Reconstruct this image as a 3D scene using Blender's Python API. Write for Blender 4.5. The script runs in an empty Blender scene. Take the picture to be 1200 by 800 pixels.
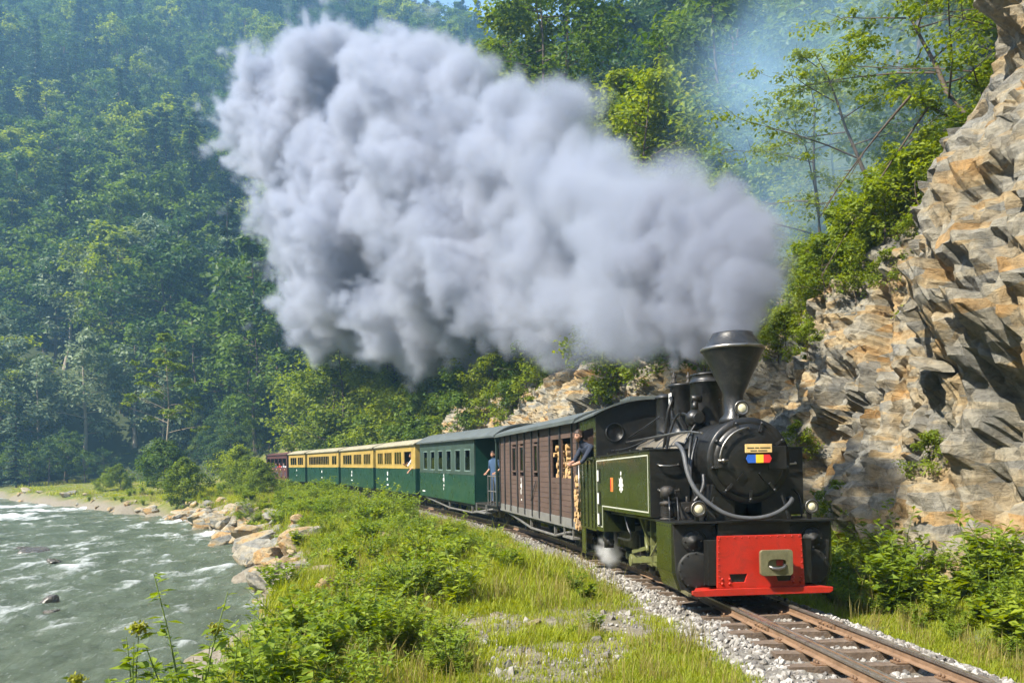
import bpy, bmesh, math, random
import numpy as np
from mathutils import Vector, Matrix, geometry as mgeo
R = math.radians
SC = bpy.context.scene
COL = SC.collection
rng = np.random.default_rng(7)

# ------------------------------------------------------------------ camera, sky, sun, exposure
CAMZ = 1.80
cam_d = bpy.data.cameras.new('camera'); cam = bpy.data.objects.new('camera', cam_d); COL.objects.link(cam)
cam.location = (0, 0, CAMZ); cam.rotation_euler = (R(90), 0, 0)
cam_d.sensor_width = 36; cam_d.lens = 28.8; cam_d.shift_y = 148 / 1200
cam_d.clip_start = 0.05; cam_d.clip_end = 5000
SC.camera = cam
SUN_EL = 47.0
SUN_AZ = math.atan2(-0.84, -0.54)            # the sun stands over the river, a little behind the camera
w = bpy.data.worlds.new('World'); SC.world = w; w.use_nodes = True
nt = w.node_tree; nt.nodes.clear()
sky = nt.nodes.new('ShaderNodeTexSky'); sky.sky_type = 'NISHITA'; sky.sun_disc = False
sky.sun_elevation = R(SUN_EL); sky.sun_rotation = SUN_AZ; sky.air_density = 1.0; sky.dust_density = 0.6
bg = nt.nodes.new('ShaderNodeBackground'); bg.inputs[1].default_value = 0.13
wo = nt.nodes.new('ShaderNodeOutputWorld')
nt.links.new(sky.outputs[0], bg.inputs[0]); nt.links.new(bg.outputs[0], wo.inputs[0])
sd = bpy.data.lights.new('sun', 'SUN'); sd.energy = 5.0; sd.angle = R(0.53); sd.color = (1.0, 0.92, 0.79)
sun = bpy.data.objects.new('sun', sd); COL.objects.link(sun)
sv = Vector((math.sin(SUN_AZ) * math.cos(R(SUN_EL)), math.cos(SUN_AZ) * math.cos(R(SUN_EL)), math.sin(R(SUN_EL))))
sun.rotation_euler = sv.to_track_quat('Z', 'Y').to_euler(); sun.location = sv * 60
vs = SC.view_settings; SC.display_settings.display_device = 'sRGB'
vs.view_transform = 'Standard'; vs.look = 'None'; vs.gamma = 1.0; vs.use_curve_mapping = False
vs.exposure = 1.42
SC.render.engine = 'CYCLES'
cy = SC.cycles
cy.use_denoising = True
try: cy.denoiser = 'OPENIMAGEDENOISE'
except Exception: pass
cy.max_bounces = 8; cy.diffuse_bounces = 3; cy.glossy_bounces = 3; cy.transmission_bounces = 4
cy.transparent_max_bounces = 8; cy.volume_bounces = 5
cy.volume_step_rate = 2.0; cy.volume_max_steps = 256
cy.sample_clamp_indirect = 4.0; cy.caustics_reflective = False; cy.caustics_refractive = False
cy.use_adaptive_sampling = True; cy.adaptive_threshold = 0.02

# ------------------------------------------------------------------ materials
MATS = {}
def newmat(name):
    m = bpy.data.materials.new(name); m.use_nodes = True; m.node_tree.nodes.clear()
    out = m.node_tree.nodes.new('ShaderNodeOutputMaterial'); MATS[name] = m
    return m, m.node_tree, out
def N(nt, t, **kw):
    n = nt.nodes.new(t)
    for k, v in kw.items():
        if k.startswith('i_'):
            key = k[2:]
            n.inputs[int(key) if key.isdigit() else key.replace('_', ' ')].default_value = v
        else: setattr(n, k, v)
    return n
def ramp(nt, fac, stops):
    r = nt.nodes.new('ShaderNodeValToRGB'); e = r.color_ramp.elements
    while len(e) < len(stops): e.new(0.5)
    for i, (p, c) in enumerate(stops):
        e[i].position = p; e[i].color = tuple(c) + (1,) if len(c) == 3 else c
    nt.links.new(fac, r.inputs[0]); return r
def paint(name, col, rough=0.45, metal=0.0, var=0.25, scale=3.0, dirt=None, dirt_amt=0.5, bump=0.15, bscale=40, coat=0.0, spec=0.5):
    """painted or plain surface: hue/value mottling, dirt with its own shape, fine relief"""
    m, nt, out = newmat(name); L = nt.links
    p = N(nt, 'ShaderNodeBsdfPrincipled', i_Metallic=metal)
    p.inputs['Specular IOR Level'].default_value = spec
    p.inputs['Coat Weight'].default_value = coat
    tc = N(nt, 'ShaderNodeTexCoord')
    n1 = N(nt, 'ShaderNodeTexNoise', i_Scale=scale, i_Detail=6.0, i_Roughness=0.65); L.new(tc.outputs['Object'], n1.inputs['Vector'])
    c = np.array(col)
    r1 = ramp(nt, n1.outputs[0], [(0.3, tuple(c * (1 - var))), (0.7, tuple(np.minimum(c * (1 + var), 1)))])
    last = r1.outputs[0]
    if dirt is not None:
        n2 = N(nt, 'ShaderNodeTexNoise', i_Scale=scale * 2.3, i_Detail=8.0, i_Roughness=0.75, i_Distortion=0.6); L.new(tc.outputs['Object'], n2.inputs['Vector'])
        mp = N(nt, 'ShaderNodeMapRange', i_1=0.48, i_2=0.75, i_3=0.0, i_4=dirt_amt); L.new(n2.outputs[0], mp.inputs[0])
        mx = N(nt, 'ShaderNodeMix', data_type='RGBA'); L.new(mp.outputs[0], mx.inputs[0]); L.new(last, mx.inputs[6]); mx.inputs[7].default_value = tuple(dirt) + (1,)
        last = mx.outputs[2]
    L.new(last, p.inputs['Base Color'])
    mr = N(nt, 'ShaderNodeMapRange', i_1=0.3, i_2=0.7, i_3=max(rough - 0.12, 0.03), i_4=min(rough + 0.15, 1)); L.new(n1.outputs[0], mr.inputs[0]); L.new(mr.outputs[0], p.inputs['Roughness'])
    if bump:
        n3 = N(nt, 'ShaderNodeTexNoise', i_Scale=bscale, i_Detail=4.0); L.new(tc.outputs['Object'], n3.inputs['Vector'])
        b = N(nt, 'ShaderNodeBump', i_Strength=bump, i_Distance=0.02); L.new(n3.outputs[0], b.inputs['Height']); L.new(b.outputs[0], p.inputs['Normal'])
    L.new(p.outputs[0], out.inputs[0]); return m
def leafmat(name, dark, light, trans=0.4, inst=0.25):
    m, nt, out = newmat(name); L = nt.links
    at = N(nt, 'ShaderNodeAttribute', attribute_name='tint')
    oi = N(nt, 'ShaderNodeObjectInfo')
    mm = N(nt, 'ShaderNodeMath', operation='MULTIPLY_ADD', i_1=inst * 2, i_2=-inst); L.new(oi.outputs['Random'], mm.inputs[0])
    ad = N(nt, 'ShaderNodeMath', operation='ADD', use_clamp=True); L.new(at.outputs['Fac'], ad.inputs[0]); L.new(mm.outputs[0], ad.inputs[1])
    r = ramp(nt, ad.outputs[0], [(0.0, dark), (1.0, light)])
    d = N(nt, 'ShaderNodeBsdfPrincipled', i_Roughness=0.55); d.inputs['Specular IOR Level'].default_value = 0.35
    t = N(nt, 'ShaderNodeBsdfTranslucent')
    L.new(r.outputs[0], d.inputs['Base Color'])
    hs = N(nt, 'ShaderNodeHueSaturation', i_Hue=0.485, i_Saturation=1.1, i_Value=1.15); L.new(r.outputs[0], hs.inputs['Color']); L.new(hs.outputs[0], t.inputs[0])
    mx = N(nt, 'ShaderNodeMixShader', i_0=trans); L.new(d.outputs[0], mx.inputs[1]); L.new(t.outputs[0], mx.inputs[2])
    L.new(mx.outputs[0], out.inputs[0]); return m

paint('loco_black', (0.008, 0.0085, 0.008), 0.40, dirt=(0.055, 0.040, 0.024), dirt_amt=0.45, var=0.3, scale=4.5, bump=0.08)
paint('loco_grey', (0.022, 0.023, 0.025), 0.36, metal=0.2, dirt=(0.12, 0.11, 0.09), dirt_amt=0.4)
paint('loco_green', (0.022, 0.028, 0.008), 0.22, dirt=(0.055, 0.055, 0.024), dirt_amt=0.4, var=0.22, scale=1.6, coat=0.3, bump=0.05)
paint('rod_green', (0.14, 0.15, 0.055), 0.4, dirt=(0.06, 0.05, 0.03), dirt_amt=0.6)
paint('lining', (0.50, 0.51, 0.41), 0.5, var=0.08, bump=0)
paint('beam_red', (0.43, 0.020, 0.008), 0.42, dirt=(0.10, 0.03, 0.02), dirt_amt=0.6, var=0.14, scale=2.5)
paint('steel', (0.30, 0.29, 0.27), 0.35, metal=0.85, dirt=(0.16, 0.10, 0.06), dirt_amt=0.5)
paint('coupler', (0.22, 0.21, 0.12), 0.4, metal=0.4, dirt=(0.09, 0.08, 0.03), dirt_amt=0.7, scale=6)
paint('dark_iron', (0.03, 0.029, 0.027), 0.6, metal=0.3, dirt=(0.13, 0.085, 0.05), dirt_amt=0.5, scale=5)
paint('rusty_iron', (0.17, 0.10, 0.055), 0.75, dirt=(0.30, 0.17, 0.08), dirt_amt=0.5, scale=6)
paint('olive_iron', (0.11, 0.10, 0.05), 0.6, dirt=(0.20, 0.15, 0.07), dirt_amt=0.5, scale=6)
paint('brass', (0.60, 0.42, 0.15), 0.3, metal=0.9)
paint('lagging', (0.16, 0.14, 0.105), 0.6, dirt=(0.07, 0.06, 0.05), dirt_amt=0.7, scale=4)
paint('rubber', (0.075, 0.078, 0.082), 0.5)
paint('loco_matt', (0.010, 0.0105, 0.0095), 0.62, dirt=(0.045, 0.035, 0.022), dirt_amt=0.5, scale=6)
paint('wet_rock', (0.085, 0.072, 0.055), 0.25, dirt=(0.16, 0.13, 0.09), dirt_amt=0.5, scale=3, bump=0.6, bscale=8)
paint('plate_cream', (0.80, 0.55, 0.22), 0.5, var=0.15, bump=0)
paint('flag_blue', (0.02, 0.10, 0.45), 0.5, bump=0); paint('flag_yellow', (0.85, 0.55, 0.03), 0.5, bump=0); paint('flag_red', (0.65, 0.03, 0.03), 0.5, bump=0)
paint('mark_white', (0.78, 0.78, 0.74), 0.5, var=0.1, bump=0); paint('mark_orange', (0.70, 0.22, 0.04), 0.5, bump=0)
paint('wagon_brown', (0.092, 0.056, 0.042), 0.7, dirt=(0.15, 0.105, 0.08), dirt_amt=0.45, var=0.22, scale=2.2)
paint('wagon_grey', (0.16, 0.155, 0.14), 0.7, dirt=(0.09, 0.08, 0.07), dirt_amt=0.5)
paint('batten', (0.022, 0.021, 0.021), 0.6)
paint('roof_grey', (0.085, 0.10, 0.095), 0.55, dirt=(0.06, 0.06, 0.055), dirt_amt=0.5, scale=1.5)
paint('roof_cream', (0.30, 0.27, 0.18), 0.6, dirt=(0.22, 0.20, 0.15), dirt_amt=0.5, scale=1.5)
paint('coach_green', (0.007, 0.046, 0.031), 0.32, dirt=(0.035, 0.09, 0.062), dirt_amt=0.35, var=0.18, scale=1.3, coat=0.25, bump=0.04)
paint('coach_teal', (0.040, 0.066, 0.053), 0.4, dirt=(0.065, 0.09, 0.078), dirt_amt=0.35, scale=1.3, bump=0.04)
paint('coach_yellow', (0.42, 0.29, 0.075), 0.4, dirt=(0.30, 0.22, 0.085), dirt_amt=0.4, var=0.15, scale=1.5, bump=0.04)
paint('window_wood', (0.30, 0.11, 0.06), 0.5, bump=0.05); paint('window_grey', (0.13, 0.19, 0.165), 0.5, bump=0.05)
paint('interior', (0.10, 0.065, 0.04), 0.7); paint('interior_dark', (0.025, 0.022, 0.02), 0.8)
paint('skin', (0.46, 0.25, 0.165), 0.5, var=0.08, bump=0); paint('hair', (0.035, 0.02, 0.012), 0.6); paint('hair_brown', (0.045, 0.025, 0.012), 0.6)
paint('cloth_navy', (0.02, 0.028, 0.05), 0.85, var=0.1); paint('cloth_blue', (0.035, 0.075, 0.15), 0.85, var=0.1); paint('cloth_jeans', (0.045, 0.085, 0.16), 0.85, var=0.1)
paint('cloth_white', (0.72, 0.72, 0.70), 0.85, var=0.08); paint('cloth_red', (0.45, 0.04, 0.03), 0.85, var=0.1); paint('cloth_grey', (0.40, 0.42, 0.45), 0.85, var=0.1); paint('cloth_orange', (0.60, 0.20, 0.06), 0.85, var=0.1)
paint('log_bark', (0.30, 0.20, 0.11), 0.85, dirt=(0.12, 0.075, 0.045), dirt_amt=0.6, scale=9, bump=0.6)
paint('log_cut', (0.50, 0.32, 0.14), 0.8, dirt=(0.45, 0.26, 0.11), dirt_amt=0.6, scale=10, bump=0.3)
paint('sleeper', (0.12, 0.085, 0.058), 0.85, dirt=(0.24, 0.18, 0.13), dirt_amt=0.6, scale=5, bump=0.6, bscale=30)
paint('rail_side', (0.19, 0.115, 0.065), 0.75, dirt=(0.29, 0.19, 0.12), dirt_amt=0.6, scale=5)
paint('rail_head', (0.30, 0.26, 0.22), 0.3, metal=0.7, dirt=(0.16, 0.12, 0.09), dirt_amt=0.4, scale=8)
paint('bark', (0.085, 0.062, 0.042), 0.9, dirt=(0.16, 0.13, 0.10), dirt_amt=0.5, scale=4, bump=0.8, bscale=18)
paint('bark_pale', (0.30, 0.25, 0.18), 0.9, dirt=(0.14, 0.11, 0.08), dirt_amt=0.5, scale=4, bump=0.6, bscale=18)
leafmat('leaf_bright', (0.100, 0.165, 0.012), (0.310, 0.380, 0.030), 0.5)
leafmat('leaf_mid', (0.050, 0.105, 0.014), (0.170, 0.260, 0.028), 0.45)
leafmat('leaf_deep', (0.022, 0.062, 0.018), (0.100, 0.180, 0.032), 0.4)
leafmat('leaf_pale', (0.110, 0.165, 0.085), (0.250, 0.310, 0.160), 0.35)
leafmat('needle', (0.016, 0.045, 0.022), (0.060, 0.110, 0.040), 0.2)
leafmat('grass_blade', (0.180, 0.240, 0.012), (0.420, 0.450, 0.035), 0.5)
leafmat('grass_dry', (0.200, 0.190, 0.040), (0.420, 0.340, 0.110), 0.4)
leafmat('leaf_fern', (0.125, 0.205, 0.016), (0.300, 0.385, 0.036), 0.5)
paint('stem', (0.13, 0.19, 0.035), 0.6, bump=0)
leafmat('weed_leaf', (0.140, 0.215, 0.014), (0.330, 0.400, 0.035), 0.5)
leafmat('flower', (0.20, 0.22, 0.015), (0.38, 0.38, 0.04), 0.3)

def glassmat(name, col, rough=0.05):
    m, nt, out = newmat(name); L = nt.links
    g = N(nt, 'ShaderNodeBsdfGlossy', i_Roughness=rough); t = N(nt, 'ShaderNodeBsdfTransparent'); t.inputs[0].default_value = tuple(col) + (1,)
    f = N(nt, 'ShaderNodeFresnel', i_0=1.5)
    ad = N(nt, 'ShaderNodeMath', operation='MULTIPLY', i_1=1.3, use_clamp=True); L.new(f.outputs[0], ad.inputs[0])
    mx = N(nt, 'ShaderNodeMixShader'); L.new(ad.outputs[0], mx.inputs[0]); L.new(t.outputs[0], mx.inputs[1]); L.new(g.outputs[0], mx.inputs[2])
    L.new(mx.outputs[0], out.inputs[0]); return m
glassmat('glass', (0.55, 0.60, 0.58))
m, nt, out = newmat('lamp_lens')
p = N(nt, 'ShaderNodeBsdfPrincipled', i_Roughness=0.12); p.inputs['Base Color'].default_value = (0.80, 0.74, 0.50, 1); p.inputs['Coat Weight'].default_value = 0.8
nt.links.new(p.outputs[0], out.inputs[0])

# ------------------------------------------------------------------ mesh builder
class MB:
    def __init__(s): s.v = []; s.f = []; s.m = []; s.s = []; s.mi = 0; s.sm = False
    def add(s, vs_, fs_, smooth=None):
        b = len(s.v); s.v += [tuple(map(float, v)) for v in vs_]
        s.f += [tuple(b + i for i in f) for f in fs_]; s.m += [s.mi] * len(fs_)
        s.s += [s.sm if smooth is None else smooth] * len(fs_); return s
    def box(s, x0, x1, y0, y1, z0, z1):
        v = [(x, y, z) for z in (z0, z1) for y in (y0, y1) for x in (x0, x1)]
        return s.add(v, [(0, 2, 3, 1), (4, 5, 7, 6), (0, 1, 5, 4), (2, 6, 7, 3), (0, 4, 6, 2), (1, 3, 7, 5)], False)
    def bar(s, p, q, w_, h_, up=(0, 0, 1)):
        p = Vector(p); q = Vector(q); d = (q - p).normalized(); u = Vector(up)
        if abs(d.dot(u)) > 0.98: u = Vector((0, 1, 0))
        a = d.cross(u).normalized() * w_ / 2; b = a.cross(d).normalized() * h_ / 2
        v = [p - a - b, p + a - b, p + a + b, p - a + b, q - a - b, q + a - b, q + a + b, q - a + b]
        return s.add(v, [(0, 3, 2, 1), (4, 5, 6, 7), (0, 1, 5, 4), (1, 2, 6, 5), (2, 3, 7, 6), (3, 0, 4, 7)], False)
    def cyl(s, p, q, r0, r1=None, n=16, caps=True):
        r1 = r0 if r1 is None else r1
        return s.tube([p, q], [r0, r1], n, caps)
    def tube(s, pts, r, n=8, caps=True):
        P = [Vector(p) for p in pts]; k = len(P)
        rr = r if isinstance(r, (list, tuple)) else [r] * k
        v = []; a = None
        for i in range(k):
            d = (P[min(i + 1, k - 1)] - P[max(i - 1, 0)]).normalized()
            if a is None:
                a = d.cross(Vector((0, 0, 1)) if abs(d.z) < 0.9 else Vector((1, 0, 0))).normalized()
            else:
                a = (a - d * a.dot(d)).normalized()
            b = d.cross(a)
            for j in range(n):
                t = 2 * math.pi * j / n; v.append(P[i] + (a * math.cos(t) + b * math.sin(t)) * rr[i])
        f = [(i * n + j, i * n + (j + 1) % n, (i + 1) * n + (j + 1) % n, (i + 1) * n + j) for i in range(k - 1) for j in range(n)]
        s.add(v, f, True)
        if caps:
            b0 = len(s.v) - len(v)
            s.f += [tuple(b0 + j for j in reversed(range(n))), tuple(b0 + (k - 1) * n + j for j in range(n))]; s.m += [s.mi] * 2; s.s += [False] * 2
        return s
    def lathe(s, prof, org=(0, 0, 0), axis='z', n=24, smooth=True):
        v = []
        for r, h in prof:
            for j in range(n):
                t = 2 * math.pi * j / n; a, b = r * math.cos(t), r * math.sin(t)
                q = (a, b, h) if axis == 'z' else ((a, h, b) if axis == 'y' else (h, a, b))
                v.append((q[0] + org[0], q[1] + org[1], q[2] + org[2]))
        k = len(prof)
        f = [(i * n + j, i * n + (j + 1) % n, (i + 1) * n + (j + 1) % n, (i + 1) * n + j) for i in range(k - 1) for j in range(n)]
        if prof[0][0] > 1e-6: f.append(tuple(reversed(range(n))))
        if prof[-1][0] > 1e-6: f.append(tuple((k - 1) * n + j for j in range(n)))
        return s.add(v, f, smooth)
    def prism(s, poly, a0, a1, axis='y', holes=()):
        """extrude a polygon (with holes) between a0 and a1 along an axis; poly is (x,z) for y, (y,z) for x, (x,y) for z"""
        def P(q, a): return {'y': (q[0], a, q[1]), 'x': (a, q[0], q[1]), 'z': (q[0], q[1], a)}[axis]
        loops = [list(poly)] + [list(h) for h in holes]; flat = [q for l in loops for q in l]
        tri = mgeo.tessellate_polygon([[Vector((q[0], q[1], 0)) for q in l] for l in loops]); n = len(flat)
        v = [P(q, a0) for q in flat] + [P(q, a1) for q in flat]
        f = [tuple(t) for t in tri] + [tuple(i + n for i in reversed(t)) for t in tri]
        b = 0
        for l in loops:
            k = len(l); f += [(b + i, b + (i + 1) % k, n + b + (i + 1) % k, n + b + i) for i in range(k)]; b += k
        return s.add(v, f, False)
    def sphere(s, c, r, nu=14, nv=10, sc=(1, 1, 1)):
        v = []; f = []
        for i in range(nv + 1):
            t = math.pi * i / nv
            for j in range(nu):
                u = 2 * math.pi * j / nu
                v.append((c[0] + r * sc[0] * math.sin(t) * math.cos(u), c[1] + r * sc[1] * math.sin(t) * math.sin(u), c[2] + r * sc[2] * math.cos(t)))
        for i in range(nv):
            for j in range(nu): f.append((i * nu + j, (i + 1) * nu + j, (i + 1) * nu + (j + 1) % nu, i * nu + (j + 1) % nu))
        return s.add(v, f, True)
    def mesh(s, name, mats):
        me = bpy.data.meshes.new(name); me.from_pydata(s.v, [], s.f)
        for m_ in (mats if isinstance(mats, (list, tuple)) else [mats]): me.materials.append(MATS[m_] if isinstance(m_, str) else m_)
        me.polygons.foreach_set('material_index', s.m); me.polygons.foreach_set('use_smooth', s.s)
        bm = bmesh.new(); bm.from_mesh(me); bmesh.ops.recalc_face_normals(bm, faces=bm.faces); bm.to_mesh(me); bm.free()
        me.update(); return me
    def build(s, name, mats, parent=None, bevel=0.0, label=None):
        o = bpy.data.objects.new(name, s.mesh(name, mats)); COL.objects.link(o); o.parent = parent
        if bevel:
            b = o.modifiers.new('edge', 'BEVEL'); b.width = bevel; b.segments = 2; b.limit_method = 'ANGLE'; b.angle_limit = R(40); b.harden_normals = False
        if label: o['label'] = label
        return o
def fastmesh(name, V, F, mats, tint=None, smooth=False, midx=None):
    V = np.asarray(V, np.float32); F = np.asarray(F, np.int32); k = F.shape[1]; n = len(F)
    me = bpy.data.meshes.new(name); me.vertices.add(len(V)); me.vertices.foreach_set('co', V.ravel())
    me.loops.add(n * k); me.loops.foreach_set('vertex_index', F.ravel()); me.polygons.add(n)
    me.polygons.foreach_set('loop_start', np.arange(0, n * k, k, dtype=np.int32))
    for m_ in (mats if isinstance(mats, (list, tuple)) else [mats]): me.materials.append(MATS[m_] if isinstance(m_, str) else m_)
    if midx is not None: me.polygons.foreach_set('material_index', np.asarray(midx, np.int32))
    me.polygons.foreach_set('use_smooth', np.full(n, bool(smooth)))
    if tint is not None:
        a = me.attributes.new('tint', 'FLOAT', 'POINT'); a.data.foreach_set('value', np.asarray(tint, np.float32))
    me.update(calc_edges=True); me.validate(); return me
def link(name, me, parent=None, loc=None, kind=None):
    o = bpy.data.objects.new(name, me); COL.objects.link(o); o.parent = parent
    if loc is not None: o.location = loc
    if kind: o['kind'] = kind
    return o
def tag(o, label, cat, group=None, kind=None):
    o['label'] = label; o['category'] = cat
    if group: o['group'] = group
    if kind: o['kind'] = kind
    return o
def empty(name, label, cat, mat=None, loc=None, group=None):
    o = bpy.data.objects.new(name, None); COL.objects.link(o); o.empty_display_size = 0.2
    if mat is not None: o.matrix_world = mat
    if loc is not None: o.location = loc
    return tag(o, label, cat, group)
def dup(root, loc=None, rotz=None, scale=None, label=None, group=None):
    r = root.copy(); COL.objects.link(r)
    if loc is not None: r.location = loc
    if rotz is not None: r.rotation_euler = (0, 0, rotz)
    if scale is not None: r.scale = scale if isinstance(scale, (tuple, list)) else (scale,) * 3
    if label: r['label'] = label
    if group: r['group'] = group
    for ch in list(root.children):
        c = ch.copy(); COL.objects.link(c); c.parent = r
        for g in ch.children:
            d = g.copy(); COL.objects.link(d); d.parent = c
    return r

# ------------------------------------------------------------------ value noise for shaping terrain (numpy)
def vnoise(P, seed=0):
    P = np.asarray(P, float); i = np.floor(P).astype(np.int64); f = P - i; f = f * f * (3 - 2 * f)
    out = np.zeros(len(P)); D = P.shape[1]
    for c in range(1 << D):
        h = np.full(len(P), seed * 7919 + 17, np.int64); wgt = np.ones(len(P))
        for k in range(D):
            b = (c >> k) & 1; h = (h ^ ((i[:, k] + b) * (73856093, 19349663, 83492791)[k])) & 0x7fffffff
            h = (h * 1103515245 + 12345) & 0x7fffffff
            wgt *= f[:, k] if b else 1 - f[:, k]
        h = (h ^ (h >> 13)) * 1274126177 & 0x7fffffff
        out += wgt * ((h ^ (h >> 16)) & 0xffff) / 65535.0
    return out * 2 - 1
def fbm(P, oct=4, seed=0, gain=0.5):
    P = np.asarray(P, float); a = 1.0; t = np.zeros(len(P))
    for o in range(oct): t += a * vnoise(P * 2.0 ** o + 13.7 * o, seed + o); a *= gain
    return t
def smooth01(x, a, b):
    t = np.clip((x - a) / (b - a), 0, 1); return t * t * (3 - 2 * t)
def smin(a, b, k):
    h = np.clip(0.5 + 0.5 * (b - a) / k, 0, 1); return b * (1 - h) + a * h - k * h * (1 - h)
def smax(a, b, k): return -smin(-a, -b, k)
# ================================================================== THE RAILWAY LINE
_ctrl = [(4.6, -40), (4.25, -22), (3.95, -10), (3.72, 0), (3.50, 6.64), (3.28, 10.67), (2.64, 17.1), (0.72, 26.4), (-3.1, 37.6), (-7.0, 48), (-11.2, 58.4),
         (-16.0, 68), (-21.3, 77.5), (-27.3, 87), (-38, 101), (-55, 117), (-85, 138), (-130, 160)]
def _catmull(P, n=24):
    P = [np.array(p, float) for p in P]; P = [2 * P[0] - P[1]] + P + [2 * P[-1] - P[-2]]; o = []
    for i in range(1, len(P) - 2):
        for k in range(n):
            t = k / n; a, b, c, d = P[i - 1:i + 3]
            o.append(0.5 * (2 * b + (c - a) * t + (2 * a - 5 * b + 4 * c - d) * t * t + (3 * b - a - 3 * c + d) * t ** 3))
    o.append(P[-2]); return np.array(o)
TK = _catmull(_ctrl)
def _resample(P, step):
    seg = np.r_[0, np.cumsum(np.hypot(*np.diff(P, axis=0).T))]; t = np.arange(0, seg[-1], step)
    return np.c_[np.interp(t, seg, P[:, 0]), np.interp(t, seg, P[:, 1])]
TK = _resample(TK, 0.5)
for _ in range(60): TK[1:-1] = 0.25 * TK[:-2] + 0.5 * TK[1:-1] + 0.25 * TK[2:]
TK = _resample(TK, 0.5)
TKS = np.arange(len(TK)) * 0.5
TKS -= np.interp(10.67, TK[:, 1], TKS)                     # s = 0 under the buffer beam
def railz(y): return np.interp(y, [-40, 2, 6, 18, 27, 40, 60, 400], [0.06, 0.10, 0.08, -0.11, -0.10, 0.0, 0.08, 0.08])
TKT = np.gradient(TK, axis=0); TKT /= np.hypot(TKT[:, 0], TKT[:, 1])[:, None]
CANT = R(0.9)
def tpos(s, lat=0.0, h=0.0):
    x = np.interp(s, TKS, TK[:, 0]); y = np.interp(s, TKS, TK[:, 1]); tx = np.interp(s, TKS, TKT[:, 0]); ty = np.interp(s, TKS, TKT[:, 1])
    return Vector((x + ty * lat, y - tx * lat, float(railz(y)) + h + lat * math.tan(CANT)))
def s_of_y(y): return float(np.interp(y, TK[:, 1], TKS))
def car_matrix(s0, s1):
    """rigid frame: origin on the rails at s0, +Y back along the train to s1, +X to the cliff side"""
    a, b = tpos(s0), tpos(s1); y = (b - a).normalized(); z = Vector((0, 0, 1)); x = y.cross(z).normalized()
    x = (x * math.cos(CANT) + z * math.sin(CANT)).normalized(); z = x.cross(y).normalized()
    M = Matrix((x, y, z)).transposed().to_4x4(); M.translation = a; return M, (b - a).length
def track_sd(x, y):
    """signed distance to the line (positive on the cliff side), arc length"""
    x = np.asarray(x, float).ravel(); y = np.asarray(y, float).ravel(); d = np.empty(len(x)); s = np.empty(len(x))
    A = TK[::4]; S_ = TKS[::4]; B = A[1:] - A[:-1]; L2 = (B ** 2).sum(1)
    for i in range(0, len(x), 20000):
        px = x[i:i + 20000, None] - A[None, :-1, 0]; py = y[i:i + 20000, None] - A[None, :-1, 1]
        t = np.clip((px * B[:, 0] + py * B[:, 1]) / L2, 0, 1); qx = px - t * B[:, 0]; qy = py - t * B[:, 1]
        q = qx * qx + qy * qy; j = q.argmin(1); r = np.arange(len(j))
        sg = np.sign(B[j, 1] * px[r, j] - B[j, 0] * py[r, j])
        d[i:i + 20000] = np.sqrt(q[r, j]) * sg; s[i:i + 20000] = S_[j] + t[r, j] * np.sqrt(L2[j])
    return d, s

# ================================================================== TERRAIN
WATER = -1.80
SHORE = np.array([(-8, -60), (-6.4, -20), (-5.2, 0), (-4.6, 6), (-4.8, 11), (-5.5, 16), (-6.2, 20), (-7.1, 24), (-8.8, 28), (-11, 33.5), (-14, 40), (-17.3, 47), (-22.3, 55.7), (-31, 65),
                  (-41, 76), (-51, 86), (-63, 100), (-84, 116), (-125, 132), (-300, 150)], float)
def shore_sd(x, y):
    x = np.asarray(x, float).ravel(); y = np.asarray(y, float).ravel(); d = np.empty(len(x)); B = SHORE[1:] - SHORE[:-1]; L2 = (B ** 2).sum(1)
    for i in range(0, len(x), 50000):
        px = x[i:i + 50000, None] - SHORE[None, :-1, 0]; py = y[i:i + 50000, None] - SHORE[None, :-1, 1]
        t = np.clip((px * B[:, 0] + py * B[:, 1]) / L2, 0, 1); qx = px - t * B[:, 0]; qy = py - t * B[:, 1]; q = qx * qx + qy * qy; j = q.argmin(1); r = np.arange(len(j))
        d[i:i + 50000] = np.sqrt(q[r, j]) * np.sign(B[j, 1] * px[r, j] - B[j, 0] * py[r, j])
    return d                                              # positive on land
def cliff_top(s):  return np.interp(s, [-30, -8, 2.6, 3.6, 5.5, 8, 11, 24, 44, 56, 66, 75], [9, 11, 10.8, 8.6, 7.2, 6.2, 5.5, 5.6, 5.4, 4.0, 2.4, 1.0])
def cliff_foot(s): return np.interp(s, [-30, -6, 0, 4, 10, 20, 36, 75], [3.4, 3.1, 3.1, 3.2, 3.2, 3.0, 3.0, 3.2])
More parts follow.
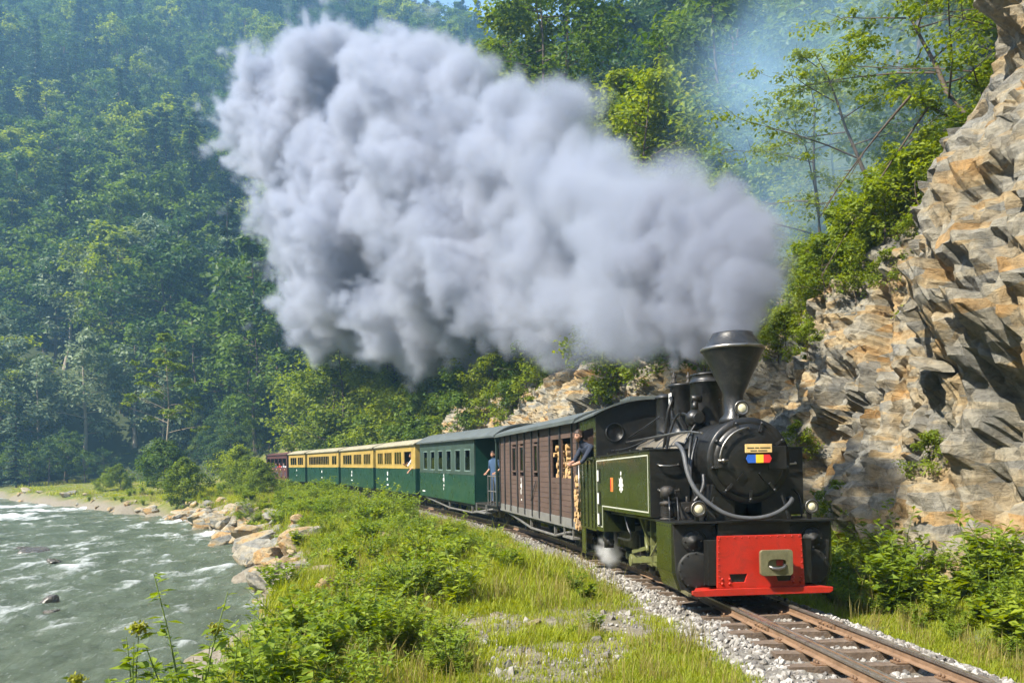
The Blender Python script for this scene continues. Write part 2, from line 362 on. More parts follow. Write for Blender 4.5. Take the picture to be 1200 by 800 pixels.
def ground_h(x, y):
    x = np.asarray(x, float).ravel(); y = np.asarray(y, float).ravel()
    d, s = track_sd(x, y); e = shore_sd(x, y) + 0.9 * fbm(np.c_[x, y] / 3.1, 3, 3)
    zr = railz(y) - 0.30
    n1 = fbm(np.c_[x, y] / 2.3, 4, 11); n2 = fbm(np.c_[x, y] / 14.0, 4, 21)
    # river side
    a = np.clip(-d, 0, None)
    plateau = zr + 0.05 - 0.62 * smooth01(a, 4.5, 16) + 0.16 * n1 * smooth01(a, 1.7, 3.2) + 0.25 * n2 * smooth01(a, 5, 14)
    bank = WATER + 0.10 + 0.52 * e + 0.16 * n1 * np.clip(e, 0, 1)
    zl = smin(plateau, bank, 0.5)
    bed = WATER - 0.15 + 0.25 * np.clip(e, -4, 0) + 0.10 * n1
    zl = np.where(e < 0, np.minimum(bed, zl), zl)
    # cliff side
    cf = cliff_foot(s); ct = cliff_top(s)
    verge = zr + 0.12 * n1 * smooth01(d, 1.6, 2.4) + 0.55 * smooth01(d, 1.9, cf + 0.3)
    face = 0.1 + (d - cf - 1.1) * 2.6
    up = ct - 0.55 + (d - cf - 3.0) * 0.92 + 1.5 * n2 * smooth01(d, 6, 12) + 0.4 * n1 * smooth01(d, 5, 7)
    up = np.where(d > 60, ct + 52 + smin((d - 60) * 0.62, 150 + 0 * d, 30) + n2 * 6, up)
    zrr = np.maximum(verge, np.minimum(face, up))
    z = np.where(d < 0, zl, zrr)
    # the wooded mountain across the river bend: a near spur and the high slope behind it
    n3 = fbm(np.c_[x, y] / 60.0, 4, 31)
    spur = smin(0.86 * (y - 124) + 7 * n3, 1.55 * (-34 - x - 0.02 * (y - 124)) + 10 * n3, 14)
    spur = smin(spur, 150 + 0.10 * np.clip(y - 124, 0, 300) + 8 * n3, 20)
    cap = 192 + 0.75 * np.clip(-40 - x, -60, 90)
    far = smin(1.0 * (y - 158) + 12 * n3, cap + 8 * n3, 30)
    across = np.where(shore_sd(x, y) < 0, smin(0.85 * (-shore_sd(x, y) - 62) + 6 * n3, 190 + 0 * x, 20), -99)
    hill = np.maximum(np.maximum(spur, far), np.maximum(across, -99))
    hill = np.where(d > 0, np.minimum(hill, 4 + 0.9 * (d + 40)), hill)
    return np.maximum(z, np.where(y > 60, hill, np.where(across > 0, across, -99)))

ang = np.r_[np.linspace(-52, 52, 380)[:-1], np.linspace(52, 308, 90)[:-1]]
rad = np.r_[0.0, 0.8 * (700 / 0.8) ** (np.arange(290) / 289)]
AA, RR = np.meshgrid(np.radians(ang), rad[1:])
gx = np.r_[0.0, (RR * np.sin(AA)).ravel()]; gy = np.r_[0.0, (RR * np.cos(AA)).ravel()]
gz = ground_h(gx, gy)
na = len(ang); nr = len(rad) - 1
ii, jj = np.meshgrid(np.arange(nr - 1), np.arange(na), indexing='ij'); j2 = (jj + 1) % na
F = np.stack([1 + ii * na + jj, 1 + (ii + 1) * na + jj, 1 + (ii + 1) * na + j2, 1 + ii * na + j2], -1).reshape(-1, 4)[:, ::-1]
F = np.r_[F, np.stack([np.zeros(na, int), 1 + np.arange(na), 1 + (np.arange(na) + 1) % na, 1 + (np.arange(na) + 1) % na], -1)[:0]]
gd, gs = track_sd(gx, gy); ge = shore_sd(gx, gy)
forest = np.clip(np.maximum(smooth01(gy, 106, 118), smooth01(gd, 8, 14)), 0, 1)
m, nt, out = newmat('ground'); L = nt.links
tc = N(nt, 'ShaderNodeTexCoord'); at1 = N(nt, 'ShaderNodeAttribute', attribute_name='stony'); at2 = N(nt, 'ShaderNodeAttribute', attribute_name='forest')
n1 = N(nt, 'ShaderNodeTexNoise', i_Scale=0.55, i_Detail=9.0, i_Roughness=0.7); n2 = N(nt, 'ShaderNodeTexNoise', i_Scale=9.0, i_Detail=6.0, i_Roughness=0.7)
for q in (n1, n2): L.new(tc.outputs['Object'], q.inputs['Vector'])
g1 = ramp(nt, n1.outputs[0], [(0.36, (0.085, 0.115, 0.020)), (0.50, (0.140, 0.150, 0.035)), (0.62, (0.235, 0.185, 0.095))])
g2 = ramp(nt, n2.outputs[0], [(0.3, (0.12, 0.10, 0.07)), (0.7, (0.27, 0.24, 0.185))])
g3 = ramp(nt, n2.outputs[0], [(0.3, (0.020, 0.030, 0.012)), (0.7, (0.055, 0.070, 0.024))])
mx1 = N(nt, 'ShaderNodeMix', data_type='RGBA'); L.new(at1.outputs['Fac'], mx1.inputs[0]); L.new(g1.outputs[0], mx1.inputs[6]); L.new(g2.outputs[0], mx1.inputs[7])
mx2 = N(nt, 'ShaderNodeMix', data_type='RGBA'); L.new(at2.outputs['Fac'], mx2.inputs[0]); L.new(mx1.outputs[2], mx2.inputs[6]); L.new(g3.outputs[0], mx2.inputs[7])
p = N(nt, 'ShaderNodeBsdfPrincipled', i_Roughness=0.95); p.inputs['Specular IOR Level'].default_value = 0.2
L.new(mx2.outputs[2], p.inputs['Base Color'])
b = N(nt, 'ShaderNodeBump', i_Strength=0.9, i_Distance=0.05); L.new(n2.outputs[0], b.inputs['Height']); L.new(b.outputs[0], p.inputs['Normal']); L.new(p.outputs[0], out.inputs[0])
me = fastmesh('ground', np.c_[gx, gy, gz], F, 'ground', smooth=True)
stony = np.clip(1 - np.where(gy > 58, smooth01(ge, 0.2, 1.4), smooth01(ge, 1.0, 3.6)), 0, 1); stony = np.maximum(stony, 1 - smooth01(np.abs(gd), 1.6, 2.3)) * (gy < 115)
stony = np.maximum(stony, 0.9 * (smooth01(fbm(np.c_[gx, gy] / 1.7, 3, 77), 0.25, 0.6)) * (ge > 0) * (gd < 0) * (gy < 16) * (gd > -6))
PATCH = ((0.45, 8.7, 0.9, 1.0), (-0.25, 11.0, 0.7, 1.2), (-1.6, 15.5, 0.8, 1.3), (1.3, 10.6, 0.4, 0.9))
def bare(x, y): return np.max([np.exp(-(((x - a) / c) ** 2 + ((y - b) / d) ** 2)) for a, b, c, d in PATCH], axis=0) + 0.25 * fbm(np.c_[x, y] / 0.6, 3, 71)
stony = np.maximum(stony, 0.9 * smooth01(bare(gx, gy), 0.35, 0.6))
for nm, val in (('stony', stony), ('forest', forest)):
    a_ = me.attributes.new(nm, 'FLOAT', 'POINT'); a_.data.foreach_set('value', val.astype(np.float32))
link('ground', me, kind='structure')

# ------------------------------------------------------------------ river: a sheet with real waves, foam on the rapids
m, nt, out = newmat('river'); L = nt.links
tc = N(nt, 'ShaderNodeTexCoord'); mp = N(nt, 'ShaderNodeMapping'); mp.inputs['Rotation'].default_value = (0, 0, R(-28)); mp.inputs['Scale'].default_value = (1.5, 0.55, 1)
L.new(tc.outputs['Object'], mp.inputs[0])
nf = N(nt, 'ShaderNodeTexNoise', i_Scale=0.55, i_Detail=8.0, i_Roughness=0.66, i_Distortion=0.7); L.new(mp.outputs[0], nf.inputs['Vector'])
nb = N(nt, 'ShaderNodeTexNoise', i_Scale=0.09, i_Detail=3.0); L.new(tc.outputs['Object'], nb.inputs['Vector'])
nm_ = N(nt, 'ShaderNodeTexNoise', i_Scale=3.4, i_Detail=9.0, i_Roughness=0.8, i_Distortion=0.4); L.new(mp.outputs[0], nm_.inputs['Vector'])
fo = N(nt, 'ShaderNodeAttribute', attribute_name='foam')
sm_ = N(nt, 'ShaderNodeMath', operation='MULTIPLY_ADD', i_1=0.45, i_2=0.0); L.new(nb.outputs[0], sm_.inputs[0])
s2 = N(nt, 'ShaderNodeMath', operation='ADD'); L.new(nf.outputs[0], s2.inputs[0]); L.new(sm_.outputs[0], s2.inputs[1])
s3 = N(nt, 'ShaderNodeMath', operation='MULTIPLY_ADD', i_1=0.55); L.new(nm_.outputs[0], s3.inputs[0]); L.new(s2.outputs[0], s3.inputs[2])
s4 = N(nt, 'ShaderNodeMath', operation='ADD'); L.new(s3.outputs[0], s4.inputs[0]); L.new(fo.outputs['Fac'], s4.inputs[1])
fm0 = N(nt, 'ShaderNodeMapRange', i_1=1.09, i_2=1.36, i_3=0.0, i_4=0.75); L.new(s4.outputs[0], fm0.inputs[0])
nk = N(nt, 'ShaderNodeTexNoise', i_Scale=7.5, i_Detail=6.0, i_Roughness=0.75, i_Distortion=0.5); L.new(mp.outputs[0], nk.inputs['Vector'])
fk = N(nt, 'ShaderNodeMapRange', i_1=0.60, i_2=0.72, i_3=0.0, i_4=0.45); L.new(nk.outputs[0], fk.inputs[0])
fm = N(nt, 'ShaderNodeMath', operation='MAXIMUM', use_clamp=True); L.new(fm0.outputs[0], fm.inputs[0]); L.new(fk.outputs[0], fm.inputs[1])
wc = ramp(nt, nf.outputs[0], [(0.3, (0.075, 0.092, 0.058)), (0.55, (0.125, 0.152, 0.102)), (0.75, (0.19, 0.21, 0.15))])
pw = N(nt, 'ShaderNodeBsdfPrincipled', i_Roughness=0.10, i_IOR=1.33); L.new(wc.outputs[0], pw.inputs['Base Color'])
b1 = N(nt, 'ShaderNodeBump', i_Strength=1.0, i_Distance=0.10); L.new(nm_.outputs[0], b1.inputs['Height']); L.new(b1.outputs[0], pw.inputs['Normal'])
pf = N(nt, 'ShaderNodeBsdfPrincipled', i_Roughness=0.6); pf.inputs['Base Color'].default_value = (0.82, 0.85, 0.85, 1); L.new(b1.outputs[0], pf.inputs['Normal'])
mx = N(nt, 'ShaderNodeMixShader'); L.new(fm.outputs[0], mx.inputs[0]); L.new(pw.outputs[0], mx.inputs[1]); L.new(pf.outputs[0], mx.inputs[2]); L.new(mx.outputs[0], out.inputs[0])
wr = 8.0 * (300 / 8.0) ** (np.arange(520) / 519); wa = np.radians(np.linspace(-70, 4, 300))
WA, WR = np.meshgrid(wa, wr); wx = (WR * np.sin(WA)).ravel(); wy = (WR * np.cos(WA)).ravel()
c28, s28 = math.cos(R(28)), math.sin(R(28)); uu = wx * c28 - wy * s28; vv = wx * s28 + wy * c28       # across / along the flow
rap = fbm(np.c_[uu / 5.5, vv / 8.5], 3, 51)
amp = 0.55 + 0.75 * smooth01(rap, -0.1, 0.7)
wz = amp * (0.15 * fbm(np.c_[uu / 0.75, vv / 1.4], 4, 41, 0.7) + 0.09 * np.abs(fbm(np.c_[uu / 1.6, vv / 2.6], 3, 45)))
fade = 1 - 0.75 * smooth01(WR.ravel(), 40, 130)
wz = wz * fade
foam = 0.20 * smooth01(rap, -0.1, 0.7) + 1.9 * np.clip(wz - 0.05, 0, 0.2)
nr_, na_ = WR.shape
ii, jj = np.meshgrid(np.arange(nr_ - 1), np.arange(na_ - 1), indexing='ij')
F = np.stack([ii * na_ + jj, ii * na_ + jj + 1, (ii + 1) * na_ + jj + 1, (ii + 1) * na_ + jj], -1).reshape(-1, 4)
me = fastmesh('river', np.c_[wx, wy, WATER + wz], F, 'river', smooth=True)
a_ = me.attributes.new('foam', 'FLOAT', 'POINT'); a_.data.foreach_set('value', foam.astype(np.float32))
link('river', me, kind='structure')

# ------------------------------------------------------------------ cliff: fractured blocks in tilted strata
def cells(p, size, seed, tilt):
    """nearest jittered seed: per-cell plane (offset + gradient)"""
    q = p / size; i0 = np.floor(q).astype(np.int64); best = np.full(len(p), 1e9); res = np.zeros(len(p))
    for dx in (-1, 0, 1):
        for dy in (-1, 0, 1):
            c = i0 + (dx, dy)
            h = (c[:, 0] * 73856093 ^ c[:, 1] * 19349663 ^ (seed * 83492791)) & 0x7fffffff
            r = []
            for k in range(5):
                h = (h * 1103515245 + 12345 + k) & 0x7fffffff; r.append(((h >> 8) & 0xffff) / 65535.0)
            cx = c[:, 0] + 0.1 + 0.8 * r[0]; cyy = c[:, 1] + 0.1 + 0.8 * r[1]
            dd = np.maximum(np.abs(q[:, 0] - cx), np.abs(q[:, 1] - cyy)) + 0.35 * np.hypot(q[:, 0] - cx, q[:, 1] - cyy)
            val = (r[2] - 0.5) * 2 + tilt * ((r[3] - 0.5) * 2 * (q[:, 0] - cx) + (r[4] - 0.5) * 2 * (q[:, 1] - cyy))
            k_ = dd < best; best = np.where(k_, dd, best); res = np.where(k_, val, res)
    return res
m, nt, out = newmat('rock'); L = nt.links
ge_ = N(nt, 'ShaderNodeNewGeometry'); oi = N(nt, 'ShaderNodeObjectInfo')
n1 = N(nt, 'ShaderNodeTexNoise', i_Scale=0.55, i_Detail=7.0, i_Roughness=0.6, i_Distortion=0.8); n2 = N(nt, 'ShaderNodeTexNoise', i_Scale=5.5, i_Detail=10.0, i_Roughness=0.76, i_Distortion=0.6)
mp = N(nt, 'ShaderNodeMapping'); mp.inputs['Rotation'].default_value = (R(20), R(38), 0); mp.inputs['Scale'].default_value = (0.8, 0.8, 3.5)
L.new(ge_.outputs['Position'], mp.inputs[0]); n3 = N(nt, 'ShaderNodeTexNoise', i_Scale=1.2, i_Detail=7.0, i_Roughness=0.65); L.new(mp.outputs[0], n3.inputs['Vector'])
L.new(ge_.outputs['Position'], n1.inputs['Vector']); L.new(ge_.outputs['Position'], n2.inputs['Vector'])
v1 = N(nt, 'ShaderNodeTexVoronoi', i_Scale=1.5); L.new(mp.outputs[0], v1.inputs['Vector'])
vr = N(nt, 'ShaderNodeSeparateColor'); L.new(v1.outputs['Color'], vr.inputs[0])
ad = N(nt, 'ShaderNodeMath', operation='MULTIPLY_ADD', i_1=0.34, i_2=-0.17); L.new(vr.outputs[0], ad.inputs[0])
ad2 = N(nt, 'ShaderNodeMath', operation='ADD'); L.new(n1.outputs[0], ad2.inputs[0]); L.new(ad.outputs[0], ad2.inputs[1])
oj = N(nt, 'ShaderNodeMath', operation='MULTIPLY_ADD', i_1=0.16, i_2=-0.08); L.new(oi.outputs['Random'], oj.inputs[0])
ad3 = N(nt, 'ShaderNodeMath', operation='ADD'); L.new(ad2.outputs[0], ad3.inputs[0]); L.new(oj.outputs[0], ad3.inputs[1])
c1 = ramp(nt, ad3.outputs[0], [(0.26, (0.25, 0.245, 0.22)), (0.42, (0.34, 0.31, 0.24)), (0.55, (0.40, 0.31, 0.18)), (0.68, (0.42, 0.255, 0.10)), (0.80, (0.34, 0.30, 0.22))])
c2 = ramp(nt, n2.outputs[0], [(0.30, (0.28, 0.27, 0.24)), (0.50, (0.9, 0.9, 0.88)), (0.75, (1.35, 1.32, 1.25))])
mxa = N(nt, 'ShaderNodeMix', data_type='RGBA', blend_type='MULTIPLY', i_0=0.85); L.new(c1.outputs[0], mxa.inputs[6]); L.new(c2.outputs[0], mxa.inputs[7])
c3 = ramp(nt, n3.outputs[0], [(0.40, (0.55, 0.52, 0.50)), (0.52, (1, 1, 1))])
mxb = N(nt, 'ShaderNodeMix', data_type='RGBA', blend_type='MULTIPLY', i_0=0.45); L.new(mxa.outputs[2], mxb.inputs[6]); L.new(c3.outputs[0], mxb.inputs[7])
p = N(nt, 'ShaderNodeBsdfPrincipled', i_Roughness=0.85); p.inputs['Specular IOR Level'].default_value = 0.3; L.new(mxb.outputs[2], p.inputs['Base Color'])
b1 = N(nt, 'ShaderNodeBump', i_Strength=1.0, i_Distance=0.09); L.new(n2.outputs[0], b1.inputs['Height'])
b2 = N(nt, 'ShaderNodeBump', i_Strength=0.8, i_Distance=0.10); L.new(n3.outputs[0], b2.inputs['Height']); L.new(b1.outputs[0], b2.inputs['Normal']); L.new(b2.outputs[0], p.inputs['Normal']); L.new(p.outputs[0], out.inputs[0])

def cliff_point(s, t):
    """t 0..1 from foot to lip, above 1 along the ledge on top; arrays -> xyz and outward direction"""
    cf = cliff_foot(s); ct = cliff_top(s); z0 = railz(np.interp(s, TKS, TK[:, 1])) - 0.5
    tt = np.clip(t, 0, 1); over = np.clip(t - 1, 0, None)
    lean = 2.5 * (tt ** 1.1) + over * 5.0
    z = z0 + (ct - z0) * tt + over * 3.2
    d = cf + lean
    # strata run up towards the camera, cut by steep joints
    u = s * 0.62 + z * 0.78; v = -s * 0.78 + z * 0.62
    P = np.c_[u, v * 1.5]
    bulge = 0.9 * fbm(np.c_[s / 5.0, z / 4.0], 3, 61) * smooth01(tt, 0.0, 0.3)
    near = np.exp(-((s - 1.6) / 2.4) ** 2) * smooth01(z, 2.8, 5.0) * 1.0             # overhanging buttress
    disp = bulge + near + 0.42 * cells(P, 2.8, 5, 0.9) + 0.20 * cells(P, 1.2, 6, 1.1) + 0.15 * cells(P, 0.55, 8, 0.8) + 0.075 * cells(P, 0.26, 9, 0.7) - 0.16 * np.clip(np.abs(fbm(np.c_[u / 1.6, v / 0.6], 3, 67)) * -5 + 1, 0, 1) + 0.07 * fbm(np.c_[u * 0.9, v * 2.4], 5, 66, 0.6)
    disp = disp * (0.25 + 0.75 * smooth01(tt, 0.0, 0.18)) * (1 - 0.6 * np.clip(over, 0, 1))
    d = d - disp; z = z + 0.36 * disp
    d = np.maximum(d, 2.35)
    x = np.interp(s, TKS, TK[:, 0]); y = np.interp(s, TKS, TK[:, 1]); tx = np.interp(s, TKS, TKT[:, 0]); ty = np.interp(s, TKS, TKT[:, 1])
    return np.c_[x + ty * d, y - tx * d, z]
cs = np.r_[np.arange(-16, -7, 0.14), np.arange(-7, 12, 0.065), np.arange(12, 30, 0.11), np.arange(30, 75, 0.22)]; ct_ = np.r_[np.linspace(0, 1, 105), np.linspace(1.03, 1.6, 16)]
CS, CT = np.meshgrid(cs, ct_); P = cliff_point(CS.ravel(), CT.ravel()); a, b_ = CS.shape
Q = P.reshape(a, b_, 3); Q[1:-1, 1:-1] = 0.78 * Q[1:-1, 1:-1] + 0.055 * (Q[:-2, 1:-1] + Q[2:, 1:-1] + Q[1:-1, :-2] + Q[1:-1, 2:]); P = Q.reshape(-1, 3)
ii, jj = np.meshgrid(np.arange(a - 1), np.arange(b_ - 1), indexing='ij')
F = np.stack([ii * b_ + jj, ii * b_ + jj + 1, (ii + 1) * b_ + jj + 1, (ii + 1) * b_ + jj], -1).reshape(-1, 4)
cliff = link('cliff', fastmesh('cliff', P, F, 'rock'), kind='structure')

def rock_mesh(name, seed, sub=2, planes=16, sc=(1, 1, 1), rnd=0.03, mat='rock', smooth=False):
    r = np.random.default_rng(seed); bm = bmesh.new(); bmesh.ops.create_icosphere(bm, subdivisions=sub, radius=1)
    n = r.normal(size=(planes, 3)); n /= np.linalg.norm(n, axis=1)[:, None]; h = r.uniform(0.55, 0.95, planes)
    for v in bm.verts:
        u = np.array(v.co); c = n @ u; k = np.where(c > 0.05, h / np.maximum(c, 0.05), 9); rr = min(1.15, np.sort(k)[0]) * (1 + rnd * r.normal())
        v.co = Vector(u * rr * np.array(sc))
    me = bpy.data.meshes.new(name); bm.to_mesh(me); bm.free(); me.materials.append(MATS[mat])
    me.polygons.foreach_set('use_smooth', np.full(len(me.polygons), smooth)); return me
slabs = [rock_mesh('rock', 100 + i, 2, 9, (1, 0.62, 0.38), 0.015) for i in range(7)]
r_ = np.random.default_rng(5)
for i in range(80):
    s = float(r_.choice([r_.uniform(-7, 6), r_.uniform(4, 30), r_.uniform(20, 60)], p=[0.5, 0.3, 0.2])); t = float(r_.uniform(0.02, 1.02))
    q = cliff_point(np.array([s]), np.array([t]))[0]
    o = link('rock', slabs[i % 7], cliff, q); k = r_.uniform(0.12, 0.42) * (1.0 if s < 12 else 1.4)
    o.scale = (k * r_.uniform(0.8, 1.5), k * r_.uniform(0.7, 1.1), k * r_.uniform(0.7, 1.2))
    o.rotation_euler = (R(r_.uniform(-20, 20)), R(-38 + r_.uniform(-16, 16)), R(90 + r_.uniform(-25, 25)) if r_.random() < 0.6 else R(r_.uniform(0, 180)))

# ------------------------------------------------------------------ permanent way
track = bpy.data.objects.new('railway_track', None); COL.objects.link(track); track['kind'] = 'structure'
def sweep(name, prof, ss, lat, mats, parent, head_faces=()):
    V = []; k = len(prof)
    for s in ss:
        for (a, h) in prof: V.append(tpos(s, lat + a, h))
    F = []; M_ = []
    for i in range(len(ss) - 1):
        for j in range(k):
            F.append((i * k + j, i * k + (j + 1) % k, (i + 1) * k + (j + 1) % k, (i + 1) * k + j)); M_.append(1 if j in head_faces else 0)
    mb = MB(); mb.v = [tuple(v) for v in V]; mb.f = F; mb.m = M_; mb.s = [False] * len(F)
    mb.f += [tuple(range(k)), tuple((len(ss) - 1) * k + j for j in reversed(range(k)))]; mb.m += [0, 0]; mb.s += [False, False]
    return mb.build(name, mats, parent)
RAILP = [(-0.045, -0.115), (0.045, -0.115), (0.045, -0.105), (0.008, -0.09), (0.008, -0.035), (0.026, -0.028), (0.026, -0.004), (0.020, 0.0), (-0.020, 0.0), (-0.026, -0.004), (-0.026, -0.028), (-0.008, -0.035), (-0.008, -0.09), (-0.045, -0.105)]
G = 0.392
ss = list(np.arange(-22, 92, 0.5))
for sd_ in (-1, 1): sweep('rail', RAILP, ss, sd_ * G, ['rail_side', 'rail_head'], track, (5, 6, 7, 8, 9))
sweep('guard_rail', [(a * 0.8, h * 0.9 - 0.012) for a, h in RAILP], list(np.arange(-14, 4, 0.5)), -G + 0.105, ['rail_side', 'rail_head'], track, (6, 7, 8))
slm = []
for k in range(4):
    mb = MB(); r_ = np.random.default_rng(40 + k)
    xs = np.linspace(-0.74, 0.74, 7); V = []; 
    for x_ in xs:
        for (yy, zz) in ((-0.095, -0.14), (0.095, -0.14), (0.095, 0.0), (-0.095, 0.0)): V.append((x_ + r_.normal() * 0.008, yy + r_.normal() * 0.006, zz + r_.normal() * 0.005))
    Fs = [(i * 4 + j, i * 4 + (j + 1) % 4, (i + 1) * 4 + (j + 1) % 4, (i + 1) * 4 + j) for i in range(6) for j in range(4)] + [(0, 3, 2, 1), (24, 25, 26, 27)]
    mb.add(V, Fs); slm.append(mb.mesh('sleeper', 'sleeper'))
mb = MB(); mb.box(-0.09, 0.09, -0.07, 0.07, 0, 0.014)
for a in (-0.06, 0.06): mb.cyl((a, -0.03, 0.01), (a, -0.03, 0.045), 0.014, n=6); mb.cyl((a, 0.03, 0.01), (a, 0.03, 0.045), 0.014, n=6)
fast_ = mb.mesh('rail_fastening', 'rusty_iron')
r_ = np.random.default_rng(3)
for i in range(92):
    s = -15 + i * 0.58 + r_.normal() * 0.03
    M, _l = car_matrix(s, s + 0.6); o = bpy.data.objects.new('sleeper', slm[i % 4]); COL.objects.link(o); o.parent = track
    M = M @ Matrix.Translation((r_.normal() * 0.03, 0, -0.128)) @ Matrix.Rotation(r_.normal() * 0.02, 4, 'Z'); o.matrix_world = M
    if s < 2:
        for sd_ in (-1, 1):
            f_ = bpy.data.objects.new('rail_fastening', fast_); COL.objects.link(f_); f_.parent = o; f_.location = (sd_ * G, 0, 0.002)
for sd_ in (-1, 1):                                                    # fishplates at a rail joint ahead of the engine
    mb = MB()
    for q in (-1, 1): mb.box(q * 0.010, q * 0.026, -0.22, 0.22, -0.088, -0.036)
    for b_ in (-0.15, -0.05, 0.05, 0.15): mb.cyl((-0.045, b_, -0.062), (0.045, b_, -0.062), 0.013, n=6)
    o = mb.build('fishplate', 'rusty_iron', track); M, _l = car_matrix(-1.05, -0.5); o.matrix_world = M @ Matrix.Translation((sd_ * G, 0, 0))
# ballast bed (one shaped sheet) under the loose stones
paint('ballast_bed', (0.17, 0.155, 0.13), 0.95, var=0.5, scale=24, dirt=(0.12, 0.105, 0.085), dirt_amt=0.7, bump=1.0, bscale=60)
prof = [(-1.60, -0.42), (-1.25, -0.27), (-0.90, -0.165), (-0.5, -0.205), (0, -0.215), (0.5, -0.205), (0.85, -0.165), (1.15, -0.27), (1.6, -0.42)]
ss = np.arange(-20, 90, 0.16); SS, KK = np.meshgrid(ss, np.arange(len(prof)), indexing='ij')
V = np.array([tuple(tpos(s, a, h)) for s in ss for a, h in prof]); V[:, 2] += 0.03 * fbm(V[:, :2] * 4, 2, 91)
k = len(prof); ii, jj = np.meshgrid(np.arange(len(ss) - 1), np.arange(k - 1), indexing='ij')
F = np.stack([ii * k + jj, ii * k + jj + 1, (ii + 1) * k + jj + 1, (ii + 1) * k + jj], -1).reshape(-1, 4)
link('ballast_bed', fastmesh('ballast_bed', V, F, 'ballast_bed', smooth=True), kind='structure')

# ------------------------------------------------------------------ scatter of uncountable things (geometry nodes)
def scatter(name, P, rot, scl, idx, protos, label, cat):
    pc = bpy.data.collections.new(name + '_kinds')
    for i, me in enumerate(protos): pc.objects.link(bpy.data.objects.new('%s_%02d' % (name, i), me))
    me = bpy.data.meshes.new(name); n = len(P); me.vertices.add(n); me.vertices.foreach_set('co', np.asarray(P, np.float32).ravel())
    for nm, ty, fld, arr in (('rot', 'FLOAT_VECTOR', 'vector', rot), ('scl', 'FLOAT_VECTOR', 'vector', scl)):
        me.attributes.new(nm, ty, 'POINT').data.foreach_set(fld, np.asarray(arr, np.float32).ravel())
    me.attributes.new('idx', 'INT', 'POINT').data.foreach_set('value', np.asarray(idx, np.int32))
    o = link(name, me); tag(o, label, cat, kind='stuff')
    ng = bpy.data.node_groups.new(name, 'GeometryNodeTree'); ng.interface.new_socket('Geometry', in_out='INPUT', socket_type='NodeSocketGeometry'); ng.interface.new_socket('Geometry', in_out='OUTPUT', socket_type='NodeSocketGeometry')
    gi = ng.nodes.new('NodeGroupInput'); go = ng.nodes.new('NodeGroupOutput')
    ci = ng.nodes.new('GeometryNodeCollectionInfo'); ci.inputs['Collection'].default_value = pc; ci.inputs['Separate Children'].default_value = True; ci.inputs['Reset Children'].default_value = True
    ip = ng.nodes.new('GeometryNodeInstanceOnPoints'); ip.inputs['Pick Instance'].default_value = True
    def na(nm, ty):
        q = ng.nodes.new('GeometryNodeInputNamedAttribute'); q.data_type = ty; q.inputs['Name'].default_value = nm; return q.outputs['Attribute']
    e2r = ng.nodes.new('FunctionNodeEulerToRotation'); ng.links.new(na('rot', 'FLOAT_VECTOR'), e2r.inputs[0])
    ng.links.new(gi.outputs[0], ip.inputs['Points']); ng.links.new(ci.outputs[0], ip.inputs['Instance']); ng.links.new(na('idx', 'INT'), ip.inputs['Instance Index'])
    ng.links.new(e2r.outputs[0], ip.inputs['Rotation']); ng.links.new(na('scl', 'FLOAT_VECTOR'), ip.inputs['Scale']); ng.links.new(ip.outputs[0], go.inputs[0])
    md = o.modifiers.new('scatter', 'NODES'); md.node_group = ng; return o
paint('stone_a', (0.25, 0.235, 0.21), 0.85, var=0.3, scale=6); paint('stone_b', (0.19, 0.17, 0.145), 0.85, var=0.3, scale=6); paint('stone_c', (0.36, 0.34, 0.31), 0.85, var=0.2, scale=6); paint('stone_d', (0.12, 0.11, 0.10), 0.85, var=0.3, scale=6)
st = [rock_mesh('stone', 300 + i, 1, 8, (1, 0.8, 0.65), 0.03, 'stone_' + 'abcdac'[i]) for i in range(6)]
r_ = np.random.default_rng(12); n = 15000
s = np.where(r_.random(n) < 0.75, r_.uniform(-6, 8, n), r_.uniform(5, 22, n)); lat = r_.uniform(-1.50, 1.2, n)
bedh = np.interp(lat, [q[0] for q in prof], [q[1] for q in prof])
keep = np.abs(np.abs(lat) - G) > 0.05; keep &= ~((lat < -1.2) & (r_.random(n) < 0.6)); keep &= ~((np.abs(lat) < 0.7) & (np.abs(((s + 15) / 0.58 + 0.5) % 1 - 0.5) < 0.17) & (r_.random(n) < 0.85))
P = np.array([tuple(tpos(a, b_, c)) for a, b_, c in zip(s[keep], lat[keep], bedh[keep])]); k = len(P)
sz = r_.uniform(0.018, 0.047, k); P[:, 2] += sz * 0.3
scatter('gravel', P, r_.uniform(0, 6.28, (k, 3)), np.c_[sz, sz, sz] * r_.uniform(0.8, 1.3, (k, 3)), r_.integers(0, 6, k), st, 'loose pale grey ballast stones between and beside the rails', 'gravel')
# ================================================================== THE STEAM LOCOMOTIVE (local: +x cliff side, +y towards the rear, z from rail top)
ML, _l = car_matrix(0.0, 6.5)
loco = empty('steam_locomotive', 'black and olive green steam tank locomotive with wide funnel and red buffer beam', 'locomotive', ML)
LB, LG = 'loco_black', 'loco_green'
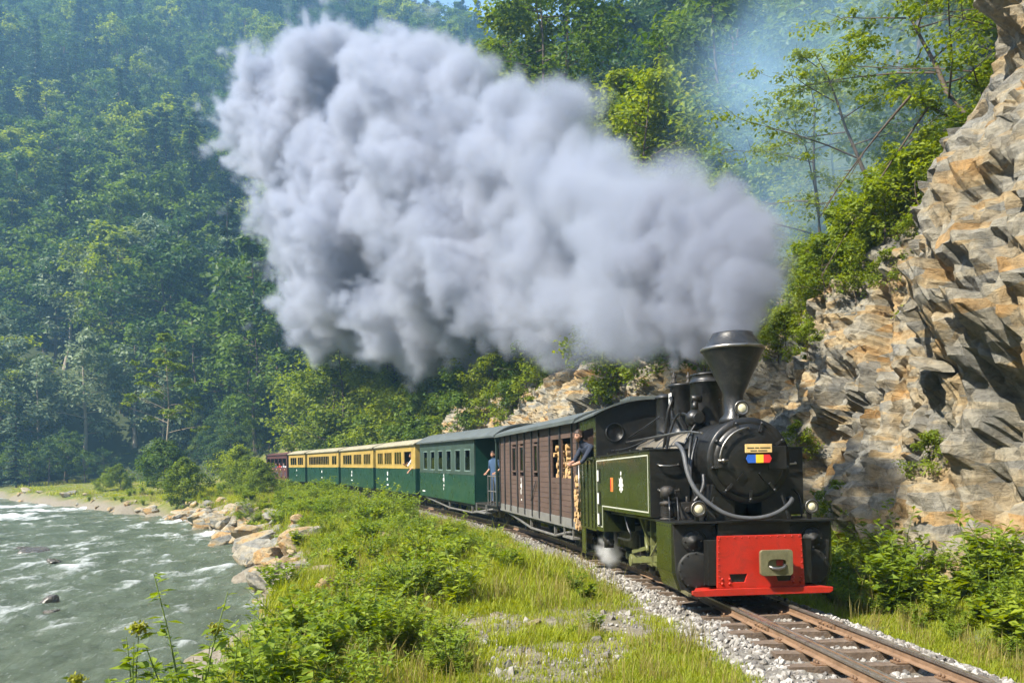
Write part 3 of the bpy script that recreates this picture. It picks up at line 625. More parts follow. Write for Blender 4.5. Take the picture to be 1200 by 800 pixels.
# frames, running plate, front saddle
mb = MB()
for q in (-1, 1): mb.box(q * 0.30 - 0.015, q * 0.30 + 0.015, 0.05, 6.55, 0.30, 0.92)
for y_ in (0.5, 1.6, 3.0, 4.2, 5.4, 6.4): mb.box(-0.285, 0.285, y_, y_ + 0.04, 0.42, 0.90)
mb.build('frame', LB, loco)
mb = MB(); mb.box(-1.10, 1.10, 0.16, 1.16, 1.072, 1.10); mb.box(-1.0, 1.0, 1.16, 4.3, 1.05, 1.085); mb.build('running_plate', LB, loco, 0.004)
mb = MB(); mb.prism([(-0.62, 1.10), (0.62, 1.10), (0.46, 1.62), (-0.46, 1.62)], 0.40, 1.30, 'y', holes=[[(-0.19, 1.13), (0.19, 1.13), (0.19, 1.36), (-0.19, 1.36)]]); mb.mi = 0
mb.box(-0.2, 0.2, 0.9, 0.92, 1.12, 1.4); mb.build('smokebox_saddle', LB, loco)
mb = MB(); mb.box(-0.498, 0.498, 0.205, 0.95, 0.862, 1.070); mb.build('frame_stretcher', LB, loco)
# cylinders: one casing each side with round covers
for sx in (-1, 1):
    mb = MB()
    prof_ = [(0.50, 0.20), (0.92, 0.16), (1.00, 0.20), (1.06, 0.42), (1.095, 1.07), (0.50, 1.07)]
    mb.prism([(sx * a, b) for a, b in prof_], 0.27, 0.98, 'y')
    c = mb.build('cylinder_block', ['loco_matt'], loco, 0.012)
    mb = MB(); mb.prism([(sx * 1.06, 0.44), (sx * 1.112, 0.44), (sx * 1.112, 1.075), (sx * 1.06, 1.075)], 0.285, 0.985, 'y'); mb.prism([(sx * 1.0, 0.20), (sx * 1.03, 0.20), (sx * 1.112, 0.438), (sx * 1.065, 0.438)], 0.285, 0.985, 'y')
    for y_ in np.linspace(0.33, 0.94, 6): mb.sphere((sx * 1.112, y_, 1.04), 0.012, 6, 4)
    mb.build('side_casing', LG, c, 0.003)
    mb = MB(); mb.lathe([(0.0, -0.028), (0.21, -0.026), (0.235, -0.02), (0.245, -0.008), (0.245, 0.03)], (sx * 0.80, 0.25, 0.46), 'y', 32)
    for k in range(12):
        t = k * math.pi / 6; mb.sphere((sx * 0.80 + 0.222 * math.cos(t), 0.224, 0.46 + 0.225 * math.sin(t)), 0.013, 6, 4)
    mb.build('cylinder_cover', 'loco_matt', c)
    mb = MB(); mb.lathe([(0.0, -0.075), (0.035, -0.072), (0.04, -0.045), (0.075, -0.04), (0.08, -0.022), (0.13, -0.02), (0.14, -0.012), (0.145, 0.02)], (sx * 0.83, 0.255, 0.84), 'y', 28)
    for k in range(8):
        t = k * math.pi / 4; mb.sphere((sx * 0.83 + 0.112 * math.cos(t), 0.232, 0.84 + 0.118 * math.sin(t)), 0.012, 6, 4)
    mb.build('valve_cover', 'loco_matt', c)
    mb = MB()
    pts = [(sx * (0.83 - 0.19 * math.cos(t)), 0.255, 0.84 + 0.17 * math.sin(t)) for t in np.linspace(R(10), R(120), 8)]
    mb.tube(pts, 0.010, 6); mb.build('drain_pipe', LB, c)
    for z_ in np.linspace(0.26, 1.02, 11): mb = MB(); mb.sphere((sx * 0.535, 0.262, z_), 0.016, 6, 4); mb.build('bolt', LB, c)
# buffer beam
mb = MB()
hl = lambda c, w0, w1, z0, z1: [(c - w0, z0), (c + w0, z0), (c + w1, z1), (c - w1, z1)]
mb.prism([(-0.60, 0.24), (0.59, 0.24), (0.555, 0.92), (-0.585, 0.92)], 0.0, 0.032, 'y', holes=[hl(-0.31, 0.085, 0.12, 0.315, 0.42), hl(0.31, 0.085, 0.12, 0.315, 0.42)])
bm_ = mb.build('buffer_beam', 'beam_red', loco, 0.006, 'red steel buffer beam plate with riveted edges')
mb = MB(); mb.prism([(-0.945, 0.175), (-0.9, 0.15), (0.9, 0.15), (0.945, 0.175), (0.945, 0.225), (0.62, 0.242), (-0.62, 0.242), (-0.945, 0.225)], -0.06, -0.004, 'y')
mb.prism([(-0.10, 0.13), (-0.10, 0.13)] and [(-0.93, -0.055), (0.93, -0.055), (0.80, 0.26), (-0.80, 0.26)], 0.215, 0.228, 'z'); mb.build('footboard', 'beam_red', bm_, 0.008)
def rivet(x_, z_, r): mb = MB(); mb.sphere((x_, -0.002, z_), r, 6, 4); mb.build('rivet', 'beam_red', bm_)
for x_ in np.linspace(-0.55, 0.52, 12): rivet(x_, 0.895, 0.011)
for q in (-1, 1):
    for z_ in np.linspace(0.32, 0.86, 8): rivet(q * 0.56 - 0.008 + q * 0.01 * (0.6 - z_), z_, 0.011)
    for dx in (0.0, 0.10): rivet(q * 0.43 + q * dx, 0.30, 0.022); rivet(q * 0.43 + q * dx, 0.36, 0.018)
mb = MB(); mb.box(-0.70, 0.70, 0.033, 0.20, 0.28, 0.86); mb.build('beam_backing', LB, bm_)
# coupler
def oval(cx, cz, w_, h_, n=20): return [(cx + w_ * math.copysign(abs(math.cos(t)) ** 0.7, math.cos(t)), cz + h_ * math.copysign(abs(math.sin(t)) ** 0.7, math.sin(t))) for t in np.linspace(0, 2 * math.pi, n, endpoint=False)]
def rrect(cx, cz, w_, h_, r_=0.04, n=5):
    o = []
    for (sx, sz, a0) in ((1, 1, 0), (-1, 1, 90), (-1, -1, 180), (1, -1, 270)):
        for k in range(n):
            t = R(a0 + 90 * k / (n - 1)); o.append((cx + sx * (w_ - r_) + r_ * math.cos(t), cz + sz * (h_ - r_) + r_ * math.sin(t)))
    return o
mb = MB(); mb.prism(rrect(0.145, 0.57, 0.215, 0.165), -0.16, -0.10, 'y', holes=[oval(0.15, 0.555, 0.125, 0.062)])
mb.box(-0.02, 0.31, -0.10, -0.001, 0.45, 0.70); cp = mb.build('coupler', 'coupler', loco, 0.006)
mb = MB(); mb.tube([(0.04, -0.15, 0.525), (0.09, -0.175, 0.50), (0.16, -0.18, 0.495), (0.23, -0.175, 0.51), (0.265, -0.15, 0.54)], 0.020, 8); mb.build('coupling_link', 'steel', cp)
mb = MB(); mb.box(0.16, 0.25, -0.108, -0.098, 0.53, 0.60); mb.build('coupler_tongue', 'beam_red', cp)
# smokebox and boiler
ZB = 1.90
mb = MB(); mb.lathe([(0.50, 0.335), (0.575, 0.335), (0.585, 0.36), (0.575, 0.39), (0.565, 0.42), (0.565, 1.55), (0.52, 1.58)], (0, 0, ZB), 'y', 48); sbx = mb.build('smokebox', LB, loco)
mb = MB(); mb.lathe([(0.0, 0.255), (0.12, 0.258), (0.30, 0.275), (0.43, 0.30), (0.49, 0.318), (0.50, 0.345)], (0, 0, ZB), 'y', 48); dr = mb.build('smokebox_door', LB, sbx)
for k in range(9):
    t = R(90 + 40 * k + 20); c_, s_ = math.cos(t), math.sin(t); mb = MB()
    mb.bar((0.555 * c_, 0.315, ZB + 0.555 * s_), (0.40 * c_, 0.285, ZB + 0.40 * s_), 0.035, 0.03, (0, 1, 0)); mb.sphere((0.525 * c_, 0.30, ZB + 0.525 * s_), 0.024, 8, 6); mb.build('door_clamp', 'loco_grey', sbx)
mb = MB(); mb.box(0.24, 0.50, 0.262, 0.30, ZB - 0.13, ZB + 0.19); mb.build('hinge_plate', LB, sbx, 0.01)
mb = MB(); mb.tube([(0.44 * math.cos(t), 0.235, ZB + 0.44 * math.sin(t)) for t in np.linspace(R(95), R(178), 10)], 0.014, 8)
mb.cyl((-0.44, 0.235, ZB + 0.015), (-0.44, 0.31, ZB + 0.015), 0.012, n=6); mb.cyl((-0.03, 0.235, ZB + 0.43), (-0.03, 0.31, ZB + 0.43), 0.012, n=6); mb.build('door_handrail', 'steel', sbx)
mb = MB(); mb.cyl((-0.47, 0.22, ZB + 0.0), (-0.33, 0.225, ZB), 0.016, n=8); mb.sphere((-0.40, 0.21, ZB), 0.03, 8, 6); mb.build('door_latch', 'steel', sbx)
for a in (R(235), R(305)): mb = MB(); mb.bar((0.33 * math.cos(a), 0.265, ZB + 0.33 * math.sin(a)), (0.18 * math.cos(a), 0.25, ZB + 0.18 * math.sin(a) - 0.02), 0.03, 0.03, (0, 1, 0)); mb.build('door_strap', LB, sbx)
# name plate and tricolour
mb = MB(); mb.box(-0.10, 0.27, 0.205, 0.222, ZB + 0.10, ZB + 0.215); pl = mb.build('name_plate', 'plate_cream', loco, 0.003, 'cream plate on the smokebox door')
mb = MB()
for (a, b_, z_) in ((-0.075, 0.02, 0.165), (0.035, 0.09, 0.165), (0.105, 0.245, 0.165), (-0.03, 0.06, 0.127), (0.075, 0.20, 0.127)): mb.box(a, b_, 0.2015, 0.2035, ZB + z_ - 0.007, ZB + z_ + 0.007)
mb.build('plate_lettering', 'olive_iron', pl)
for nm, c0, c1 in (('flag_blue', -0.06, 0.045), ('flag_yellow', 0.045, 0.15), ('flag_red', 0.15, 0.235)):
    mb = MB(); z0, z1 = ZB - 0.035, ZB + 0.075; po = [(c0, z0), (c1, z0), (c1, z1), (c0, z1)]
    if nm == 'flag_blue': po = [(c0, z0), (c1, z0), (c1, z1), (c0, z1), (c0 - 0.028, (z0 + z1) / 2)]
    if nm == 'flag_red': po = [(c0, z0), (c1, z0), (c1 + 0.03, (z0 + z1) / 2), (c1, z1), (c0, z1)]
    mb.prism(po, 0.208, 0.222, 'y'); mb.build('flag_stripe', nm, loco)
for x_ in (-0.03, 0.20): mb = MB(); mb.box(x_ - 0.015, x_ + 0.015, 0.222, 0.30, ZB - 0.03, ZB + 0.2); mb.build('plate_bracket', LB, loco)
mb = MB(); mb.lathe([(0.50, 1.55), (0.50, 4.9)], (0, 0, ZB + 0.02), 'y', 40); bo = mb.build('boiler', 'lagging', loco)
for y_ in (1.62, 2.45, 3.3, 4.1, 4.75):
    mb = MB(); mb.lathe([(0.50, y_), (0.508, y_ + 0.004), (0.508, y_ + 0.05), (0.50, y_ + 0.054)], (0, 0, ZB + 0.02), 'y', 40); mb.build('boiler_band', 'loco_grey', bo)
# funnel, domes, valves
YF = 0.84
mb = MB(); mb.lathe([(0.21, 2.43), (0.20, 2.50), (0.145, 2.56), (0.135, 2.78), (0.14, 2.84), (0.40, 3.40), (0.432, 3.46), (0.432, 3.485), (0.41, 3.50), (0.29, 3.67), (0.285, 3.70), (0.27, 3.70), (0.26, 3.66), (0.25, 3.60)], (0, YF, 0), 'z', 40)
fu = mb.build('funnel', 'loco_grey', loco, 0, 'flared spark-arrester funnel with conical cap')
mb = MB(); mb.lathe([(0.435, 3.452), (0.447, 3.46), (0.447, 3.488), (0.435, 3.496)], (0, YF, 0), 'z', 40); mb.build('funnel_rim', 'steel', fu)
mb = MB(); mb.lathe([(0.31, 2.34), (0.27, 2.42), (0.25, 2.48), (0.25, 3.12), (0.262, 3.125), (0.262, 3.15), (0.24, 3.155), (0.235, 3.24), (0.245, 3.245), (0.245, 3.265), (0.12, 3.29), (0, 3.29)], (0, 1.95, 0), 'z', 32); mb.build('sand_dome', 'loco_grey', loco)
mb = MB(); mb.lathe([(0.26, 2.34), (0.20, 2.46), (0.185, 2.52), (0.185, 3.20), (0.215, 3.21), (0.215, 3.25), (0.05, 3.265), (0, 3.265)], (-0.02, 3.15, 0), 'z', 28); sdm = mb.build('steam_dome', 'loco_grey', loco)
for x_ in (-0.14, 0.11):
    mb = MB(); mb.lathe([(0.05, 3.25), (0.05, 3.30), (0.032, 3.31), (0.042, 3.36), (0.042, 3.40), (0.018, 3.42), (0.018, 3.46), (0, 3.465)], (x_, 3.15, 0), 'z', 12); mb.build('safety_valve', 'dark_iron', sdm)
mb = MB(); mb.lathe([(0.2, 2.34), (0.15, 2.48), (0.15, 3.06), (0.17, 3.07), (0.17, 3.10), (0.08, 3.15), (0, 3.16)], (-0.13, 3.75, 0), 'z', 24); mb.build('rear_dome', 'loco_grey', loco)
mb = MB(); mb.box(-0.235, -0.225, 3.02, 3.16, 2.92, 3.10); mb.build('notice_plate', 'mark_white', sdm); mb = MB(); mb.box(-0.237, -0.227, 3.05, 3.13, 2.84, 2.92); mb.build('notice_flag', 'mark_orange', sdm)
# turbo generator on the boiler shoulder
mb = MB(); mb.sphere((-0.30, 1.62, 2.56), 0.15, 18, 12, (1, 0.85, 0.95)); mb.cyl((-0.30, 1.45, 2.56), (-0.30, 1.85, 2.56), 0.075, n=14); mb.box(-0.38, -0.22, 1.55, 1.72, 2.30, 2.44)
mb.cyl((-0.30, 1.62, 2.66), (-0.30, 1.62, 2.82), 0.05, n=12); mb.cyl((-0.36, 1.62, 2.86), (-0.20, 1.62, 2.86), 0.055, n=12); mb.build('turbo_generator', 'loco_black', loco)
def pipe(name, pts, r, mat='loco_grey', n=8, par=None, it=2):
    P = [Vector(p) for p in pts]
    for _ in range(it):
        Q = [P[0]]
        for a, b_ in zip(P[:-1], P[1:]): Q += [a * 0.75 + b_ * 0.25, a * 0.25 + b_ * 0.75]
        P = Q + [P[-1]]
    mb = MB(); mb.tube(P, r, n); return mb.build(name, mat, par or loco)
pipe('boiler_pipe', [(-0.30, 1.8, 2.6), (-0.32, 2.3, 2.72), (-0.30, 2.7, 2.6), (-0.25, 2.95, 2.75), (-0.2, 3.1, 2.8)], 0.022, 'loco_black')
pipe('boiler_pipe', [(-0.42, 2.9, 2.10), (-0.40, 2.8, 2.4), (-0.38, 2.75, 2.75), (-0.30, 2.75, 2.95), (-0.28, 2.9, 3.0)], 0.03, 'loco_black')
pipe('boiler_pipe', [(-0.50, 2.5, 2.05), (-0.46, 2.45, 2.35), (-0.38, 2.4, 2.62), (-0.34, 2.2, 2.70)], 0.024, 'loco_grey')
pipe('boiler_pipe', [(-0.55, 1.5, 1.7), (-0.60, 1.45, 2.05), (-0.45, 1.5, 2.30), (-0.3, 1.55, 2.5)], 0.02, 'loco_grey')
pipe('boiler_pipe', [(-0.58, 0.8, 1.45), (-0.66, 0.85, 1.75), (-0.62, 0.95, 2.1), (-0.5, 1.15, 2.32)], 0.026, 'loco_black')
pipe('boiler_pipe', [(-0.60, 0.65, 1.30), (-0.70, 0.68, 1.62), (-0.66, 0.75, 1.95), (-0.52, 0.9, 2.25)], 0.02, 'loco_grey')
pipe('handrail', [(-0.60, 0.45, 2.28), (-0.56, 1.3, 2.36), (-0.56, 3.0, 2.36), (-0.57, 4.8, 2.36)], 0.014, 'steel')
pipe('control_rod', [(-0.52, 4.82, 2.44), (-0.46, 3.9, 2.58), (-0.35, 3.3, 2.72)], 0.016, 'loco_grey')
pipe('control_rod', [(-0.85, 4.82, 2.20), (-0.80, 3.7, 2.20), (-0.62, 3.2, 2.32)], 0.018, 'loco_grey')
# heavy hose from tank top, down past the lamp and across under the smokebox
pipe('steam_hose', [(-0.62, 1.25, 2.16), (-0.82, 1.0, 2.18), (-0.84, 0.55, 2.08), (-0.84, 0.40, 1.74), (-0.76, 0.30, 1.50), (-0.60, 0.20, 1.32), (-0.38, 0.13, 1.17), (-0.05, 0.11, 1.12), (0.25, 0.13, 1.17), (0.48, 0.22, 1.28), (0.64, 0.40, 1.38), (0.66, 0.7, 1.36)], 0.031, 'rubber', 10)
pipe('steam_hose', [(-0.58, 0.5, 1.72), (-0.60, 0.42, 1.58), (-0.68, 0.36, 1.45), (-0.76, 0.37, 1.36)], 0.028, 'loco_grey', 8)
# side tanks
for sx in (-1, 1):
    x0, x1 = (-1.145, -0.56) if sx < 0 else (0.56, 1.145)
    mb = MB(); mb.box(x0, x1, 1.16, 4.30, 1.12, 2.08); mb.box(x0, x1, 4.30, 4.86, 0.72, 2.08); mb.mi = 1
    tk = mb.build('side_tank', [LG], loco, 0.012, 'olive green side tank with cream lining' if sx < 0 else None)
    mb = MB(); mb.box(x0 + 0.004, x1 - 0.004, 1.150, 1.1605, 1.125, 2.075); mb.build('tank_front', LB, tk)
    mb = MB(); mb.box(x0 - 0.012, x1 + 0.01, 1.14, 4.86, 2.08, 2.105); mb.build('tank_top', LB, tk, 0.004)
    for y_ in (1.5, 2.3, 3.1, 3.9): mb = MB(); mb.box(x0 + 0.02, x0 + 0.16, y_, y_ + 0.12, 2.105, 2.14); mb.build('tank_clip', LB, tk)
    xo = -1.1455 if sx < 0 else 1.1455; t_ = 0.003 * sx
    mb = MB(); 
    def strip(ya, yb, za, zb): mb.box(min(xo, xo + t_), max(xo, xo + t_), ya, yb, za, zb)
    w_ = 0.020
    strip(1.24, 4.80, 2.005, 2.005 + w_); strip(1.24, 1.24 + w_, 1.20, 2.005); strip(1.24, 4.36, 1.20 - w_, 1.20); strip(4.36, 4.36 + w_, 0.82, 1.20); strip(4.36, 4.80, 0.82 - w_, 0.82); strip(4.80, 4.80 + w_, 0.82 - w_, 2.005 + w_)
    mb.build('lining', 'lining', tk)
    for z_ in ((1.86, 1.50) if sx < 0 else (1.86,)):
        xa = x0 + 0.12 if sx < 0 else x1 - 0.42; mb = MB()
        mb.tube([(xa, 1.15, z_ + 0.02), (xa + 0.01, 1.09, z_), (xa + 0.15, 1.08, z_ - 0.01), (xa + 0.29, 1.09, z_), (xa + 0.30, 1.15, z_ + 0.02)], 0.014, 6); mb.build('grab_handle', 'steel', tk)
    if sx < 0:
        # crest, orange sign, number boards
        mb = MB(); cx, cz = 2.90, 1.60; t1 = xo + t_
        def fl(poly): mb.prism([(a, b_) for a, b_ in poly], xo, t1, 'x')
        for k in range(5):
            a = math.pi / 2 + (k - 2) * 0.75 + math.pi; 
            fl([(cx + 0.03 * math.cos(a - 0.9), cz - 0.02 + 0.03 * math.sin(a - 0.9)), (cx + 0.15 * math.cos(a - 0.16), cz - 0.02 + 0.13 * math.sin(a - 0.16)), (cx + 0.15 * math.cos(a + 0.16), cz - 0.02 + 0.13 * math.sin(a + 0.16)), (cx + 0.03 * math.cos(a + 0.9), cz - 0.02 + 0.03 * math.sin(a + 0.9))])
        fl([(cx - 0.10, cz), (cx + 0.10, cz), (cx + 0.125, cz + 0.09), (cx + 0.06, cz + 0.05), (cx, cz + 0.12), (cx - 0.06, cz + 0.05), (cx - 0.125, cz + 0.09)])
        fl([(cx - 0.03, cz + 0.14), (cx + 0.03, cz + 0.14), (cx + 0.03, cz + 0.20), (cx - 0.03, cz + 0.20)])
        mb.build('crest', 'mark_white', tk, 0, 'white painted crest on the tank side')
        mb = MB(); mb.box(xo - 0.006, xo - 0.0005, 3.48, 3.66, 1.46, 1.70); sg = mb.build('small_sign', 'mark_orange', tk); mb = MB(); mb.box(xo - 0.008, xo - 0.0062, 3.59, 3.65, 1.48, 1.68); mb.build('sign_stripe', 'flag_red', sg)
        for z_ in (1.74, 1.32, 0.94):
            mb = MB(); mb.box(xo - 0.010, xo - 0.0005, 4.50, 4.75, z_ - 0.13, z_ + 0.13); nb_ = mb.build('number_board', LB, tk); mb = MB(); mb.box(xo - 0.013, xo - 0.0105, 4.62, 4.74, z_ - 0.10, z_ + 0.10); mb.build('white_card', 'mark_white', nb_)
# cab: lower sides, posts, front wall with round windows, arched roof
cab_y0, cab_y1, EAVE, PEAK = 4.86, 6.46, 2.86, 3.16
def arch(x_, e=EAVE, p_=PEAK, half=1.16): return e + (p_ - e) * (1 - (abs(x_) / half) ** 2.2)
for sx in (-1, 1):
    xo = sx * 1.145
    mb = MB(); xa, xb = sorted((xo, xo - sx * 0.03)); mb.box(xa, xb, cab_y0, cab_y1, 0.72, 2.08); mb.box(xa, xb, cab_y0, cab_y0 + 0.20, 2.08, EAVE + 0.01); mb.box(xa, xb, cab_y1 - 0.12, cab_y1, 2.08, EAVE + 0.01); mb.box(xa, xb, cab_y0 + 0.20, cab_y1 - 0.12, 2.66, EAVE + 0.01)
    sd2 = mb.build('cab_side', LG, loco, 0.008)
    mb = MB(); xr = sorted((xo, xo + sx * 0.018))
    for y_ in (cab_y0 + 0.12, cab_y0 + 0.42, cab_y0 + 0.80, cab_y0 + 1.18, cab_y1 - 0.10): mb.box(xr[0], xr[1], y_, y_ + 0.05, 0.74, 2.06)
    mb.box(xr[0], xr[1] , cab_y0, cab_y1, 0.70, 0.735); mb.build('door_beading', LG, sd2, 0.004)
    mb = MB(); mb.box(xo - 0.05 * (sx > 0) - 0.03 * (sx < 0), xo + 0.03, cab_y0 + 0.18, cab_y1 - 0.10, 2.05, 2.10); mb.build('window_ledge', LG, sd2, 0.004)
    mb = MB(); mb.cyl((xo + sx * 0.04, cab_y1 - 0.05, 0.95), (xo + sx * 0.04, cab_y1 - 0.05, 2.0), 0.014, n=8); mb.build('grab_rail', 'steel', sd2)
    mb = MB(); mb.box(xo - sx * 0.20 if sx > 0 else xo, xo if sx > 0 else xo + 0.20, 6.06, 6.36, 0.20, 0.235); mb.box(xo - (0.03 if sx > 0 else 0), xo + (0.0 if sx > 0 else 0.03), 6.02, 6.40, 0.18, 0.72); mb.build('cab_step', LG, loco, 0.004)
xs = np.linspace(-1.14, 1.14, 17)
ho = lambda cx: [(cx + 0.16 * math.cos(t), 2.55 + 0.16 * math.sin(t)) for t in np.linspace(0, 2 * math.pi, 16, endpoint=False)]
mb = MB(); mb.prism([(x_, 2.08) for x_ in xs] + [(x_, arch(x_) - 0.01) for x_ in reversed(xs)], cab_y0 - 0.025, cab_y0, 'y', holes=[ho(-0.78), ho(0.78)]); cf_ = mb.build('cab_front', LB, loco)
for sx in (-1, 1):
    mb = MB(); mb.lathe([(0.15, 0.0), (0.185, 0.0), (0.185, -0.02), (0.15, -0.02), (0.15, 0.0)], (sx * 0.78, cab_y0 - 0.026, 2.55), 'y', 20); wr_ = mb.build('round_window', LB, cf_); mb = MB(); mb.lathe([(0, 0), (0.155, 0), (0.155, 0.006), (0, 0.006)], (sx * 0.78, cab_y0 - 0.02, 2.55), 'y', 20); mb.build('pane', 'glass', wr_)
mb = MB(); xs = np.linspace(-1.21, 1.21, 19); mb.prism([(x_, arch(x_, EAVE - 0.0, PEAK, 1.21)) for x_ in xs] + [(x_, arch(x_, EAVE + 0.035, PEAK + 0.04, 1.21)) for x_ in reversed(xs)], cab_y0 - 0.16, cab_y1 + 0.25, 'y'); rf = mb.build('cab_roof', 'roof_grey', loco)
mb = MB(); mb.box(-0.42, 0.42, 5.1, 5.9, PEAK + 0.03, PEAK + 0.10); mb.build('roof_vent', 'roof_grey', rf, 0.01)
mb = MB(); mb.prism([(-1.11, 0.75), (1.11, 0.75), (1.11, 2.0), (-1.11, 2.0)], cab_y1 - 0.04, cab_y1, 'y'); mb.box(-1.11, 1.11, 4.9, 6.4, 0.78, 0.82); mb.build('cab_back', LB, loco)
mb = MB(); mb.lathe([(0.52, 4.87), (0.52, 5.0), (0.3, 5.05), (0, 5.05)], (0, 0, ZB), 'y', 28); mb.build('firebox_backhead', LB, loco)
# wood bunker behind the cab
mb = MB(); mb.box(-1.08, 1.08, 6.50, 6.54, 0.60, 1.0); mb.box(-1.10, 1.10, 6.46, 6.92, 0.56, 0.60); mb.build('rear_shelf', LB, loco)
# wheels and motion
wl = MB(); Rw = 0.36
wl.lathe([(Rw - 0.07, -0.05), (Rw, -0.05), (Rw, 0.03), (Rw + 0.03, 0.04), (Rw + 0.03, 0.06), (Rw - 0.07, 0.06), (Rw - 0.07, -0.05)], (0, 0, 0), 'x', 32)
wl.lathe([(0, -0.06), (0.08, -0.06), (0.08, 0.05), (0, 0.05)], (0, 0, 0), 'x', 16)
for k in range(10): t = k * math.pi / 5; wl.bar((0, 0.05 * math.cos(t), 0.05 * math.sin(t)), (0, (Rw - 0.05) * math.cos(t), (Rw - 0.05) * math.sin(t)), 0.05, 0.035, (1, 0, 0))
wlm = wl.mesh('wheel', 'dark_iron'); WY = (1.55, 2.55, 3.55, 4.55)
for y_ in WY:
    for sx in (-1, 1): o = link('wheel', wlm, loco, (sx * 0.41, y_, Rw)); o.rotation_euler = (R(y_ * 40), 0, 0) if sx < 0 else (0, 0, math.pi)
    mb = MB(); mb.cyl((-0.36, y_, Rw), (0.36, y_, Rw), 0.06, n=12); mb.build('axle', 'dark_iron', loco)
for sx in (-1, 1):
    X = sx * 0.60; cr = (0.10, -0.10)
    mb = MB(); mb.bar((X, WY[0] + cr[0] - 0.1, Rw + cr[1]), (X, WY[3] + cr[0] + 0.1, Rw + cr[1]), 0.045, 0.075)
    for y_ in WY: mb.cyl((X - 0.05, y_ + cr[0], Rw + cr[1]), (X + 0.05, y_ + cr[0], Rw + cr[1]), 0.075, n=14)
    mb.build('coupling_rod', 'rod_green', loco, 0.006)
    X2 = sx * 0.78
    mb = MB(); mb.bar((X2, 1.75, 0.47), (X2, WY[2] + cr[0], Rw + cr[1]), 0.05, 0.10); mb.cyl((X2 - 0.05, WY[2] + cr[0], Rw + cr[1]), (X2 + 0.05, WY[2] + cr[0], Rw + cr[1]), 0.10, n=16); mb.cyl((X2 - 0.06, 1.75, 0.47), (X2 + 0.06, 1.75, 0.47), 0.075, n=14); mb.build('connecting_rod', 'rod_green', loco, 0.006)
    mb = MB(); mb.box(X2 - 0.05, X2 + 0.05, 1.62, 1.90, 0.38, 0.57); mb.cyl((X2, 0.95, 0.47), (X2, 1.65, 0.47), 0.03, n=12); mb.build('crosshead', 'olive_iron', loco, 0.01)
    mb = MB(); mb.box(X2 - 0.045, X2 + 0.045, 0.97, 2.25, 0.585, 0.63); mb.box(X2 - 0.045, X2 + 0.045, 0.97, 2.25, 0.32, 0.365); mb.box(X2 - 0.06, X2 + 0.06, 2.25, 2.29, 0.30, 1.05); mb.build('slide_bar', 'rod_green', loco, 0.004)
    mb = MB(); mb.tube([(X2 + sx * 0.02, 2.55 + 0.30 * math.sin(t) * 0.4, 0.78 + 0.28 * math.cos(t)) for t in np.linspace(0.25, math.pi - 0.25, 7)], 0.035, 8); mb.bar((X2, 2.66, 0.56), (X2, WY[2] + 0.1, Rw + 0.05), 0.03, 0.06); mb.bar((X2, 0.95, 0.84), (X2, 2.62, 0.80), 0.035, 0.055); mb.build('valve_gear', 'rod_green', loco)
    mb = MB(); mb.bar((X2, 1.35, 0.84), (X2, 1.42, 0.30), 0.03, 0.06); mb.bar((X2, 1.42, 0.32), (X2, 1.72, 0.36), 0.025, 0.05); mb.build('combination_lever', 'rod_green', loco)
    mb = MB(); mb.bar((sx * 0.95, 1.0, 1.02), (sx * 0.93, 1.95, 0.50), 0.03, 0.03); mb.bar((sx * 0.98, 2.4, 1.12), (sx * 0.80, 2.45, 0.62), 0.03, 0.04); mb.build('support_strut', 'rod_green', loco)
    pipe('injector_pipe', [(sx * 0.98, 3.35, 1.12), (sx * 1.0, 3.1, 0.85), (sx * 0.95, 3.0, 0.72), (sx * 0.9, 3.4, 0.62), (sx * 0.9, 4.2, 0.62)], 0.02, 'loco_grey')
    mb = MB(); mb.cyl((sx * 0.95, 4.75, 0.40), (sx * 0.95, 4.75, 0.72), 0.09, n=14); mb.cyl((sx * 0.95, 4.55, 0.52), (sx * 0.95, 4.98, 0.52), 0.06, n=12); mb.build('injector', 'dark_iron', loco)
    for y_ in (2.05, 3.05, 4.05): mb = MB(); mb.box(sx * 0.5 - 0.04, sx * 0.5 + 0.04, y_ - 0.02, y_ + 0.05, 0.2, 0.62); mb.build('brake_hanger', 'dark_iron', loco)
    mb = MB(); mb.bar((sx * 0.62, 0.95, 0.17), (sx * 0.62, 0.2, 0.16), 0.03, 0.05); mb.bar((sx * 1.02, 1.0, 0.25), (sx * 0.95, 0.05, 0.16), 0.05, 0.03); mb.build('guard_iron', 'olive_iron', loco)
# air pump and lubricator on the running plate
mb = MB(); mb.lathe([(0.11, 1.10), (0.11, 1.12), (0.085, 1.13), (0.085, 1.30), (0.11, 1.31), (0.11, 1.35), (0.06, 1.36), (0.06, 1.40), (0.10, 1.41), (0.10, 1.54), (0.04, 1.57), (0, 1.57)], (-0.98, 0.86, 0), 'z', 18)
for z_ in np.linspace(1.15, 1.29, 6): mb.lathe([(0.084, z_), (0.10, z_ + 0.004), (0.10, z_ + 0.010), (0.084, z_ + 0.014)], (-0.98, 0.86, 0), 'z', 18)
mb.build('air_pump', 'dark_iron', loco)
mb = MB(); mb.box(-0.82, -0.66, 0.74, 0.98, 1.10, 1.34); mb.cyl((-0.74, 0.70, 1.24), (-0.74, 1.02, 1.24), 0.04, n=10); mb.cyl((-0.70, 0.86, 1.34), (-0.70, 0.86, 1.42), 0.02, n=8); mb.build('lubricator', 'dark_iron', loco, 0.01)
for x_, y_ in ((-1.04, 0.55), (-0.9, 0.62), (0.9, 0.7)): pipe('small_pipe', [(x_, y_, 1.09), (x_, y_ + 0.02, 1.3), (x_ + 0.06, y_ + 0.25, 1.45), (x_ + 0.1, y_ + 0.58, 1.5)], 0.012, 'loco_grey')
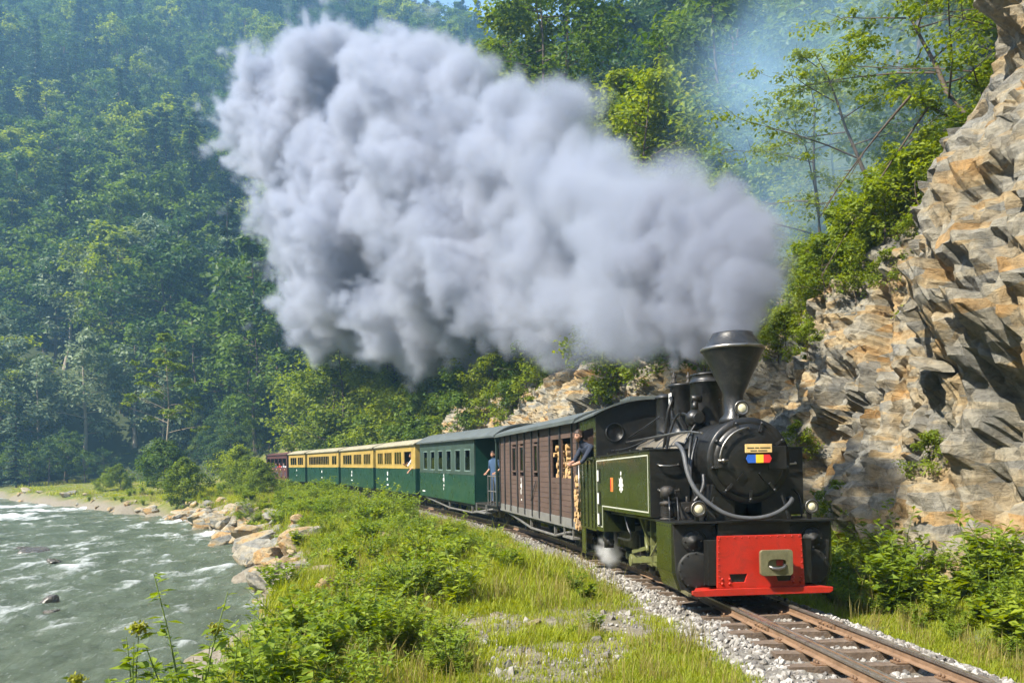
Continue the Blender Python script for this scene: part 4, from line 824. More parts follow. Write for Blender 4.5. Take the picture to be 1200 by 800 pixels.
# lamps
def lamp(c, r_, mount):
    mb = MB(); mb.lathe([(0.0, 0.15), (r_ * 0.55, 0.15), (r_ * 0.9, 0.06), (r_, 0.0), (r_ * 1.08, -0.01), (r_ * 1.08, -0.035), (r_ * 0.9, -0.035), (r_ * 0.88, -0.01)], c, 'y', 24); mb.bar((c[0], c[1] + 0.06, c[2] - r_ * 0.8), (c[0], c[1] + 0.06, mount), 0.05, 0.05, (0, 1, 0)); o = mb.build('head_lamp', LB, loco)
    mb = MB(); mb.lathe([(0, -0.038), (r_ * 0.5, -0.034), (r_ * 0.89, -0.016), (r_ * 0.89, -0.005), (0, -0.005)], c, 'y', 24); mb.build('lens', 'lamp_lens', o)
    mb = MB(); mb.lathe([(r_ * 0.89, -0.03), (r_ * 1.1, -0.038), (r_ * 1.1, -0.028), (r_ * 0.89, -0.02)], c, 'y', 24); mb.build('lamp_rim', 'steel', o)
lamp((-0.76, 0.22, 1.27), 0.095, 1.08); lamp((0.80, 0.22, 1.27), 0.085, 1.08); lamp((-0.02, 0.52, 2.62), 0.095, 2.44)
mb = MB(); mb.box(-0.62, -0.50, 0.28, 0.30, 1.10, 1.34); mb.bar((-0.62, 0.30, 1.12), (-0.50, 0.32, 1.42), 0.03, 0.02); mb.bar((0.52, 0.30, 1.12), (0.44, 0.32, 1.42), 0.03, 0.02); mb.build('front_bracket', 'loco_grey', loco)
# ================================================================== PEOPLE
def person_mesh(name, J, mats, seg_mat, head_dir=(0, -1, 0), head_mat=0, hair_z=0.0, fingers=True, cap_len=None):
    """J: joint -> (xyz, radius); one continuous skinned surface; seg_mat: bone -> material slot"""
    bones = [('pelvis', 'spine'), ('spine', 'chest'), ('chest', 'neck'), ('neck', 'skull')]
    for q in 'lr':
        bones += [('chest', 'sho' + q), ('sho' + q, 'elb' + q), ('elb' + q, 'wri' + q), ('wri' + q, 'palm' + q)]
        if 'hip' + q in J: bones += [('pelvis', 'hip' + q), ('hip' + q, 'kne' + q), ('kne' + q, 'ank' + q), ('ank' + q, 'toe' + q)]
    names = list(J); idx = {n: i for i, n in enumerate(names)}
    me = bpy.data.meshes.new('skel'); me.from_pydata([J[n][0] for n in names], [(idx[a], idx[b]) for a, b in bones], [])
    bm = bmesh.new(); bm.from_mesh(me); sk = bm.verts.layers.skin.verify(); bm.verts.ensure_lookup_table()
    for n, i in idx.items(): bm.verts[i][sk].radius = (J[n][1], J[n][1] * (0.8 if n in ('pelvis', 'spine', 'chest') else 1.0)); bm.verts[i][sk].use_root = n == 'pelvis'
    bm.to_mesh(me); bm.free()
    o = bpy.data.objects.new('skel', me); COL.objects.link(o); o.modifiers.new('s', 'SKIN'); sb = o.modifiers.new('d', 'SUBSURF'); sb.levels = 2; sb.render_levels = 2
    dg = bpy.context.evaluated_depsgraph_get(); dg.update(); em = bpy.data.meshes.new_from_object(o.evaluated_get(dg)); bpy.data.objects.remove(o); bpy.data.meshes.remove(me)
    V = np.empty(len(em.vertices) * 3); em.vertices.foreach_get('co', V); V = V.reshape(-1, 3)
    mb = MB(); mb.sm = True; segs = [(np.array(J[a][0]), np.array(J[b][0]), seg_mat.get(a + '-' + b, seg_mat.get(b, 0)), max(J[a][1], J[b][1])) for a, b in bones]
    for p in em.polygons:
        c = np.array(p.center); best = 9; mi = 0
        for A, B, k, rr in segs:
            t = np.clip(np.dot(c - A, B - A) / max(np.dot(B - A, B - A), 1e-6), 0, 1); dd = np.linalg.norm(c - A - t * (B - A)) - 0.6 * rr
            if dd < best: best = dd; mi = k
        mb.f.append(tuple(p.vertices)); mb.m.append(mi); mb.s.append(True)
    mb.v = [tuple(v) for v in V]; bpy.data.meshes.remove(em)
    # head: skull narrowing to the chin, nose, brows, ears, eyes, mouth
    C = Vector(J['skull'][0]) + Vector((0, 0, 0.03)); f = Vector(head_dir).normalized(); up = Vector((0, 0, 1)); up = (up - f * up.dot(f)).normalized(); rt = f.cross(up)
    W = lambda a, b, c: C + rt * a + f * b + up * c
    b0 = len(mb.v); nu, nv = 18, 14; vs_ = []; fs_ = []
    for i in range(nv + 1):
        t = math.pi * i / nv
        for j in range(nu):
            u = 2 * math.pi * j / nu; x, y, z = math.sin(t) * math.cos(u), math.sin(t) * math.sin(u), math.cos(t)
            k = 1 - 0.28 * max(0, -z) ** 1.3
            vs_.append(W(0.076 * x * k, 0.098 * y * (1 - 0.12 * max(0, -z)) + (0.012 if z < 0 and y > 0 else 0), 0.118 * z))
    for i in range(nv):
        for j in range(nu): fs_.append((i * nu + j, (i + 1) * nu + j, (i + 1) * nu + (j + 1) % nu, i * nu + (j + 1) % nu))
    mb.mi = head_mat; mb.add(vs_, fs_, True)
    mb.add([W(-0.014, 0.09, -0.03), W(0.014, 0.09, -0.03), W(0, 0.122, -0.025), W(0, 0.098, 0.02)], [(0, 1, 2), (1, 3, 2), (3, 0, 2), (0, 3, 1)], True)
    for q in (-1, 1): mb.sphere(W(q * 0.077, -0.005, -0.005), 0.022, 8, 6, (0.5, 1, 1.2))
    mb.mi = len(mats) - 1
    for q in (-1, 1): mb.sphere(W(q * 0.030, 0.088, 0.012), 0.010, 6, 5); mb.bar(W(q * 0.048, 0.089, 0.034), W(q * 0.014, 0.097, 0.036), 0.008, 0.008)
    mb.bar(W(-0.024, 0.098, -0.062), W(0.024, 0.098, -0.062), 0.008, 0.007)
    # fingers: four of different length plus a thumb leaving the side of the palm
    if fingers:
        mb.mi = head_mat
        for q in 'lr':
            a = Vector(J['wri' + q][0]); b = Vector(J['palm' + q][0]); d = (b - a).normalized(); s_ = d.cross(Vector((0.3, -0.9, 0.2))).normalized(); dn = d.cross(s_).normalized()
            if dn.z > 0: dn = -dn
            for k, ln in enumerate((0.062, 0.072, 0.068, 0.054)):
                r0 = b + s_ * (k - 1.5) * 0.019; m1 = r0 + d * ln * 0.5 + dn * 0.008; m2 = m1 + d * ln * 0.38 + dn * 0.026
                mb.tube([r0 - d * 0.02, m1, m2], [0.0095, 0.009, 0.007], 6)
            r0 = a * 0.5 + b * 0.5 - s_ * 0.028; mb.tube([r0, r0 - s_ * 0.024 + d * 0.026, r0 - s_ * 0.030 + d * 0.058 + dn * 0.012], [0.012, 0.011, 0.008], 6)
    body = mb.mesh(name, mats)
    hb = MB(); vs_ = []; fs_ = []
    for i in range(9):
        t = math.pi * 0.74 * i / 8
        for j in range(nu):
            u = 2 * math.pi * j / nu; x, y, z = math.sin(t) * math.cos(u), math.sin(t) * math.sin(u), math.cos(t); low = y > 0.25
            tt = min(t, 0.36 * math.pi) if low else t; x, y, z = math.sin(tt) * math.cos(u), math.sin(tt) * math.sin(u), math.cos(tt); k = 1.13 + 0.03 * math.sin(u * 5 + i)
            vs_.append(W(0.078 * x * k, 0.099 * y * k - 0.004, 0.119 * z * k + 0.004))
    for i in range(8):
        for j in range(nu): fs_.append((i * nu + j, (i + 1) * nu + j, (i + 1) * nu + (j + 1) % nu, i * nu + (j + 1) % nu))
    hb.add(vs_, fs_, True); return body, hb
def stand(arm_l, arm_r, lean=(0, 0), legs=True, sit=False, h=1.0):
    """joint table of an adult facing -y; arm_* = (elbow, wrist, palm); lean shifts the upper body"""
    lx, ly = lean; pz = 0.98 if not sit else 0.52
    J = {'pelvis': ((0, 0, pz), 0.135), 'spine': ((lx * 0.3, ly * 0.3, pz + 0.2), 0.125), 'chest': ((lx * 0.75, ly * 0.75, pz + 0.42), 0.145), 'neck': ((lx, ly - 0.01, pz + 0.56), 0.055), 'skull': ((lx * 1.08, ly * 1.08 - 0.025, pz + 0.67), 0.06)}
    for q, sg, arm in (('l', 1, arm_l), ('r', -1, arm_r)):
        J['sho' + q] = ((lx * 0.8 + sg * 0.19, ly * 0.8, pz + 0.47), 0.068)
        for n, p_, r_ in zip(('elb', 'wri', 'palm'), arm, (0.045, 0.031, 0.036)): J[n + q] = (p_, r_)
        if legs:
            J['hip' + q] = ((sg * 0.095, 0, pz - 0.08), 0.095)
            if sit: J['kne' + q] = ((sg * 0.11, -0.42, pz - 0.04), 0.065); J['ank' + q] = ((sg * 0.11, -0.42, 0.08), 0.045); J['toe' + q] = ((sg * 0.12, -0.58, 0.04), 0.04)
            else: J['kne' + q] = ((sg * 0.11, -0.02, 0.50), 0.066); J['ank' + q] = ((sg * 0.11, 0.02, 0.09), 0.045); J['toe' + q] = ((sg * 0.13, -0.14, 0.04), 0.04)
    return J
SEG = {'spine': 1, 'chest': 1, 'shol': 1, 'shor': 1, 'neck': 0, 'skull': 0, 'shol-elbl': 1, 'shor-elbr': 1, 'elbl-wril': 0, 'elbr-wrir': 0, 'wril-palml': 0, 'wrir-palmr': 0, 'pelvis-hipl': 2, 'pelvis-hipr': 2, 'hipl-knel': 2, 'hipr-kner': 2, 'knel-ankl': 2, 'kner-ankr': 2, 'ankl-toel': 3, 'ankr-toer': 3, 'chest-neck': 1}
def person(label, J, shirt, trousers, M, hair='hair', head_dir=(0, -1, 0), group=None):
    body, hb = person_mesh('person', J, ['skin', shirt, trousers, 'hair'], SEG, head_dir)
    o = bpy.data.objects.new('person', body); COL.objects.link(o); o.matrix_world = M; tag(o, label, 'person', group)
    hb.build('hair', hair, o); return o
def at(M, x, y, z, rot): return M @ Matrix.Translation((x, y, z)) @ Matrix.Rotation(rot, 4, 'Z')

# ================================================================== ROLLING STOCK
paint('truss', (0.15, 0.145, 0.135), 0.6, metal=0.2, dirt=(0.09, 0.07, 0.05), dirt_amt=0.6)
wm = MB(); wm.lathe([(0, -0.05), (0.06, -0.05), (0.06, -0.02), (0.22, -0.015), (0.24, -0.05), (0.30, -0.05), (0.30, 0.03), (0.325, 0.04), (0.325, 0.06), (0.24, 0.06), (0.22, 0.02), (0, 0.03)], (0, 0, 0), 'x', 24)
CARW = wm.mesh('wheel', 'dark_iron')
def bogie(root, yc, wb=1.3):
    mb = MB()
    for sx in (-1, 1):
        mb.prism([(yc - wb / 2 - 0.28, 0.40), (yc - wb / 2 - 0.1, 0.48), (yc + wb / 2 + 0.1, 0.48), (yc + wb / 2 + 0.28, 0.40), (yc + wb / 2 + 0.1, 0.30), (yc + 0.3, 0.20), (yc - 0.3, 0.20), (yc - wb / 2 - 0.1, 0.30)], sx * 0.55 - 0.02, sx * 0.55 + 0.02, 'x')
        for y_ in (yc - wb / 2, yc + wb / 2): mb.box(sx * 0.60 - 0.07, sx * 0.60 + 0.07, y_ - 0.10, y_ + 0.10, 0.22, 0.44)
        for k in (-0.1, 0.0, 0.1): mb.cyl((sx * 0.62, yc + k, 0.26), (sx * 0.62, yc + k, 0.46), 0.04, n=8)
    mb.box(-0.55, 0.55, yc - 0.12, yc + 0.12, 0.44, 0.58); b = mb.build('bogie', 'olive_iron', root)
    for y_ in (yc - wb / 2, yc + wb / 2):
        for sx in (-1, 1): o = link('wheel', CARW, b, (sx * 0.41, y_, 0.30)); o.rotation_euler = (0, 0, 0 if sx < 0 else math.pi)
def car_root(name, label, s0, s1, group=None):
    M, L_ = car_matrix(s0, s1); r = empty(name, label, 'carriage' if 'coach' in name else 'wagon', M, group=group); return r, L_, M
def under(root, L_, hw, z0, y0=0.0, truss=True):
    mb = MB()
    for sx in (-1, 1): mb.box(sx * (hw - 0.12) - 0.04, sx * (hw - 0.12) + 0.04, y0 + 0.02, L_ - 0.02, z0 - 0.14, z0 - 0.005)
    for y_ in np.linspace(y0 + 0.1, L_ - 0.1, 5): mb.box(-hw + 0.16, hw - 0.16, y_ - 0.04, y_ + 0.04, z0 - 0.13, z0 - 0.01)
    mb.box(-hw + 0.02, hw - 0.02, y0, L_, z0 - 0.004, z0 + 0.04); mb.build('underframe', 'dark_iron', root)
    if truss:
        for sx in (-1, 1):
            mb = MB(); X = sx * (hw - 0.10); a, b = L_ * 0.27, L_ * 0.56
            mb.tube([(X, 0.55, z0 - 0.10), (X, a, z0 - 0.36), (X, b, z0 - 0.36), (X, L_ - 0.7, z0 - 0.10)], 0.035, 8); mb.build('truss_rod', 'truss', root)
            for y_ in (a, b): mb = MB(); mb.box(X - 0.03, X + 0.03, y_ - 0.04, y_ + 0.04, z0 - 0.36, z0 - 0.10); mb.build('truss_post', 'truss', root)
    bogie(root, y0 + 1.5); bogie(root, L_ - 1.5)
    mb = MB(); mb.box(-0.10, 0.10, -0.22, 0.02, z0 - 0.18, z0 - 0.02); mb.lathe([(0.0, -0.26), (0.16, -0.255), (0.17, -0.22), (0.0, -0.22)], (0, 0, z0 - 0.10), 'y', 16); mb.build('coupling', 'dark_iron', root)
def roof(root, y0, y1, hw, e, p_, mat, th=0.05, pw=2.0):
    xs = np.linspace(-hw, hw, 21); A = lambda x_, d: e + d + (p_ - e) * (1 - (abs(x_) / hw) ** pw)
    mb = MB(); P = [(x_, A(x_, 0)) for x_ in xs] + [(x_, A(x_, th)) for x_ in reversed(xs)]; mb.prism(P, y0, y1, 'y')
    o = mb.build('roof', mat, root); return o
def wall_openings(root, name, side, hw, y0, y1, z0, z1, wins, wz0, wz1, mat, th=0.045):
    """a side wall with real openings: sill panel, header, piers"""
    x0, x1 = sorted((side * hw, side * (hw - th))); mb = MB()
    if z0 < wz0: mb.box(x0, x1, y0, y1, z0, wz0)
    mb.box(x0, x1, y0, y1, wz1, z1); c = y0
    for a, b in sorted(wins):
        if a > c: mb.box(x0, x1, c, a, wz0, wz1)
        c = b
    if c < y1: mb.box(x0, x1, c, y1, wz0, wz1)
    return mb.build(name, mat, root)
def window(root, side, hw, a, b, wz0, wz1, fmat, bars=0, pane=True, drop=0.0, fw=0.045):
    x0, x1 = sorted((side * (hw + 0.008), side * (hw - 0.035))); mb = MB(); z1 = wz1
    mb.box(x0, x1, a, a + fw, wz0, wz1); mb.box(x0, x1, b - fw, b, wz0, wz1); mb.box(x0, x1, a + fw, b - fw, wz0, wz0 + fw); mb.box(x0, x1, a + fw, b - fw, wz1 - fw, wz1)
    f = mb.build('window', fmat, root)
    for k in range(bars):
        mb = MB(); y_ = a + (b - a) * (k + 1) / (bars + 1); mb.box(x0 + 0.004, x1 - 0.004, y_ - 0.025, y_ + 0.025, wz0 + fw, wz1 - fw); mb.build('glazing_bar', fmat, f)
    if pane: mb = MB(); xm = side * (hw - 0.018); mb.box(xm - 0.003, xm + 0.003, a + fw, b - fw, wz0 + fw, wz1 - fw - drop); mb.build('pane', 'glass', f)
def seats(root, y0, y1, hw, z0, n):
    for k in range(n):
        y_ = y0 + (y1 - y0) * (k + 0.5) / n
        for sx in (-1, 1): mb = MB(); xa, xb = sorted((sx * 0.25, sx * (hw - 0.08))); mb.box(xa, xb, y_ - 0.22, y_ + 0.22, z0 + 0.38, z0 + 0.44); mb.box(xa, xb, y_ + 0.20, y_ + 0.25, z0 + 0.04, z0 + 0.95); mb.build('bench', 'interior', root)
def marks(root, hw, yc, z, items, mat='mark_white'):
    for dy, dz, w_, h_ in items: mb = MB(); mb.box(-hw - 0.004, -hw - 0.0005, yc + dy - w_ / 2, yc + dy + w_ / 2, z + dz - h_ / 2, z + dz + h_ / 2); mb.build('painted_mark', mat, root)
Z0, EV = 0.64, 2.94
# ------------------------------------------------------------------ brown luggage van behind the engine
hw = 1.05
van, L_, Mv = car_root('luggage_van', 'brown boarded luggage van with black upright battens coupled behind the locomotive', 7.15, 15.9)
under(van, L_, hw, Z0)
ow = [(0.55, 1.38), (1.52, 2.28)]; nw = [(3.66, 4.12), (5.30, 5.80), (6.30, 6.82)]
wall_openings(van, 'side_wall', 1, hw, 0, L_ , Z0, EV, nw, 1.85, 2.58, 'wagon_brown')
for (a, b, wz) in ((0, 2.34, (1.74, 2.50)), (2.34, L_, (1.80, 2.54))):
    # horizontal boards between the openings, each a plank of its own
    z_ = Z0 + 0.16; k = 0
    while z_ < EV - 0.01:
        z2 = min(z_ + 0.128, EV); segs_ = [(a, b)]
        for (c, d) in (ow if a == 0 else nw):
            if z2 > wz[0] + 0.02 and z_ < wz[1] - 0.02:
                segs_ = [q for (p0, p1) in segs_ for q in (((p0, c), (d, p1)) if p0 < c < p1 else ((p0, p1),))]
        off = 0.003 * math.sin(k * 12.9 + a)
        for (p0, p1) in segs_:
            if p1 - p0 > 0.01: mb = MB(); mb.box(-hw + off, -hw + 0.04, p0, p1, z_ + 0.004, z2 - 0.004); mb.build('board', 'wagon_brown', van)
        z_ = z2; k += 1
mb = MB(); mb.box(-hw + 0.042, -hw + 0.05, 0, 0.5, Z0, EV); mb.box(-hw + 0.042, -hw + 0.05, 2.34, 3.6, Z0, EV); mb.box(-hw + 0.042, -hw + 0.05, 6.9, L_, Z0, EV); mb.build('lining_board', 'interior_dark', van)
mb = MB(); mb.box(-hw - 0.012, -hw + 0.04, 0, L_, Z0 - 0.06, Z0 + 0.16); mb.build('sole_board', 'wagon_grey', van, 0.004)
for y_ in (0.04, 0.46, 1.45, 2.40, 3.52, 4.30, 5.18, 6.08, 7.05, 7.9, L_ - 0.10):
    mb = MB(); mb.box(-hw - 0.035, -hw + 0.001, y_ - 0.035, y_ + 0.035, Z0 + 0.0, EV); mb.build('batten', 'batten', van, 0.004)
for (a, b) in nw: window(van, -1, hw + 0.012, a, b, 1.80, 2.54, 'wagon_brown', pane=True)
for y_ in (0.02, L_ - 0.02):
    mb = MB(); mb.box(-hw + 0.05, hw - 0.05, y_ - 0.02, y_ + 0.02, Z0, EV); mb.build('end_wall', 'wagon_brown', van)
mb = MB(); mb.box(-hw + 0.05, hw - 0.05, 2.5, 2.54, Z0, EV); mb.build('partition', 'interior_dark', van)
roof(van, -0.12, L_ + 0.15, hw + 0.13, EV - 0.02, 3.20, 'roof_grey')
mb = MB(); mb.box(-hw - 0.16, -hw - 0.10, -0.12, L_ + 0.15, EV - 0.06, EV - 0.022); mb.build('gutter', 'roof_grey', van)
marks(van, hw + 0.006, 5.65, 1.45, [(0, 0.14, 0.06, 0.12), (0.02, -0.03, 0.14, 0.10), (-0.05, -0.03, 0.05, 0.2), (0.03, -0.20, 0.07, 0.14), (-0.02, -0.42, 0.10, 0.05)])
mb = MB(); mb.bar((-hw - 0.04, 4.35, 1.05), (-hw - 0.04, 3.75, 1.6), 0.012, 0.03); mb.build('door_bar', 'dark_iron', van)
mb = MB(); mb.box(-hw - 0.02, -hw + 0.16, 0.5, 1.3, 0.34, 0.38); mb.box(-hw + 0.0, -hw + 0.03, 0.52, 0.56, 0.36, 0.6); mb.box(-hw + 0.0, -hw + 0.03, 1.24, 1.28, 0.36, 0.6); mb.build('step', 'wagon_grey', van)
# ------------------------------------------------------------------ teal green coach with an open end platform
hw = 1.06
gc, L_, Mg = car_root('green_coach', 'teal green coach with grey arched roof and a man standing on its open platform', 16.6, 28.0)
under(gc, L_, hw, Z0); W0 = 2.45
wn = [(2.95 + k * 1.38, 2.95 + k * 1.38 + 0.80) for k in range(6)]
for sd_ in (-1, 1):
    wall_openings(gc, 'side_wall', sd_, hw, W0, L_, 1.66, EV, wn, 1.76, 2.58, 'coach_teal')
    x0, x1 = sorted((sd_ * hw * 1.0 + sd_ * 0.006, sd_ * (hw - 0.04))); mb = MB(); mb.box(x0, x1, W0, L_, Z0 - 0.04, 1.66); mb.build('lower_panel', 'coach_green', gc, 0.006)
    for a, b in wn: window(gc, sd_, hw, a, b, 1.76, 2.58, 'window_grey' if sd_ < 0 else 'window_wood', bars=0, drop=0.25 if sd_ < 0 else 0)
mb = MB(); mb.box(-hw - 0.018, -hw - 0.006, W0, L_, 1.64, 1.69); mb.build('waist_rail', 'coach_teal', gc)
for y_ in (W0 + 0.02, L_ - 0.02):
    mb = MB(); mb.prism([(-hw + 0.05, Z0), (-0.36, Z0), (-0.36, 2.5), (0.36, 2.5), (0.36, Z0), (hw - 0.05, Z0), (hw - 0.05, EV), (-hw + 0.05, EV)], y_ - 0.02, y_ + 0.02, 'y'); ew = mb.build('end_wall', 'coach_green', gc)
    mb = MB(); mb.box(-0.36, 0.36, y_ - 0.015, y_ + 0.015, Z0, 2.5); mb.build('end_door', 'coach_green', ew)
roof(gc, -0.25, L_ + 0.12, hw + 0.13, EV - 0.03, 3.30, 'roof_grey', 0.06, 2.4)
mb = MB(); mb.prism([(x_, EV - 0.16 + 0.30 * (1 - (abs(x_) / 1.12) ** 2.4)) for x_ in np.linspace(-1.12, 1.12, 15)] + [(x_, EV - 0.02 + 0.34 * (1 - (abs(x_) / 1.12) ** 2.4)) for x_ in np.linspace(1.12, -1.12, 15)], -0.2, -0.16, 'y'); mb.build('canopy_valance', 'coach_teal', gc)
for sx in (-1, 1):
    mb = MB(); mb.box(sx * 1.0 - 0.03, sx * 1.0 + 0.03, 0.02, 0.08, Z0, EV); mb.build('platform_post', 'coach_teal', gc)
for (p0, p1) in (((-1.0, 0.05), (-0.4, 0.05)), ((0.4, 0.05), (1.0, 0.05)), ((-1.02, 0.05), (-1.02, 0.95)), ((1.02, 0.05), (1.02, 0.95))):
    mb = MB(); mb.bar((p0[0], p0[1], Z0 + 1.0), (p1[0], p1[1], Z0 + 1.0), 0.04, 0.04); mb.bar((p0[0], p0[1], Z0 + 0.5), (p1[0], p1[1], Z0 + 0.5), 0.025, 0.025)
    for t in np.linspace(0, 1, 4): x_ = p0[0] + (p1[0] - p0[0]) * t; y_ = p0[1] + (p1[1] - p0[1]) * t; mb.bar((x_, y_, Z0), (x_, y_, Z0 + 1.0), 0.03, 0.03)
    mb.build('platform_railing', 'truss', gc)
mb = MB(); mb.box(-hw - 0.08, -hw + 0.20, 1.0, 2.3, 0.36, 0.40); mb.box(-hw - 0.02, -hw + 0.02, 1.02, 1.07, 0.38, 0.66); mb.box(-hw - 0.02, -hw + 0.02, 2.2, 2.25, 0.38, 0.66); mb.build('step', 'wagon_grey', gc)
seats(gc, W0 + 0.3, L_ - 0.3, hw, Z0, 7)
marks(gc, hw + 0.007, 6.9, 1.45, [(0, 0.12, 0.08, 0.10), (0.03, -0.05, 0.20, 0.12), (-0.02, -0.05, 0.06, 0.22), (0, -0.28, 0.12, 0.08), (0.04, -0.42, 0.06, 0.10)]); marks(gc, hw + 0.007, 10.6, 0.82, [(0, 0, 0.5, 0.05)])
# ------------------------------------------------------------------ cream and green coaches
def cream_coach(label, s0, s1, groups, vest=0.0, emblem=None):
    hw = 1.05; c, L_, M = car_root('cream_coach', label, s0, s1, 'cream and green coaches'); under(c, L_, hw, Z0, truss=False)
    wn = [(a, b) for a, b, n in groups]
    for sd_ in (-1, 1):
        wall_openings(c, 'side_wall', sd_, hw, 0.0, L_, 1.80, EV, wn, 1.95, 2.66, 'coach_yellow')
        x0, x1 = sorted((sd_ * (hw + 0.004), sd_ * (hw - 0.04))); mb = MB(); mb.box(x0, x1, 0.0, L_, Z0 - 0.06, 1.80); mb.build('lower_panel', 'coach_green', c, 0.006)
        for a, b, n in groups: window(c, sd_, hw, a, b, 1.95, 2.66, 'coach_yellow', bars=n, pane=n > 0, fw=0.05)
    mb = MB(); mb.box(-hw - 0.02, -hw - 0.004, 0, L_, 1.785, 1.84); mb.build('waist_rail', 'coach_yellow', c); mb = MB(); mb.box(-hw - 0.03, -hw, 0, L_, EV - 0.10, EV - 0.04); mb.build('cornice', 'coach_yellow', c)
    for y_ in (0.02, L_ - 0.02):
        mb = MB(); mb.box(-hw + 0.045, hw - 0.045, y_ - 0.02, y_ + 0.02, Z0, 1.80); e_ = mb.build('end_wall', 'coach_green', c); mb = MB(); mb.box(-hw + 0.045, hw - 0.045, y_ - 0.02, y_ + 0.02, 1.80, EV); mb.build('upper_end', 'coach_yellow', e_)
        mb = MB(); yy = y_ - 0.03 if y_ < 1 else y_ + 0.02; mb.box(-0.33, 0.33, yy, yy + 0.012, Z0 + 0.05, 2.55); mb.build('end_door', 'interior_dark', e_)
    roof(c, -0.10, L_ + 0.10, hw + 0.10, EV - 0.03, 3.20, 'roof_cream', 0.05); seats(c, 0.4, L_ - 0.3, hw, Z0, 6)
    for y_, z_, items in (emblem or []): marks(c, hw + 0.006, y_, z_, items)
    return c, M, L_
EM = lambda y_: [(y_, 1.42, [(0, 0.12, 0.14, 0.16), (0, -0.32, 0.22, 0.05)])]
c1, M1, L1 = cream_coach('cream over green coach with passengers leaning out, coupled next to the teal coach', 29.0, 38.4, [(0.75, 2.35, 0), (2.85, 4.5, 2), (5.1, 7.0, 3), (7.4, 8.9, 2)], emblem=[(6.2, 1.30, [(0, 0.20, 0.22, 0.20), (0.06, -0.10, 0.24, 0.14), (0, -0.40, 0.42, 0.07)])])
c2, M2, L2 = cream_coach('cream over green coach, second one behind the teal coach', 39.2, 49.6, [(0.7, 2.7, 3), (3.3, 5.8, 4), (6.4, 9.5, 3)], emblem=[(6.4, 1.36, [(0, 0.14, 0.18, 0.16), (0.06, -0.08, 0.30, 0.12), (0, -0.40, 0.40, 0.06)])])
c3, M3, L3 = cream_coach('cream over green coach, third one behind the teal coach', 50.4, 60.4, [(0.5, 1.9, 1), (2.7, 9.4, 11)], emblem=[(5.0, 1.36, [(0, 0.10, 0.2, 0.16), (0, -0.35, 0.36, 0.06)])])
c4, M4, L4 = cream_coach('short cream over green coach, last one before the dark open wagon', 61.2, 66.8, [(0.6, 2.4, 2), (2.8, 5.0, 2)], emblem=EM(2.8))
# ------------------------------------------------------------------ dark red open wagon at the tail
ow_, L_, Mo = car_root('open_wagon', 'dark maroon open-sided wagon with passengers at the tail of the train', 67.5, 75.0)
paint('maroon', (0.075, 0.022, 0.018), 0.6, dirt=(0.10, 0.05, 0.04), dirt_amt=0.4)
under(ow_, L_, 1.05, Z0, truss=False)
for sd_ in (-1, 1):
    wall_openings(ow_, 'side_wall', sd_, 1.05, 0, L_, Z0, EV, [(0.3 + 1.4 * k, 1.55 + 1.4 * k) for k in range(5)], 1.78, 2.6, 'maroon')
for y_ in (0.02, L_ - 0.02): mb = MB(); mb.box(-1.0, 1.0, y_ - 0.02, y_ + 0.02, Z0, EV); mb.build('end_wall', 'maroon', ow_)
roof(ow_, -0.1, L_ + 0.1, 1.14, EV - 0.03, 3.12, 'maroon'); seats(ow_, 0.4, L_ - 0.3, 1.05, Z0, 4)

# ------------------------------------------------------------------ crew and passengers
rr_ = -math.pi / 2                                                     # facing the river
J = stand(((0.27, 0.02, 1.20), (0.24, -0.20, 1.06), (0.23, -0.28, 1.04)), ((-0.27, 0.03, 1.18), (-0.22, -0.18, 1.05), (-0.20, -0.26, 1.03)), (0.0, -0.03))
person('man in blue T-shirt and jeans standing on the open coach platform', J, 'cloth_blue', 'cloth_jeans', at(Mg, -0.72, 1.15, Z0 + 0.04, rr_ + 0.5), 'hair', (-0.1, -1, 0.0))
J = stand(((0.22, -0.66, 1.16), (-0.02, -0.74, 1.10), (-0.09, -0.76, 1.095)), ((-0.30, -0.55, 1.17), (-0.16, -0.76, 1.11), (-0.07, -0.80, 1.12)), (-0.02, -0.52))
person('engine crew member in dark navy shirt leaning out of the cab window', J, 'cloth_navy', 'cloth_navy', at(ML, -0.72, 6.02, 0.86, rr_ + 0.35), 'hair_brown', (0.25, -1, -0.05))
J = stand(((0.36, -0.60, 1.14), (0.42, -0.85, 0.95), (0.43, -0.92, 0.90)), ((-0.30, -0.5, 1.16), (-0.22, -0.72, 1.26), (-0.2, -0.78, 1.30)), (0.0, -0.42))
person('passenger in white top leaning from a cream coach window with one arm hanging out', J, 'cloth_white', 'cloth_jeans', at(M1, -0.55, 1.15, Z0 + 0.08, rr_ + 0.3), 'hair_brown', (0.2, -1, 0))
J = stand(((0.34, -0.28, 1.2), (0.25, -0.5, 1.3), (0.22, -0.56, 1.34)), ((-0.32, -0.25, 1.2), (-0.25, -0.5, 1.25), (-0.2, -0.56, 1.27)), (0.0, -0.18))
person('passenger in red top at the open window of the cream coach', J, 'cloth_red', 'cloth_jeans', at(M1, -0.55, 1.75, Z0 + 0.08, rr_ + 0.2), 'hair', (0.1, -1, 0))
J = stand(((0.30, -0.12, 0.78), (0.2, -0.34, 0.72), (0.18, -0.42, 0.71)), ((-0.30, -0.12, 0.78), (-0.2, -0.34, 0.72), (-0.18, -0.42, 0.71)), (0, 0.02), sit=True)
sitters = {}
for sh in ('cloth_orange', 'cloth_grey', 'cloth_red', 'cloth_white', 'cloth_blue'): sitters[sh] = person_mesh('person', J, ['skin', sh, 'cloth_jeans', 'hair'], SEG)
